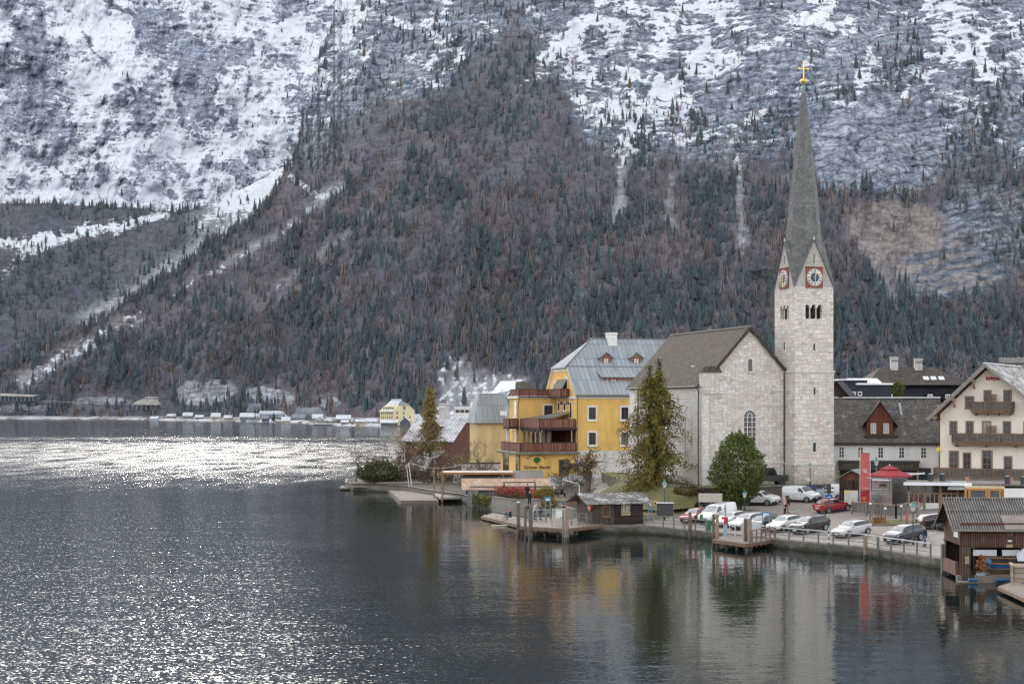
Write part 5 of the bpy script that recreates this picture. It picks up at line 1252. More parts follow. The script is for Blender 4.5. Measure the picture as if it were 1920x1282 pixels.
def dark_houses():
	o = W(1628, 742, 230); T = thing('dark_roof_house', 'big house with a dark two step hipped roof, twin chimneys and three roof lights', 'house', (o.x, 230, 3), 0)
	def hz(py, Y=230.): return HC - (py - HOR) / F * Y - 3
	z1, z2, z3 = hz(748), hz(719), hz(688, 236)
	house_box(T, -4, 16, 1, 14, -.5, z1, DARKPL)
	BLK = tiles('black_tiles', (.022, .026, .034), (.04, .045, .055), .3, .3, snow=.0)
	m = MB(); m.hull([(-5.5, -.4, z1), (17.5, -.4, z1), (17.5, 15, z1), (-5.5, 15, z1)], [(-5.0, 1.2, z2 - .25), (17, 1.2, z2 - .25), (17, 13.5, z2 - .25), (-5.0, 13.5, z2 - .25)]); m.build('lower_roof', BLK, T)
	u0, u1 = 0, 14.2
	r = hip_roof(T, u0, u1, 0.3, 11, z2 - .2, z3, 3.4, tiles('brown_black_tiles', (.06, .05, .045), (.105, .09, .08), .3, .3, snow=.27, moss=.2), .3)
	for x, pyt in ((64, 671), (110, 674)):
		u = x / 13.05; chimney(T, u, 5.0, z3 - 2, hz(pyt, 235), .52, CHIMW, 0)
	for x in (115, 129, 144): u = x / 13.05; MB().slab([(u - .4, 1.6, z2 + .62), (u + .4, 1.6, z2 + .62), (u + .4, 2.4, z2 + 1.1), (u - .4, 2.4, z2 + 1.1)], .04).build('roof_light', SNOW, r)
	for x in (40, 115, 148): u = x / 13.05; d = gable_dormer(T, u, -.25, z1 + .1, 1.5, .6, .4, 2.0, BLK, BLK, .15); window(d, u, -.28, z1 + .12, .55, .5, frame=WHITE, sash=WHITE, fw=.09, mull=(1, 1), sill=False)
	o = W(1566, 755, 205); T = thing('dark_gable_house', 'black boarded house with low dark gable close behind the tower', 'house', (o.x - 1, 205, 3.5), R(-20))
	z = o.z - 3.5; MB().prism([(-.5, -.5), (3.2, -.5), (3.2, z + .3), (1.2, z + 2.6), (-.5, z + 1.5)], 'y', 0, 6).build('wall', DARKPL, T)
	MB().slab([(3.8, -.4, z - .3), (3.8, 6, z - .3), (1.2, 6, z + 2.8), (1.2, -.4, z + 2.8)], .15).slab([(1.2, -.4, z + 2.79), (1.2, 6, z + 2.79), (-1, 6, z + 1.4), (-1, -.4, z + 1.4)], .15).build('roof', BLK, T)
	window(T, 1.9, -.02, z - .4, .6, 1.0, frame=CHIMW, fw=.06); window(T, .3, -.02, z - .6, .6, 1.4, frame=CHIMW, fw=.06)
	o = W(1574, 745, 216); T = thing('snowy_flat_house', 'dark house with snow patched flat roofs and a row of small white windows', 'house', (o.x, 216, 3.5), 0)
	z = o.z - 3.5; house_box(T, 0, 7, 0, 8, -.5, z + 1.7, plain('navy_boards', (.02, .025, .04), .7, .3, 2))
	MB().box(-.2, 4.0, -.3, 8, z + 2.3, z + 2.5).box(2.2, 7.2, -.5, 4, z + 1.7, z + 1.95).slab([(2.2, 1, z + 2.0), (6.0, 1, z + 2.0), (6.4, 6, z + 2.7), (2.2, 6, z + 2.7)], .12).build('roof', SNOW, T)
	MB().box(0, 3.8, .2, 6, z + 1.7, z + 2.3).build('attic', MATS['navy_boards'], T)
	for x in (1.0, 1.9, 2.75): window(T, x, -.02, z + .3, .42, .42, frame=WHITE, sash=WHITE, fw=.08, mull=(0, 1), sill=False)
	# television aerial on that roof
	A = MB(); A.tube([(1.7, 3, z + 2.5), (1.7, 3, z + 6.0)], .03, 6).bar((.3, 3, z + 5.9), (2.9, 3, z + 6.1), .03).bar((.0, 3, z + 5.1), (2.3, 3, z + 5.15), .03)
	for i in range(7): A.bar((.4 + i * .38, 2.7, z + 5.92 + i * .03), (.4 + i * .38, 3.3, z + 5.92 + i * .03), .02)
	A.build('aerial', ZINC, T)
dark_houses()
def chalet():
	PHI = R(-30); o = W(1852, 905, 155); T = thing('chalet_hotel', 'cream plastered chalet hotel with wide brown eaves, weathered balconies and red lettering', 'hotel', (o.x, 155, 2.2), PHI)
	K = 19.65
	def hz(py, u=0.): return HC - (py - HOR) / F * (155 - .5 * u) - 2.2
	U = lambda px: (px - 1852) / K
	hw = 4.6; zr = hz(684); ze = zr - 4.75; L = 14
	k = 5.2 / 5.45
	MB().prism([(-hw, -.5), (hw + .4, -.5), (hw + .4, zr - .35 - (hw + .4) * .82), (0, zr - .35), (-hw, zr - .35 - hw * k)], 'y', 0, L).build('wall', CREAM, T)
	SOF = planks('soffit_boards', (.235, .145, .085), .18, False, var=.25)
	ov = 1.3; e = 5.5
	rl = MB().slab([(-e, -ov, zr - e * k), (0, -ov, zr), (0, L, zr), (-e, L, zr - e * k)], .16).build('roof', SOF, T)
	TL = tiles('snowy_shingles', (.20, .18, .16), (.30, .275, .25), .5, .30, snow=.62, gap=.025, snow_scale=.9)
	MB().slab([(-e - .08, -ov - .08, zr - (e + .08) * k + .10), (0, -ov - .08, zr + .10), (0, L + .1, zr + .10), (-e - .08, L + .1, zr - (e + .08) * k + .10)], .09).build('roof_covering', TL, rl)
	kr = .82
	rr = MB().slab([(0, -ov, zr), (e, -ov, zr - e * kr), (e, L, zr - e * kr), (0, L, zr)], .16).build('roof', SOF, T)
	MB().slab([(0, -ov - .08, zr + .103), (e + .08, -ov - .08, zr - (e + .08) * kr + .103), (e + .08, L + .1, zr - (e + .08) * kr + .103), (0, L + .1, zr + .103)], .09).build('roof_covering', TL, rr)
	MB().bar((0, -ov - .1, zr + .16), (0, L, zr + .16), .3, .1).build('ridge_cap', SNOW, rr)
	GB = plain('grey_barge', (.25, .235, .215), .8, .25, 3)
	MB().bar((-e - .05, -ov - .1, zr - e * k - .1), (0, -ov - .1, zr - .1), .05, .36).build('barge_board', GB, rl); MB().bar((0, -ov - .1, zr - .02), (e, -ov - .1, zr - e * kr - .02), .05, .22).build('barge_board', GB, rr)
	for u in (-5.0, -3.15, -1.25):
		MB().box(u - .12, u + .12, -ov + .1, 0, zr - abs(u) * k - .45, zr - abs(u) * k - .2).bar((u, -.02, zr - abs(u) * k - 1.1), (u, -ov + .4, zr - abs(u) * k - .4), .14).build('purlin', plain('pale_timber', (.42, .33, .24), .8, .25, 3), T)
	RD = plain('red_letters', (.42, .01, .03), .5, .1, 3)
	text_obj('heritage.hotel', .50, RD, 'lettering', T, face_mat(U(1866), -.06, hz(709)) @ UPRIGHT @ Matrix.Scale(.62, 4, (1, 0, 0)), depth=.05, bold=.025)
	SH = plain('shutter_paint', (.60, .57, .52), .7, .2, 3); FRM = plain('window_wood', (.27, .19, .14), .7, .25, 3)
	def shut(u, z, w, h, sides=(-1, 1)):
		win = window(T, u, -.02, z, w, h, frame=FRM, sash=FRM, fw=.08, mull=(1, 3), glass=GLASS)
		for s in sides:
			x = u + s * (w / 2 + .27); m = MB()
			m.box(x - .20, x - .15, -.10, -.05, z, z + h).box(x + .15, x + .20, -.10, -.05, z, z + h)
			for q in range(4): m.box(x - .15, x + .15, -.10, -.05, z + h * q / 3 - (.05 if q == 3 else 0), z + h * q / 3 + (.05 if q < 3 else 0))
			o2 = m.build('casement', FRM, win); o2.matrix_parent_inverse = win.matrix_local.inverted()
			g = MB().box(x - .15, x + .15, -.08, -.07, z + .05, z + h - .05).build('casement_pane', plain('pale_pane', (.60, .58, .55), .2, .1, 2), o2)
	def scr(u, z, w=.72, h=.95):
		m = MB()
		for i in range(11): m.box(u - w / 2, u + w / 2, -.52, -.49, z + i * h / 11, z + (i + .8) * h / 11)
		m.box(u - w / 2 - .04, u - w / 2, -.53, -.48, z, z + h).box(u + w / 2, u + w / 2 + .04, -.53, -.48, z, z + h); m.build('privacy_screen', plain('screen_wood', (.17, .10, .065), .7, .2, 3), T)
	z1, z2, z3 = hz(772), hz(831), hz(896)
	shut(U(1852), z1 + .15, .62, 1.9, (-1,)); shut(U(1889), z1 + .15, .62, 1.9); window(T, U(1818), -.02, hz(764), .72, 1.05, frame=FRM, sash=FRM, fw=.09, mull=(1, 3)); scr(U(1862), z1 + .2, .8, 1.55)
	shut(U(1787), z2 + .95, .62, 1.15, (-1,)); shut(U(1818), z2 + .15, .62, 1.95); window(T, U(1850), -.02, z2 + .15, .72, 1.95, frame=FRM, sash=FRM, fw=.09, mull=(1, 3)); shut(U(1888), z2 + .15, .62, 1.95); scr(U(1862), z2 + .2, .8, 1.55); shut(U(1926), z2 + .15, .62, 1.95)
	window(T, U(1788), -.02, hz(878), .8, 1.6, frame=FRM, sash=FRM, fw=.1, mull=(1, 3)); shut(U(1813), z3 + .5, .66, 1.9); window(T, U(1851), -.02, hz(882), .85, 1.9, frame=FRM, sash=FRM, fw=.1, mull=(1, 3)); shut(U(1890), z3 + .2, .66, 1.9, (-1,))
	def balcony(ua, ub, zf, h=1.0):
		MB().box(ua, ub, -1.0, 0, zf - .16, zf).build('balcony_deck', SOF, T)
		rail(T, [(ua, -.02), (ua, -1.0), (ub, -1.0), (ub, -.02)], zf + .05, zf + h, GREYRAIL, .05)
		for u in np.linspace(ua + .3, ub - .3, 4): MB().box(u - .07, u + .07, -1.05, -.003, zf - .34, zf - .163).build('bracket', TIMBER, T)
	balcony(U(1826), U(1901), z1); balcony(U(1790), hw + 1.2, z2)
	MB().box(-hw - .2, hw + 2, -2.0, 0, z3 - .3, z3).build('terrace', CONC, T); rail(T, [(-hw - .1, 0), (-hw - .1, -1.9), (hw + 2, -1.9)], z3 + .05, z3 + 1.0, GREYRAIL, .05)
	st = MB(); cu, cz = -hw - .1, hz(843)
	for a in range(8): st.prism([(cu + .1 * math.cos(a * PI / 4 + .3), cz + .1 * math.sin(a * PI / 4 + .3)), (cu + .42 * math.cos(a * PI / 4), cz + .42 * math.sin(a * PI / 4)), (cu + .1 * math.cos(a * PI / 4 - .3), cz + .1 * math.sin(a * PI / 4 - .3))], 'y', -.35, -.3)
	st.disc((cu, -.32, cz), .2, 14, 'y', .08); st.build('sun_emblem', plain('emblem_yellow', (.75, .52, .06), .4, .1, 3), T)
	MB().box(2.3, 2.5, -.12, 0, hz(718), hz(718) + .1).build('camera_box', BROWNP, T)
	far_scale(T, 1.11)
	o = W(1880, 680, 215); H = thing('far_house', 'house roof with dark window strip showing above the chalet ridge', 'house', (o.x, 215, 3), 0)
	house_box(H, 0, 9, 0, 6, -.5, o.z - 3 + .05, DARKPL); MB().slab([(-.6, -.6, o.z - 3), (9.6, -.6, o.z - 3), (9.6, 3, o.z - 2.2), (.4, 3, o.z - 2.2)], .2).build('roof', GREYTILE, H)
	for x in (1.2, 2.6, 4.0): window(H, x, -.02, o.z - 4.0, 1.0, .7, fw=.06)
chalet()
# ---------------------------------------------------------------- buildings and landings along the water
PLANKDECK = planks('deck_planks', (.30, .25, .205), .16, False, var=.22, grey=.4)
PILE = plain('weathered_pile', (.155, .125, .098), .9, .45, 1.6, dirt=.6)
BLUEST = plain('blue_grey_steel', (.20, .27, .34), .5, .12, 3)
RAILST = plain('rail_steel', (.15, .155, .16), .5, .2, 3)
RAILTOP = plain('galvanised_rail', (.55, .56, .56), .4, .15, 3)
NEWWOOD = planks('new_larch', (.50, .27, .14), .18, False, var=.3)
SHINGLE = tiles('larch_shingles', (.50, .33, .22), (.68, .53, .41), .42, .62, snow=.26, gap=.02)
def ticket_hut():
	PH = R(18); o = G(1111, 985); T = thing('ticket_hut', 'dark brown timber hut with mossy snow spotted roof beside the landing stage', 'hut', (o.x, o.y, o.z), PH)
	Y0 = o.y
	def hz(py, Y=Y0): return HC - (py - HOR) / F * Y - o.z
	ze = hz(940); zr = hz(924, Y0 + 2.2); L, D = 5.4, 4.4
	WALL = planks('hut_boards', (.075, .055, .042), .2, True, var=.4, grey=.2); LOG = planks('hut_logs', (.042, .033, .028), .24, False, var=.35)
	MB().prism([(0, 0), (D, 0), (D, ze), (D / 2, zr - .12), (0, ze)], 'x', 0, L).build('wall', WALL, T)
	MB().box(2.35, L + .06, -.06, 0, .05, ze).build('log_front', LOG, T)
	RT = tiles('hut_shingles', (.12, .115, .105), (.19, .18, .165), .5, .4, snow=.5, moss=.4, snow_scale=.7)
	gable_roof(T, 0, L, 0, D, ze, zr, RT, .55, .1, end=.9)
	MB().bar((-.93, -.6, ze - .35), (-.93, D / 2, zr - .04), .05, .2).bar((-.93, D / 2, zr - .04), (-.93, D + .6, ze - .35), .05, .2).build('barge_board', DARKPL, T)
	window(T, 1.45, -.03, .95, .7, .95, frame=MATS['old_timber'], sash=BROWNP, fw=.1, mull=(1, 1)); MB().box(1.0, 1.95, -.05, -.005, .05, 2.1).build('door', planks('hut_door', (.10, .08, .055), .14, True, var=.3), T)
	window(T, 3.55, -.08, 1.15, .75, .95, frame=MATS['pale_timber'], sash=BROWNP, fw=.1, mull=(1, 1), glass=plain('posters', (.42, .38, .28), .6, .5, 4)); MB().box(3.1, 4.0, -.08, -.06, .9, 1.0).build('window_sill', TIMBER, T)
	q = thing('life_ring', 'white life ring in a bright red case hung on the dark hut corner', 'life ring', tuple(T.matrix_basis @ Vector((-.06, .35, 1.95))), PH - PI / 2)
	RED = plain('bright_red', (.62, .015, .02), .35, .1, 3)
	MB().prism([(.46 * math.cos(t), .5 * math.sin(t)) for t in np.linspace(0, 2 * PI, 9)[:-1] + PI / 8], 'y', -.16, 0).build('case', RED, q)
	m = MB()
	for k in range(14):
		t0, t1 = R(-235) + R(290) * k / 14, R(-235) + R(290) * (k + 1) / 14
		m.tube([(.24 * math.cos(t0), -.2, .24 * math.sin(t0)), (.24 * math.cos(t1), -.2, .24 * math.sin(t1))], .06, 6)
	m.build('ring', plain('ring_white', (.8, .76, .70), .5, .1, 3), q)
	# side counter under the eave with its light blue posts
	c = MB().box(L + .2, L + 2.2, .1, .5, .98, 1.06); c.build('counter', plain('counter_wood', (.45, .28, .15), .6, .2, 3), T)
	p = MB().box(L + .75, L + .83, .2, .28, 0, ze).box(L + 1.15, L + 1.23, .2, .28, 0, ze); p.build('post', BLUEST, T)
	lm = thing('dock_lamp', 'white angled lamp arm on a short post above the hut gable', 'lamp', tuple(T.matrix_basis @ Vector((-.6, D / 2, zr))), PH)
	MB().tube([(0, 0, -.1), (0, 0, .75), (-.15, 0, .95), (-.9, 0, 1.15)], [.06, .05, .035, .03], 8).build('post', RAILTOP, lm); MB().bar((-.75, 0, 1.15), (-1.75, 0, 1.42), .18, .08).build('lamp_head', WHITE, lm)
ticket_hut()
def pile(px, pyw, top_py, r=.17, label=None, cap=False, lean=0.0, pale=False):
	p = G(px, pyw, 0.0); zt = HC - (top_py - HOR) / F * p.y
	T = thing('mooring_pile', label, 'pile', (p.x, p.y, 0), 0, None)
	rng = random.Random(int(px * 7)); m = MB().tube([(0, 0, -2.5), (lean * .3, 0, zt * .5), (lean, 0, zt)], [r * 1.08, r, r * .92], 9)
	m.build('shaft', plain('pale_pile', (.30, .235, .175), .9, .3, 1.8, dirt=.6) if pale else PILE, T)
	MB().tube([(0, 0, -.5), (0, 0, .32)], r * 1.12, 9).build('wet_foot', plain('wet_wood', (.030, .032, .022), .4, .4, 3), T)
	if cap: MB().tube([(lean, 0, zt), (lean, 0, zt + .14)], [r * 1.05, r * .3], 9).build('cap', RAILTOP, T)
pile(972, 1003, 942, .19, 'tall dark pile with a grey cap at the outer corner of the landing stage', True)
pile(985, 1010, 948, .12, 'slim pile hard against a thicker one beside the landing stage'); pile(995, 1012, 948.5, .19, 'thick grey pile next to a slim one, second from the capped pile')
pile(1056, 1013, 956, .10, 'slim pale post touching a thick pile in front of the timetable board', pale=True); pile(1062, 1014, 952, .19, 'thick leaning pile in front of the timetable board on the stage', lean=.05, pale=True)
pile(1294, 1012, 960, .17, 'lone pile standing before the quay rail near the red car', pale=False)
pile(1338, 1024, 963, .13, 'slim dark pile at the outer corner of the small pier'); pile(1345, 1025, 964, .16, 'paler pile paired with a dark one at the small pier corner', pale=True)
pile(1398, 1030, 972, .19, 'dark split pile in the middle of the small pier front'); pile(1407, 1031, 972, .18, 'pale brown pile leaning beside a dark one at the pier middle', lean=-.06, pale=True)
pile(1623, 1046, 1003, .17, 'single round pile at the quay rail below the silver car', pale=True)
def deck(name, label, quad, z, th=.28, mat=None, legs=(), beam=True, cat='jetty'):
	"""quad: four (px,py) of the deck surface at height z"""
	P = [G(a, b, z) for a, b in quad]; T = thing(name, label, cat, (P[0].x, P[0].y, 0)); o = P[0].copy(); o.z = 0
	loc = [p - o for p in P]
	MB().slab([tuple(p) for p in loc], .07).build('planking', mat or PLANKDECK, T)
	b = MB()
	for i in range(4):
		a, c = loc[i].copy(), loc[(i + 1) % 4].copy(); a.z = c.z = z - .075 - th / 2; b.bar(a, c, .14, th)
	b.build('edge_beam', TIMBER if mat is None else mat, T)
	for (s, t) in legs:
		p = loc[0].lerp(loc[1], s).lerp(loc[3].lerp(loc[2], s), t); MB().tube([(p.x, p.y, -2), (p.x, p.y, z - .1)], .13, 8).build('leg', PILE, T)
	return T, loc
T1, L1 = deck('landing_stage', 'plank landing stage on piles in front of the dark hut', [(970, 985), (1062, 990.5), (1148, 980), (1010, 968)], .95, legs=[(0.06, .1), (.25, .12), (.5, .1), (.75, .1), (.94, .1), (.3, .5), (.8, .45)])
T2, L2 = deck('small_pier', 'small timber pier with blue steel frame before the parked cars', [(1338, 1010), (1397, 1018), (1458, 1009), (1360, 1002)], .75, legs=[(.08, .12), (.35, .12), (.65, .12), (.95, .1), (.5, .5)])
deck('gangway', 'low plank gangway running from the garden wall to the landing stage', [(905, 967), (972, 983), (1000, 974), (925, 961)], .45, legs=[(.1, .2), (.6, .2)])
MB_ = MB()
Tb, _ = deck('floating_raft', 'square floating swimming raft with pale deck boards', [(752, 937.5), (822, 937.5), (802, 917), (728, 917)], .42, .36, planks('raft_planks', (.26, .225, .18), .16, False, var=.2, grey=.4), cat='raft')
deck('terrace_deck', 'snow dusted terrace deck beneath the new timber pergola', [(826, 932), (868, 931), (905, 909), (792, 911)], .75, .2, plain('snowy_boards', (.36, .345, .32), .9, .2, 2), legs=[(.1, .1), (.5, .1), (.9, .1)])
deck('bathing_steps', 'narrow pale plank landing at the tip of the garden', [(637, 914.5), (659, 914.5), (660, 910), (640, 910)], .35, .1)
deck('low_step', 'two pale planks floating at the end of the gangway', [(902, 968), (912, 971), (918, 966), (909, 964)], .28, .1)
p0 = G(922, 985, .1); p1 = G(972, 984, .1); q = MB().bar(p0, p1, .22, .14).build('floating_log', plain('pale_log', (.62, .55, .42), .8, .2, 3)); tag(q, 'pale log boom floating beside the landing stage', 'log')
def railing(pts, label, h=1.05, top=RAILTOP, postm=RAILST, step=1.9, mids=(.38, .7), group=None, name='railing'):
	"""pts: world points on the ground; straight runs with posts"""
	T = thing(name, label, 'railing', tuple(pts[0]), 0, group); o = Vector(pts[0])
	for a, b in zip(pts[:-1], pts[1:]):
		a = Vector(a) - o; b = Vector(b) - o; n = max(1, int(round((b - a).length / step)))
		for i in range(n + (1 if b + o == Vector(pts[-1]) else 0)):
			p = a.lerp(b, i / n); MB().box(p.x - .06, p.x + .06, p.y - .06, p.y + .06, p.z - .55, p.z + h).build('post', postm, T)
		MB().bar((a.x, a.y, a.z + h + .03), (b.x, b.y, b.z + h + .03), .13, .08).build('handrail', top, T)
		for z in mids: MB().bar((a.x, a.y, a.z + h * z), (b.x, b.y, b.z + h * z), .05).build('mid_rail', postm, T)
	return T
def edge_pts(pl, inset=.12):
	return [Vector((x, y, zpark(x, y))) for x, y in pl]
railing(edge_pts([(22.8, 146.1), (24.75, 142.9), (29.95, 136.1), (30.6, 134.0)]), 'galvanised quay railing running in front of the parked cars')
railing(edge_pts([(30.6, 133.6), (33.2, 126.9)]), 'short galvanised quay railing in front of the dark blue car')
railing(edge_pts([(34.0, 124.6), (35.4, 122.6)]), 'last bit of quay railing next to the boathouse post', step=1.2)
railing(edge_pts([(13.2, 160.4), (15.0, 158.6), (18.6, 153.0)]), 'grey steel railing between the hut and the small pier', top=RAILST, step=1.9)
WR = plain('brown_rail_wood', (.24, .13, .085), .8, .3, 3)
a, b, c = G(1410, 1016, .75), G(1452, 1008, .75), G(1436, 1003, .75); railing([a, b], 'brown wooden railing along the right side of the small pier', 1.0, WR, WR, 1.1)
a, b, c = G(984, 975, .95), G(1008, 967, .95), G(1030, 968, .95); railing([G(990, 977, .95), G(1024, 976.5, .95)], 'grey wooden railing on the landing stage before the waiting people', 1.15, plain('silver_wood', (.36, .33, .29), .8, .25, 3), plain('silver_post', (.27, .245, .21), .8, .25, 3), .9, (.35, .65))
railing([G(1071, 984, .95), G(1100, 984, .95)], 'dark picket railing between landing stage and hut', 1.1, RAILST, RAILST, .8)
def corrugated():
	m, nt, b = new_mat('fibre_cement'); g = N(nt); v = g.coord(); x = g.sep(v)[0]
	w = g.math('SINE', g.math('MULTIPLY', x, 2 * PI * 75 / 14.25)); d = g.noise(g.mapping(v, (1, .4, .4)), 2.0, 6, .65)
	c = g.mix(g.ramp(g.math('MULTIPLY', g.math('ADD', w, 1.0), .5), [(.1, 0.0), (.7, 1.0)]), (.05, .047, .044), (.27, .255, .24))  # groove shade painted in: wave troughs darker than crests
	c = g.mix(g.ramp(d, [(.42, 0.0), (.66, .75)]), c, (.085, .078, .07)); g.link(c, b.inputs['Base Color']); b.inputs['Roughness'].default_value = .9; return m
def boathouse():
	PH = R(-3); T = thing('boathouse', 'brown boarded boathouse with corrugated roof standing over the water at the quay end', 'boathouse', (32.95, 117.4, 0), PH)
	ze, zr = 4.05, 5.75; D = 5.4; L = 13
	BW = planks('boathouse_boards', (.115, .052, .034), .17, True, var=.32, grey=.10)
	CORR = corrugated()
	# upper boarding on all sides, open below
	MB().box(0, L, -.06, .0, 2.4, ze + .15).build('front_boarding', BW, T)
	MB().prism([(0, 2.55), (.0, ze), (D / 2, zr - .15), (D, ze), (D, 2.55)], 'x', -.06, .0).box(-.05, 0, 0, .25, .3, 2.55).box(-.05, 0, D - .5, D, .3, 2.55).build('end_boarding', BW, T)
	MB().box(0, L, D, D + .06, .2, ze).box(6.2, 6.3, .1, D, .1, 3).build('back_boarding', DARKPL, T)
	MB().box(-.25, .0, .8, 4.9, .25, 1.2).build('low_wall', plain('red_plinth', (.19, .10, .075), .9, .4, 2, dirt=.7), T)
	for x in (.12, 4.4, 9.0):
		MB().box(x - .12, x + .55, -.09, .12, -.9, 2.4).build('post', planks('post_boards', (.105, .07, .048), .2, True, var=.25, grey=.3), T)
	MB().box(-.35, -.02, -.3, .18, -.8, .35).build('footing', CONC, T)
	MB().box(-.3, .05, D - .2, D + .15, -1, 2.2).build('post', GREYWOOD, T)
	# corrugated roof: real waves running down the slope
	rf = MB(); n = 75; e = .55; k = (zr - ze) / (D / 2); x0, x1 = -.75, L + .5
	xs = np.linspace(x0, x1, n * 4 + 1); wv = .045 * np.sin(xs * 2 * PI * n / 14.25)
	for side in (0, 1):
		for part in (0, 1):
			ya, yb = ((-e, D * .27) if part == 0 else (D * .25, D / 2)); za = ze + ya * k + (.0 if part == 0 else .05); zb = ze + yb * k + (.0 if part == 0 else .05)
			if side: ya, yb = D - ya, D - yb
			i0 = len(rf.v)
			for x, w in zip(xs, wv): rf.v += [(x, ya, za + w), (x, yb, zb + w)]
			for i in range(n * 4): a_ = i0 + 2 * i; rf.f.append((a_, a_ + 2, a_ + 3, a_ + 1))
	roof = rf.build('roof', CORR, T)
	MB().slab([(3.1, -.56, ze - e * k + .065), (4.75, -.56, ze - e * k + .065), (4.75, .95, ze + .95 * k + .065), (3.1, .95, ze + .95 * k + .065)], .01).build('patch_sheet', plain('patch', (.27, .23, .21), .8, .2, 2), roof)
	MB().tube([(x0, D / 2, zr + .06), (x1, D / 2, zr + .06)], .12, 8).build('ridge_cap', CORR, roof); MB().tube([(x0, -e - .07, ze - e * k - .05), (x1, -e - .07, ze - e * k - .05)], .07, 8).build('gutter', plain('green_gutter', (.19, .20, .15), .6, .3, 3), roof)
	MB().bar((x0 + .04, -e, ze - e * k - .12), (x0 + .04, D / 2, zr - .1), .06, .22).bar((x0 + .04, D / 2, zr - .1), (x0 + .04, D + e, ze - e * k - .12), .06, .22).build('barge_board', BROWNP, roof)
	# notice, spoon-shaped paddle, ornaments on the boarding
	MB().box(-.11, -.065, .55, 1.95, 3.05, 4.35).build('notice', plain('notice_paper', (.62, .66, .62), .6, .12, 3), T)
	m = MB().bar((1.62, -.1, 3.1), (2.3, -.1, 3.55), .04).disc((1.55, -.1, 3.04), .18, 10, 'y', .05); tag(m.build('paddle', BROWNP), 'dark wooden paddle hung aslant on the boathouse boarding', 'paddle').matrix_world = T.matrix_basis
	m = MB().ring((3.5, -.1, 3.42), .08, .22, 14, .05); tag(m.build('rope_coil', plain('rope', (.16, .13, .10), .9, .2, 4)), 'coil of dark rope hung on the boathouse wall', 'rope').matrix_world = T.matrix_basis
	MB().box(3.36, 3.66, -.1, -.06, 2.82, 2.96).build('sign_plate', WHITE, T); MB().box(3.25, 3.7, -.1, -.06, 2.42, 2.64).build('sign_plate', plain('copper_plate', (.40, .27, .19), .6, .2, 3), T); MB().box(.25, .55, -.2, -.09, 1.2, 1.75).build('fuse_box', plain('fuse_grey', (.36, .33, .22), .6, .2, 3), T)
	for a_, b_ in ((.9, 2.6), (3.0, 5.2)):
		MB().box(a_, b_, .1, .15, 1.78, 2.22).build('canvas_panel', plain('grey_canvas', (.55, .56, .56), .8, .12, 2), T)
	# floor and stringers
	MB().box(.6, L, .2, D - .2, -.1, .05).build('floor', TIMBER, T); MB().box(.7, 8.2, -1.5, -1.25, .05, .5).build('beam', plain('grey_beam', (.21, .175, .15), .8, .3, 2), T)
	M = T.matrix_basis
	def boat(name, label, x, y, z, L_, w, h, mat, rz=0.0, cat='boat', trim=None):
		B = thing(name, label, cat, tuple(M @ Vector((x, y, z))), PH + rz)
		st = [(-.5, .35, .45), (-.38, .8, .12), (-.1, 1, 0), (.2, .95, 0), (.4, .6, .15), (.5, .04, .5)]
		hull = MB(); i0 = 0
		for s, ww, lift in st:
			W_ = w / 2 * ww; hull.v += [(s * L_, -W_, h), (s * L_, -W_ * .8, lift * h), (s * L_, W_ * .8, lift * h), (s * L_, W_, h)]
		for i in range(len(st) - 1):
			for j in range(3): a_ = i * 4 + j; hull.f.append((a_, a_ + 4, a_ + 5, a_ + 1))
		hull.f.append((0, 1, 2, 3)); hull.build('hull', mat, B)
		g_ = MB()
		for sgn in (-1, 1):
			g_.tube([(s * L_, sgn * w / 2 * ww, h) for s, ww, l in st], .045, 6)
		g_.build('gunwale', trim or TIMBER, B); s_ = MB()
		for s in (-.2, .15): s_.box(s * L_ - .12, s * L_ + .12, -w * .42, w * .42, h * .62, h * .70)
		s_.build('thwart', TIMBER, B); return B
	BL = plain('boat_blue', (.02, .10, .24), .4, .15, 3); DK = plain('boat_dark', (.05, .042, .036), .6, .3, 3); BR = plain('boat_brown', (.10, .062, .042), .6, .3, 3)
	boat('rowing_boat', 'dark rowing boat lowest in the boathouse stack', 4.1, -.4, .08, 4.9, 1.4, .42, DK); boat('rowing_boat', 'brown rowing boat second from the bottom of the boathouse stack', 4.1, -.4, .50, 4.9, 1.35, .42, BR)
	boat('rowing_boat', 'bright blue rowing boat in the middle of the boathouse stack', 4.25, -.4, .90, 4.7, 1.35, .40, BL, trim=plain('orange_trim', (.42, .17, .06), .6, .2, 3)); boat('rowing_boat', 'dark rowing boat on top of the boathouse stack', 4.1, -.4, 1.28, 4.9, 1.4, .42, DK)
	mtr = thing('outboard_motor', 'blue outboard motor tilted beside the stacked boats', 'motor', tuple(M @ Vector((1.85, -.6, .75))), PH)
	MB().sphere((0, 0, .65), .28, 10, 8, 1.2).build('cowling', plain('motor_blue', (.08, .19, .27), .4, .2, 3), mtr, smooth=True); MB().tube([(0, 0, .4), (.05, 0, -.3)], [.12, .08], 8).box(-.1, .3, -.04, .04, -.4, -.28).build('shaft', ZINC, mtr)
	tp = MB(); rng = random.Random(3)
	pts = [[(3.75 + i * .5 + rng.uniform(-.05, .05), -1.0 + j * .5, 2.45 - .22 * j - .28 * abs(math.sin(i * 1.9 + j)) + (.25 if i in (1, 2, 5) else 0)) for i in range(11)] for j in range(4)]
	pts = [[(p[0][0] + 5 - 5 if False else q[0], q[1] - .4, q[2] - (0.9 if j == 0 else 0.0)) for q in p] for j, p in enumerate(pts)]
	for j in range(3):
		for i in range(10): tp.poly([pts[j][i], pts[j][i + 1], pts[j + 1][i + 1], pts[j + 1][i]])
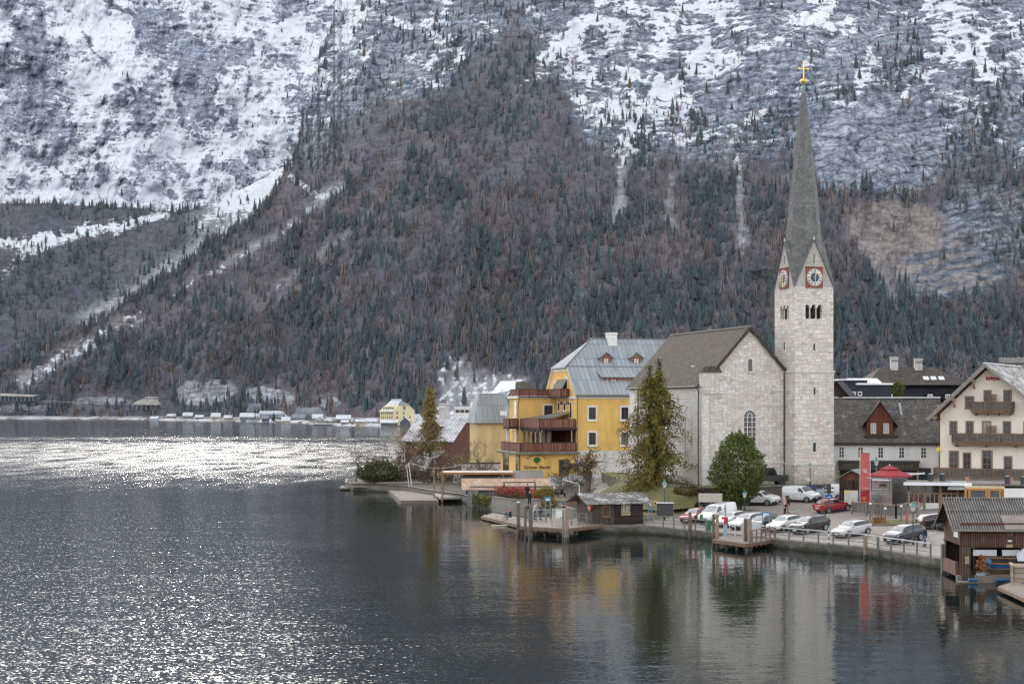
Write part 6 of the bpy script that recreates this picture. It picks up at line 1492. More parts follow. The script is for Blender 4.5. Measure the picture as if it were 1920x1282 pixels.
	o = tp.build('tarpaulin', plain('pale_tarp', (.50, .53, .58), .45, .12, 2)); o.matrix_world = M; tag(o, 'crumpled pale grey tarpaulin over the boats', 'tarpaulin')
	# plant pot, crates and blue fenders at the water's edge
	pt = thing('flower_pot', 'pale blue pot of dried orange flowers at the water edge', 'flower pot', tuple(M @ Vector((1.18, -1.1, .05))), 0)
	MB().tube([(0, 0, 0), (0, 0, .62)], [.28, .36], 12).build('pot', plain('pot_blue', (.34, .38, .42), .6, .15, 3), pt)
	fl = MB(); rg = random.Random(8)
	for i in range(190):
		zz = .62 + rg.random() ** .8 * 1.25; r_ = .48 * (1 - (zz - .62) / 2.2); t = rg.random() * 6.28; c = Vector((r_ * rg.random() ** .5 * math.cos(t), r_ * rg.random() ** .5 * math.sin(t), zz)); d = Vector((rg.uniform(-1, 1), rg.uniform(-1, 1), rg.uniform(-1, 1))).normalized() * .1; e2 = d.orthogonal().normalized() * .1
		fl.poly([c - d, c + e2, c + d, c - e2])
	fl.build('flowers', plain('dried_orange', (.27, .11, .04), .8, .5, 5), pt)
	ld = MB().box(-.6, 9, -2.0, -.95, -.25, .06).build('landing', plain('mossy_stone', (.18, .165, .13), .9, .4, 1.5, dirt=.7), T)
	for i, (x, y, lab) in enumerate(((.45, -1.75, 'blue plastic fender near the boathouse corner post'), (2.3, -2.1, 'blue plastic fender near the flower pot'), (3.0, -1.75, 'blue plastic fender under the grey beam'))):
		o = MB().tube([(-.35, 0, 0), (-.28, 0, 0), (.28, 0, 0), (.35, 0, 0)], [.04, .13, .13, .04], 10).build('fender', BL); o.matrix_world = M @ Matrix.Translation((x, y, .2)) @ Matrix.Rotation(.2 * i, 4, 'Z'); tag(o, lab, 'fender')
	cr = thing('planked_barge', 'pale planked wooden barge side moored beside the boathouse', 'barge', (W(1897, 1108, 113).x, 113.0, 0), R(-12))
	MB().slab([(0, -1.0, 1.55), (5, -1.0, 1.55), (5, 1.2, 1.55), (0, 1.2, 1.55)], 1.3).build('hull', planks('barge_boards', (.42, .33, .24), .35, False, var=.25, grey=.3), cr); MB().box(-.08, 5, -1.08, -.9, 1.5, 1.62).box(-.08, .1, -1.08, 1.2, 1.5, 1.62).build('gunwale', plain('pale_timber2', (.5, .4, .3), .8, .2, 3), cr)
	for x in (.05, 1.0, 2.0): MB().box(x - .05, x + .05, -1.06, -1.0, .2, 1.5).build('rib', TIMBER, cr)
	deck('boat_jetty', 'weathered plank jetty reaching out past the boathouse', [(1872, 1098), (1925, 1122), (1960, 1110), (1905, 1089)], .45, .2)
boathouse()
def shingle_shed():
	o = W(872, 920, 205); T = thing('boat_shed', 'long low shed with fresh orange brown shingle roof by the water', 'shed', (o.x, 205, 0), R(2))
	def hz(py, Y=205.): return HC - (py - HOR) / F * Y
	ze, zr = hz(915, 203.5), hz(897, 207); L = 11.4; D = 5.0
	MB().box(.6, L - .3, 0, .12, .2, ze + .2).box(.5, .62, .12, D, .2, ze).build('wall', GREYWOOD, T)
	MB().box(.3, 1.7, -.35, -.2, -.8, ze - .1).build('water_boards', planks('silver_boards', (.33, .31, .285), .3, True, var=.25, grey=.4), T)
	for x in (.4, 1.6): MB().box(x - .1, x + .1, -.3, -.08, -1.2, .6).build('post', PILE, T)
	gable_roof(T, 0, L, 0, D, ze, zr, SHINGLE, .5, .1, end=.45)
	MB().prism([(0, ze), (D, ze), (D / 2, zr - .1)], 'x', -.1, .0).build('gable', NEWWOOD, T); MB().bar((-.47, -.5, ze - .3), (-.47, D / 2, zr - .02), .05, .16).build('barge_board', NEWWOOD, T)
	o2 = W(868, 905, 214); S = thing('grey_shed', 'second shed with old grey board roof behind the shingle roof', 'shed', (o2.x, 214, .8), R(-2))
	zz = hz(897, 213) - .8; MB().box(.4, 10.4, .4, 4, -.3, zz).build('wall', DARKPL, S); MB().slab([(0, -.3, zz - .05), (10.9, -.3, zz - .05), (10.6, 4.3, zz + .95), (-.2, 4.3, zz + .75)], .12).build('roof', planks('old_grey_roof', (.24, .23, .22), .25, False, var=.25, grey=.4), S)
	for j, (x, y, w, d_, pyt, lab) in enumerate(((1030, 196, 3.2, 3.4, 895, 'metal lean to awning roof behind the shingle shed end'), (1066, 203, 3.2, 2.0, 889, 'narrow corrugated awning above the hotel side door'))):
		a = W(x, pyt, y); A = thing('awning_roof', lab, 'awning', (a.x, y, 1.2), R(-4))
		z = a.z - 1.2; MB().slab([(0.3, 0, z - .95), (w + .6, 0, z - 1.05), (w - .2, d_, z), (-.2, d_, z)] if j == 0 else [(0, 0, z - .45), (w, 0, z - .45), (w, d_, z), (0, d_, z)], .07).build('sheet', metal_sheet('awning_sheet', (.20, .22, .24), .3, .3, .7), A)
		for xx in (.4, w - .1): MB().box(xx - .05, xx + .05, .1, .2, -.3, z - 1.0 if j == 0 else z - .5).build('post', ZINC, A)
shingle_shed()
def pergola():
	o = W(829, 925, 213); T = thing('pergola', 'new larch timber pergola with white canvas top over the lakeside terrace', 'pergola', (o.x, 213, .6), R(1))
	def hz(py, Y=213.): return HC - (py - HOR) / F * Y - .6
	zt = hz(889); L = 9.5; NW = NEWWOOD
	for x, y in ((0, 0), (0, 5.5), (-1.2, 4.2), (4.6, 5.5), (L, 0), (L, 5.5)): MB().box(x - .11, x + .11, y - .11, y + .11, -.5, zt + (.9 if (x, y) == (-1.2, 4.2) or (x, y) == (0, 5.5) else 0)).build('post', NW, T)
	b = MB()
	for y in (0, 5.5): b.bar((-.4, y, zt + .1), (L, y, zt + .1), .14, .24)
	b.build('beam', NW, T); b = MB()
	for x in (0, L): b.bar((x, -.3, zt + .25), (x, 5.8, zt + .25), .12, .16)
	b.build('cross_beam', NW, T); MB().bar((0, 0, zt - 1.0), (.9, 0, zt + .05), .1).bar((0, .9, zt + .05), (0, 0, zt - 1.0), .1).build('brace', NW, T)
	MB().slab([(.1, .6, zt + .26), (L, .6, zt + .26), (L, 5.3, zt + .30), (.1, 5.3, zt + .30)], .04).build('canvas', plain('white_canvas', (.52, .46, .39), .8, .1, 1.5), T)
	t2 = thing('clothes_post', 'white slanting post with a hanging line in the garden', 'post', (W(772, 898, 236).x, 236, 1), 0); MB().tube([(0, 0, 0), (-.45, 0, 3.6)], .07, 6).build('pole', WHITE, t2); MB().tube([(-.45 + i * .9, 0, 3.6 - .55 * math.sin(i / 8 * PI) - .07 * i) for i in range(9)], .025, 5).build('line', WHITE, t2)
	t3 = thing('bird_house', 'small pointed bird house on a slim white pole in the garden', 'bird house', (W(767, 898, 235).x, 235, 1), 0); MB().tube([(0, 0, 0), (-.35, 0, 2.9)], .055, 6).build('pole', WHITE, t3); MB().hull([(-.6, -.2, 2.85), (-.1, -.2, 2.85), (-.1, .2, 2.85), (-.6, .2, 2.85)], [(-.40, -.05, 3.5), (-.30, -.05, 3.5), (-.30, .05, 3.5), (-.40, .05, 3.5)]).build('box', plain('bird_wood', (.45, .27, .16), .8, .2, 3), t3)
	w = thing('garden_wall', 'low grey garden wall with plank top along the lake garden', 'wall', (W(720, 905, 243).x, 243, 0), 0)
	MB().box(-4.6, 5.6, 0, .3, -.6, 1.25).build('wall', STONE_Q, w); MB().box(-4.7, 5.7, -.1, .4, 1.25, 1.35).build('coping', plain('pale_plank', (.50, .47, .42), .8, .25, 2), w); MB().box(-4.6, -1.2, -1.2, 0, .6, .75).build('shelf', PLANKDECK, w)
	f = thing('garden_fence', 'dark slatted fence behind the bare fruit trees', 'fence', (W(835, 868, 255).x, 255, 1.1), R(3))
	fm = MB()
	for i in range(70): fm.box(i * .14, i * .14 + .11, 0, .03, 0, 2.6)
	fm.build('slat', DARKPL, f); MB().box(0, 9.8, .03, .1, .3, .42).box(0, 9.8, .03, .1, 1.2, 1.32).build('rail', DARKWOOD, f)
	w2 = thing('white_garden_wall', 'pale plastered garden wall with a dark plank cap, seen between bare branches', 'wall', (W(880, 872, 246).x, 246, 1), R(2)); MB().box(-2.5, 6.0, 0, .3, 0, 3.1).build('wall', WPLAST, w2); MB().box(-2.6, 6.1, -.15, .45, 3.1, 3.25).build('coping', DARKWOOD, w2)
	st = thing('garden_stair', 'grey railed steps climbing beside the ochre ground floor', 'stairs', (W(915, 890, 214).x, 214, 1.4), 0)
	m = MB()
	for i in range(7): m.box(i * .32, i * .32 + .34, 0, 1.0, 0, .2 + i * .19)
	m.build('steps', CONC, st); r_ = MB(); r_.bar((0, 0, 1.1), (2.2, 0, 2.4), .06).bar((0, 0, .6), (2.2, 0, 1.9), .05)
	for i in range(4): r_.bar((i * .7, 0, .2 + i * .4), (i * .7, 0, 1.1 + i * .42), .05)
	r_.build('handrail', plain('grey_rail', (.45, .46, .46), .5, .1, 2), st)
	# swing frame in front of the shingle roof
	a = W(945, 925, 196); S = thing('swing_frame', 'dark timber swing frame standing before the shingle roof', 'swing', (a.x, 196, 1.1), R(3)); z = HC - (904 - HOR) / F * 196 - 1.1
	for x in (0, 3.8):
		MB().bar((x - .1, -.6, 0), (x, 0, z), .1).build('leg', DARKWOOD, S); MB().bar((x + .25, .6, 0), (x, 0, z), .1).build('leg', DARKWOOD, S)
	MB().bar((-.1, 0, z), (3.9, 0, z), .12).build('beam', DARKWOOD, S)
pergola()
def garden_bank():
	w = thing('bank_wall', 'pale stone retaining wall under the red hedge by the gangway', 'wall', (0, 0, 0))
	def run(pts, z0, z1, th=.4):
		m, c = MB(), MB()
		for a, b in zip(pts[:-1], pts[1:]):
			m.bar((a[0], a[1], (z0 + z1) / 2), (b[0], b[1], (z0 + z1) / 2), th, z1 - z0); c.bar((a[0], a[1], z1 + .05), (b[0], b[1], z1 + .05), th + .15, .1)
		m.build('wall', masonry('pale_bank_stone', [(.30, .285, .26), (.40, .38, .35), (.34, .32, .30)], .5, .22, .03, (.22, .21, .19), 0, .05), w); c.build('coping', CONC, w)
	run([(-2.3, 196.2), (.25, 189.7), (4.5, 183.6), (6.7, 171.6)], -.8, 1.7)
	run([(1.6, 184.0), (5.0, 181.0), (9.5, 178.5)], 0.6, 2.1)
garden_bank()
# ---------------------------------------------------------------- pavilion, kiosks and other buildings round the square
def pavilion():
	o = G(1752, 953); T = thing('pavilion', 'flat roofed timber and glass pavilion with snow edged roof below the chalet', 'pavilion', (o.x, o.y, o.z), R(-14))
	Y0 = o.y; K = F / Y0
	def hz(py, Y=Y0): return HC - (py - HOR) / F * Y - o.z
	U = lambda px: (px - 1752) / (K * 1.03)
	zt = hz(908); u0, u1 = U(1704), U(1815)
	MB().box(u0 - .3, U(1925), -.9, 5.5, zt - .02, zt + .18).build('roof', plain('gravel_roof', (.20, .185, .165), .95, .3, 3), T); MB().box(u0 - .5, u1 + .3, -1.1, -.9, zt - .05, zt + .24).build('snow_edge', SNOW, T)
	MB().box(u0, U(1925), .6, 5, -.4, zt - .02).build('back_wall', plain('dim_interior', (.06, .045, .04), .8, .4, 2), T)
	PW = plain('pavilion_post', (.25, .16, .10), .8, .3, 3)
	for px in (1733, 1763, 1795): MB().box(U(px) - .12, U(px) + .12, -.1, .15, -.3, zt - .02).build('post', PW, T)
	MB().box(u0, u1, -.08, .1, zt - .95, zt - .8).build('beam', PW, T); MB().box(u0, u1, 0, .1, -.4, .55).build('plinth', WPLAST, T)
	rng = random.Random(2); RDI = plain('red_curtain', (.22, .02, .03), .6, .4, 3)
	for a, b in ((1705, 1731), (1736, 1760), (1766, 1793), (1797, 1812)):
		g = MB().box(U(a), U(b), .04, .07, .55, zt - .95).build('glazing', glassmat('pavilion_glass', (.05, .04, .04), .05), T); MB().box(U(a), U(b), .04, .07, zt - .8, zt - .02).build('glazing', MATS['pavilion_glass'], T)
		f = MB(); n = 3
		for i in range(n + 1): x = U(a) + (U(b) - U(a)) * i / n; f.box(x - .035, x + .035, 0, .04, .55, zt - .95)
		f.build('frame', MATS['pale_timber'], g); MB().box(U(a) + .2, U(a) + .5, .08, .1, .6, 1.7).build('red_poster', RDI, g)
	ow = plain('honey_wood', (.50, .23, .055), .6, .2, 3)
	b = MB().box(U(1809), U(1878), -1.6, .6, .9, zt - .25).build('bay', plain('bay_dark', (.05, .05, .05), .3, .3, 3), T)
	f = MB()
	for px in (1809, 1816, 1847, 1852, 1872, 1878): f.box(U(px) - .1, U(px) + .1, -1.68, -1.6, .9, zt - .25)
	f.box(U(1809), U(1878), -1.7, -1.6, zt - .45, zt - .2).box(U(1809), U(1878), -1.7, -1.6, .8, 1.0); f.build('frame', ow, b); MB().box(U(1807), U(1880), -1.75, .6, zt - .25, zt - .05).build('awning_edge', plain('cream_boards', (.62, .50, .36), .7, .15, 3), b)
	for a_, b2 in ((1818, 1845), (1854, 1870)): MB().box(U(a_), U(b2), -1.64, -1.605, 1.05, zt - .5).build('glazing', glassmat('bay_glass', (.10, .11, .115), .05), b)
	MB().box(U(1879), U(1960), -2.2, .6, -.4, zt - .25).build('white_block', WPLAST, T)
	MB().slab([(U(1776), -1.3, 2.0), (U(1812), -1.5, 2.0), (U(1812), -.1, 2.75), (U(1782), -.1, 2.75)], .05).build('glass_canopy', plain('canopy_glass', (.30, .32, .32), .2, .2, 3), T)
	def pot(px, pyb, hgt, lab, mat, name, cat, Y=Y0 + 2.0):
		p = W(px, pyb, Y); t = thing(name, lab, cat, (p.x, Y, zt + o.z + .18), 0); r = hgt * .34 if mat is TERRA else .27
		MB().tube([(0, 0, 0), (0, 0, hgt * .82), (0, 0, hgt * .82), (0, 0, hgt)], [r * .8 if mat is TERRA else r, r, r * 1.15, r * 1.15], 14).build('body', mat, t)
		if mat is not TERRA: MB().tube([(0, 0, hgt), (0, 0, hgt + .06)], r * .7, 12).build('top_ring', RAILTOP, t)
		else: MB().tube([(0, 0, hgt - .02), (0, 0, hgt + .02)], r, 12).build('soil', DIRT, t)
	TERRA = plain('terracotta', (.52, .25, .155), .8, .15, 3); VENT = plain('vent_pipe', (.035, .045, .06), .5, .2, 3)
	pot(1745, 900, .72, 'dark vent pipe at the thin end of the pavilion roof', VENT, 'vent_pipe', 'vent', Y0 + 3.2); pot(1767, 900, .72, 'dark vent pipe second along the pavilion roof', VENT, 'vent_pipe', 'vent', Y0 + 3.4)
	pot(1889, 912, .75, 'dark vent pipe on the roof above the white block', VENT, 'vent_pipe', 'vent', Y0 - 3.0); pot(1919, 912, .75, 'dark vent pipe at the picture edge above the white block', VENT, 'vent_pipe', 'vent', Y0 - 3.6)
	pot(1813, 900, .55, 'terracotta pot on the pavilion roof nearer the vent pipes', TERRA, 'plant_pot', 'pot', Y0 + 1.2); pot(1896, 903, .55, 'terracotta pot on the pavilion roof close to the white block', TERRA, 'plant_pot', 'pot', Y0 - .6)
	# weathered cube and the hut with a green roof
	p = W(1673, 957, 163); C_ = thing('wooden_cube', 'windowless grey weathered board cube with a flat roof behind the red banner', 'kiosk', (p.x, 163, 2.0), R(52))
	zz = HC - (893 - HOR) / F * 163 - 2.0
	CB = planks('silver_cladding', (.50, .455, .41), .16, False, var=.22, grey=.5); CB2 = planks('shaded_cladding', (.20, .19, .185), .16, False, var=.2, grey=.3)  # second, darker copy of the boards: shade of that face put into the colour
	MB().box(-.02, 3.7, 0, 2.25, -.4, zz).build('wall', CB, C_); MB().box(.0, 3.72, -.03, 0, -.4, zz).build('end_wall', CB2, C_)
	MB().box(-.2, 7.5, -.2, 2.4, zz, zz + .14).build('roof', plain('flat_roof', (.16, .17, .165), .9, .3, 2), C_); MB().box(-.25, 7.5, -.25, -.2, zz + .02, zz + .18).box(-.25, -.2, -.2, 2.4, zz + .02, zz + .18).build('roof_edge', SNOW, C_)
	MB().box(-.06, -.02, .6, 1.4, zz - 1.1, zz - .75).build('hatch', BROWNP, C_); MB().box(-.4, 0, .1, 2.0, zz - .45, zz - .3).build('shelf_roof', SNOW, C_)
	p = W(1602, 918, 166); H = thing('red_hut', 'small red brown hut with green sheet roof next to the tower', 'hut', (p.x, 166, 3.2), R(-22))
	def h2(py): return HC - (py - HOR) / F * 166 - 3.2
	MB().prism([(-1.5, -.5), (1.1, -.5), (1.1, h2(899)), (-.25, h2(881)), (-1.5, h2(896))], 'y', 0, 3.5).build('wall', REDWOOD, H)
	GR = metal_sheet('green_roof', (.17, .215, .20), .5, .3, .5); k = 1.0
	MB().slab([(-2.0, -.4, h2(899.5)), (-.25, -.4, h2(880)), (-.25, 3.6, h2(880)), (-2.0, 3.6, h2(899.5))], .1).slab([(-.25, -.4, h2(880) - .003), (1.9, -.4, h2(899)), (1.9, 3.6, h2(899)), (-.25, 3.6, h2(880) - .003)], .1).build('roof', GR, H)
	MB().box(-1.4, 0, -.9, -.01, -.4, h2(897) - .15).build('porch', DARKPL, H)
	# parasol
	p = W(1668, 900, 159); P_ = thing('parasol', 'large red square parasol with a small second tier above the kiosk roof', 'parasol', (p.x, 159, 3.4), R(20))
	zt_, zb = HC - (870 - HOR) / F * 159 - 3.4, HC - (889 - HOR) / F * 159 - 3.4
	P_.scale = (.9, .9, .97); FAB = plain('parasol_red', (.34, .032, .045), .8, .15, 2)
	MB().tube([(0, 0, -.3), (0, 0, zt_)], .05, 8).build('pole', ZINC, P_); c = MB()
	q = [(-1.75, -1.75), (1.75, -1.75), (1.75, 1.75), (-1.75, 1.75)]; zi = zb + .62
	for i in range(4): a, b = q[i], q[(i + 1) % 4]; c.poly([(a[0], a[1], zb), (b[0], b[1], zb), (b[0] * .3, b[1] * .3, zi), (a[0] * .3, a[1] * .3, zi)]); c.poly([(a[0], a[1], zb), (b[0], b[1], zb), (b[0], b[1], zb - .16), (a[0], a[1], zb - .16)])
	c.build('canopy', FAB, P_); t = MB()
	for i in range(4): a, b = q[i], q[(i + 1) % 4]; t.poly([(a[0] * .46, a[1] * .46, zi + .02), (b[0] * .46, b[1] * .46, zi + .02), (0, 0, zt_)])
	t.build('top_tier', FAB, P_); MB().sphere((0, 0, zt_ + .05), .08, 8, 6).build('knob', WHITE, P_)
pavilion()
def fence(pts, label, h=1.05, step=1.6, mat=None, low=False):
	T = thing('wooden_fence', label, 'fence', tuple(pts[0])); o = Vector(pts[0]); m = mat or GREYWOOD; s = MB()
	for a, b in zip(pts[:-1], pts[1:]):
		a = Vector(a) - o; b = Vector(b) - o; L = (b - a).length; n = int(L / .15)
		for i in range(n): p, q = a.lerp(b, (i + .1) / n), a.lerp(b, (i + .85) / n); s.bar((p.x, p.y, p.z + h * .52), (q.x, q.y, q.z + h * .52), .03, h * .8)
		k = max(1, int(L / step))
		for i in range(k + 1): p = a.lerp(b, i / k); MB().box(p.x - .07, p.x + .07, p.y - .07, p.y + .07, p.z - .3, p.z + h).build('post', GREYWOOD, T)
		MB().bar((a.x, a.y, a.z + h), (b.x, b.y, b.z + h), .12, .07).build('rail', plain('rail_brown', (.30, .21, .14), .8, .25, 3), T)
	s.build('slat', m, T); return T
fence([G(1598, 964) + Vector((0, 0, .1)), G(1680, 972) + Vector((0, 0, .1)), G(1720, 966) + Vector((0, 0, .1))], 'grey slatted wooden fence round the pavilion terrace', 1.2)
fence([W(1535, 908, 184), W(1568, 907, 188)], 'brown picket fence at the foot of the tower', .9, mat=TIMBER)
# ---------------------------------------------------------------- vehicles
TYRE = plain('tyre', (.018, .018, .02), .8, .2, 5); RIM = plain('alloy_rim', (.42, .43, .45), .35, .15, 5, metal=.6); CARGLASS = glassmat('car_glass', (.018, .022, .024), .04, .9)
LAMP = plain('headlamp', (.62, .64, .66), .15, .1, 4); TAIL = plain('tail_lamp', (.40, .01, .012), .2, .15, 4); TRIM = plain('black_trim', (.02, .02, .022), .6, .2, 5); PLATE = plain('number_plate', (.72, .72, .70), .5, .05, 4)
def paint(name, col, rough=.28):
	if name in MATS: return MATS[name]
	m = plain(name, col, rough, .06, .8, spec=.6); b = [n for n in m.node_tree.nodes if n.type == 'BSDF_PRINCIPLED'][0]
	b.inputs['Coat Weight'].default_value = .8; b.inputs['Coat Roughness'].default_value = .05
	return m
# side profiles: station (0 nose .. 1 tail), bottom, belt, top (fractions of height), roof half width fraction
PROF = {
 'hatch': dict(L=4.2, H=1.48, Wd=1.78, wb=(.19, .80), st=[(0, .26, .40, .43, .62), (.02, .20, .47, .50, .74), (.10, .17, .55, .58, .84), (.24, .15, .62, .66, .86), (.29, .14, .64, .69, .84), (.43, .13, .66, .965, .70), (.55, .13, .665, 1.0, .69), (.74, .13, .68, .985, .68), (.87, .14, .70, .93, .66), (.965, .18, .68, .72, .76), (1.0, .28, .50, .54, .70)], glass=(4, 9), ws=(4, 5), rw=(8, 9)),
 'suv': dict(L=4.35, H=1.64, Wd=1.84, wb=(.19, .80), st=[(0, .28, .44, .48, .66), (.02, .21, .52, .55, .78), (.08, .18, .60, .63, .86), (.22, .16, .65, .69, .88), (.27, .15, .66, .71, .86), (.40, .14, .68, .955, .72), (.54, .14, .69, 1.0, .71), (.78, .14, .70, .985, .70), (.91, .15, .72, .93, .69), (.975, .19, .68, .72, .80), (1.0, .28, .50, .55, .74)], glass=(4, 9), ws=(4, 5), rw=(8, 9)),
 'wagon': dict(L=4.75, H=1.47, Wd=1.82, wb=(.19, .79), st=[(0, .26, .40, .44, .62), (.02, .20, .48, .51, .76), (.10, .17, .57, .60, .84), (.25, .15, .63, .67, .86), (.30, .14, .65, .70, .84), (.44, .13, .67, .97, .70), (.56, .13, .675, 1.0, .69), (.80, .13, .69, .975, .67), (.91, .14, .71, .92, .66), (.975, .18, .68, .73, .78), (1.0, .28, .50, .55, .72)], glass=(4, 9), ws=(4, 5), rw=(8, 9)),
 'van': dict(L=4.5, H=1.86, Wd=1.82, wb=(.18, .80), st=[(0, .22, .38, .42, .68), (.02, .17, .46, .49, .80), (.09, .14, .53, .56, .88), (.20, .13, .58, .62, .90), (.24, .12, .60, .65, .88), (.37, .11, .61, .95, .78), (.46, .11, .615, .99, .77), (.75, .11, .62, 1.0, .77), (.95, .12, .63, .985, .77), (.985, .15, .62, .95, .77), (1.0, .22, .50, .90, .76)], glass=(4, 6), ws=(4, 5), rw=(9, 10)),
 'bigvan': dict(L=5.0, H=1.98, Wd=1.92, wb=(.17, .80), st=[(0, .22, .38, .42, .70), (.02, .17, .45, .48, .82), (.08, .14, .52, .55, .88), (.16, .13, .57, .60, .90), (.19, .12, .585, .63, .88), (.34, .11, .60, .95, .80), (.43, .11, .61, .99, .79), (.75, .11, .62, 1.0, .79), (.95, .12, .63, .985, .79), (.985, .15, .62, .95, .79), (1.0, .22, .50, .90, .78)], glass=(4, 6), ws=(4, 5), rw=(9, 10)),
}
def car(kind, loc, heading, mat, label, group=None, name='parked_car', cat='car', scale=1.0, cladding=False, ws_bright=None):
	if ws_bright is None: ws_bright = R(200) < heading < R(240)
	P = PROF[kind]; L, H, Wd = P['L'], P['H'], P['Wd']
	x, y = loc.x, loc.y
	# stand square on the sloping ground
	gx = (zpark(x + 1, y) - zpark(x - 1, y)) / 2; gy = (zpark(x, y + 1) - zpark(x, y - 1)) / 2
	T = thing(name, label, cat, (x, y, loc.z), heading, group); T.scale = (scale * .93,) * 3
	nrm = Vector((-gx, -gy, 1)).normalized(); T.rotation_mode = 'QUATERNION'
	T.rotation_quaternion = Vector((0, 0, 1)).rotation_difference(nrm) @ Euler((0, 0, heading)).to_quaternion()
	rings = []
	for s, zb, zt_, top, rw in P['st']:
		X = L / 2 - s * L; w = Wd / 2 * (1 - .16 * max(0, (.10 - s) / .10) ** 2 - .12 * max(0, (s - .92) / .08) ** 2)
		b, bl, t = zb * H, zt_ * H, top * H; wr = Wd / 2 * rw; g_ = max(0.0, t - bl)
		half = [(w * .86, b), (w * .97, b + (bl - b) * .18), (w, b + (bl - b) * .55), (w * .975, bl - .02), (w * .94, bl + g_ * .06), (wr + (w * .94 - wr) * .12, bl + g_ * .86), (wr * .88, t - g_ * .02 - .01), (wr * .45, t)]
		rings.append((X, half))
	V = []; n = 8
	for X, half in rings:
		V += [(X, -p[0], p[1]) for p in half] + [(X, p[0], p[1]) for p in reversed(half)]
	mb = MB(); mb.v = V; m2 = 2 * n
	for i in range(len(rings) - 1):
		for j in range(m2):
			a, b = i * m2 + j, i * m2 + (j + 1) % m2; mb.f.append((a, b, b + m2, a + m2))
	mb.f.append(tuple(range(m2))); mb.f.append(tuple(range((len(rings) - 1) * m2, len(rings) * m2)))
	body = mb.build('body', mat, T, smooth=True)
	mod = body.modifiers.new('soft', 'SUBSURF'); mod.levels = 1; mod.render_levels = 2
	def P3(i, j, side, off=.012):
		X, h = rings[i]; p = h[j]; return Vector((X, side * (p[0] + off), p[1]))
	ga, gb_ = P['glass']
	for side in (-1, 1):
		g = MB(); fr = (.10, .90)
		for i in range(ga, gb_):
			a0, a1 = P3(i, 4, side), P3(i, 5, side); b0, b1 = P3(i + 1, 4, side), P3(i + 1, 5, side)
			q = [a0.lerp(a1, .08), b0.lerp(b1, .08), b0.lerp(b1, .92), a0.lerp(a1, .92)]
			if i == ga: q = [q[0].lerp(q[1], .25), q[1], q[2], q[2]]
			if i == gb_ - 1 and kind not in ('van', 'bigvan'): q = [q[0], q[1].lerp(q[0], .45), q[2].lerp(q[3], .75), q[3]]
			dd = Vector((.02, 0, 0)); q = [q[0] - dd, q[1] + dd, q[2] + dd, q[3] - dd] if i % 2 else q
			g.poly([tuple(p) for p in q])
		g.build('side_window', CARGLASS, T)
	def cross(i0, i1, name_, mat_, f0=.06, f1=.94, off=.035):
		g = MB(); A, B = rings[i0], rings[i1]
		rows = []
		for f in (f0, (f0 + f1) / 2, f1):
			X = A[0] + (B[0] - A[0]) * f; z6 = A[1][6][1] + (B[1][6][1] - A[1][6][1]) * f; z7 = A[1][7][1] + (B[1][7][1] - A[1][7][1]) * f; y6 = (A[1][6][0] + (B[1][6][0] - A[1][6][0]) * f); y7 = A[1][7][0] + (B[1][7][0] - A[1][7][0]) * f
			sx = .02 if i0 < 6 else -.02
			rows.append([(X + sx, -y6, z6 + off * .7), (X + sx, -y7, z7 + off), (X + sx, y7, z7 + off), (X + sx, y6, z6 + off * .7)])
		for r0, r1 in zip(rows[:-1], rows[1:]):
			for j in range(3): g.poly([r0[j], r0[j + 1], r1[j + 1], r1[j]])
		g.build(name_, mat_, T)
	cross(*P['ws'], 'windscreen', CARGLASS if not ws_bright else glassmat('painted_sky_glass', (.34, .355, .36), .08))  # pale glass colour stands in for the bright sky mirrored in it
	if kind in ('van', 'bigvan'):
		X = -L / 2 - .012
		for s in (-1, 1): MB().box(X - .02, X + .05, s * .08 if s > 0 else -.62, .62 if s > 0 else -.08, H * .60, H * .86).build('rear_window', CARGLASS, T)
	else: cross(*P['rw'], 'rear_window', CARGLASS)
	r = .315 if kind in ('hatch', 'wagon') else .345
	for f in P['wb']:
		X = L / 2 - f * L
		for side in (-1, 1):
			yy = side * (Wd / 2 - .10)
			w = MB().disc((X, yy + side * .0, r), r, 22, 'y', .235).build('wheel', TYRE, T); MB().disc((X, yy + side * .12, r), r * .68, 18, 'y', .02).build('rim', RIM, w)
			hub = MB()
			for k in range(5): t = k * 2 * PI / 5; hub.bar((X + .05 * math.cos(t), yy + side * .135, r + .05 * math.sin(t)), (X + r * .6 * math.cos(t + .3), yy + side * .135, r + r * .6 * math.sin(t + .3)), .03, .01, up=(0, 1, 0))
			hub.build('spoke', TRIM, w)
			a = MB(); k = 10
			for q in range(k):
				t0, t1 = PI * q / k, PI * (q + 1) / k
				a.prism([(X + (r + .045) * math.cos(t0), r + (r + .045) * math.sin(t0)), (X + (r + .11) * math.cos(t0), r + (r + .10) * math.sin(t0)), (X + (r + .11) * math.cos(t1), r + (r + .10) * math.sin(t1)), (X + (r + .045) * math.cos(t1), r + (r + .045) * math.sin(t1))], 'y', side * (Wd / 2 - .03), side * (Wd / 2 + .008))
			a.build('wheel_arch', TRIM, T)
	hz_ = .50 * H if kind != 'van' else .44 * H
	h1, h2 = P['st'][1], P['st'][2]; zl = (h1[2] * .9) * H
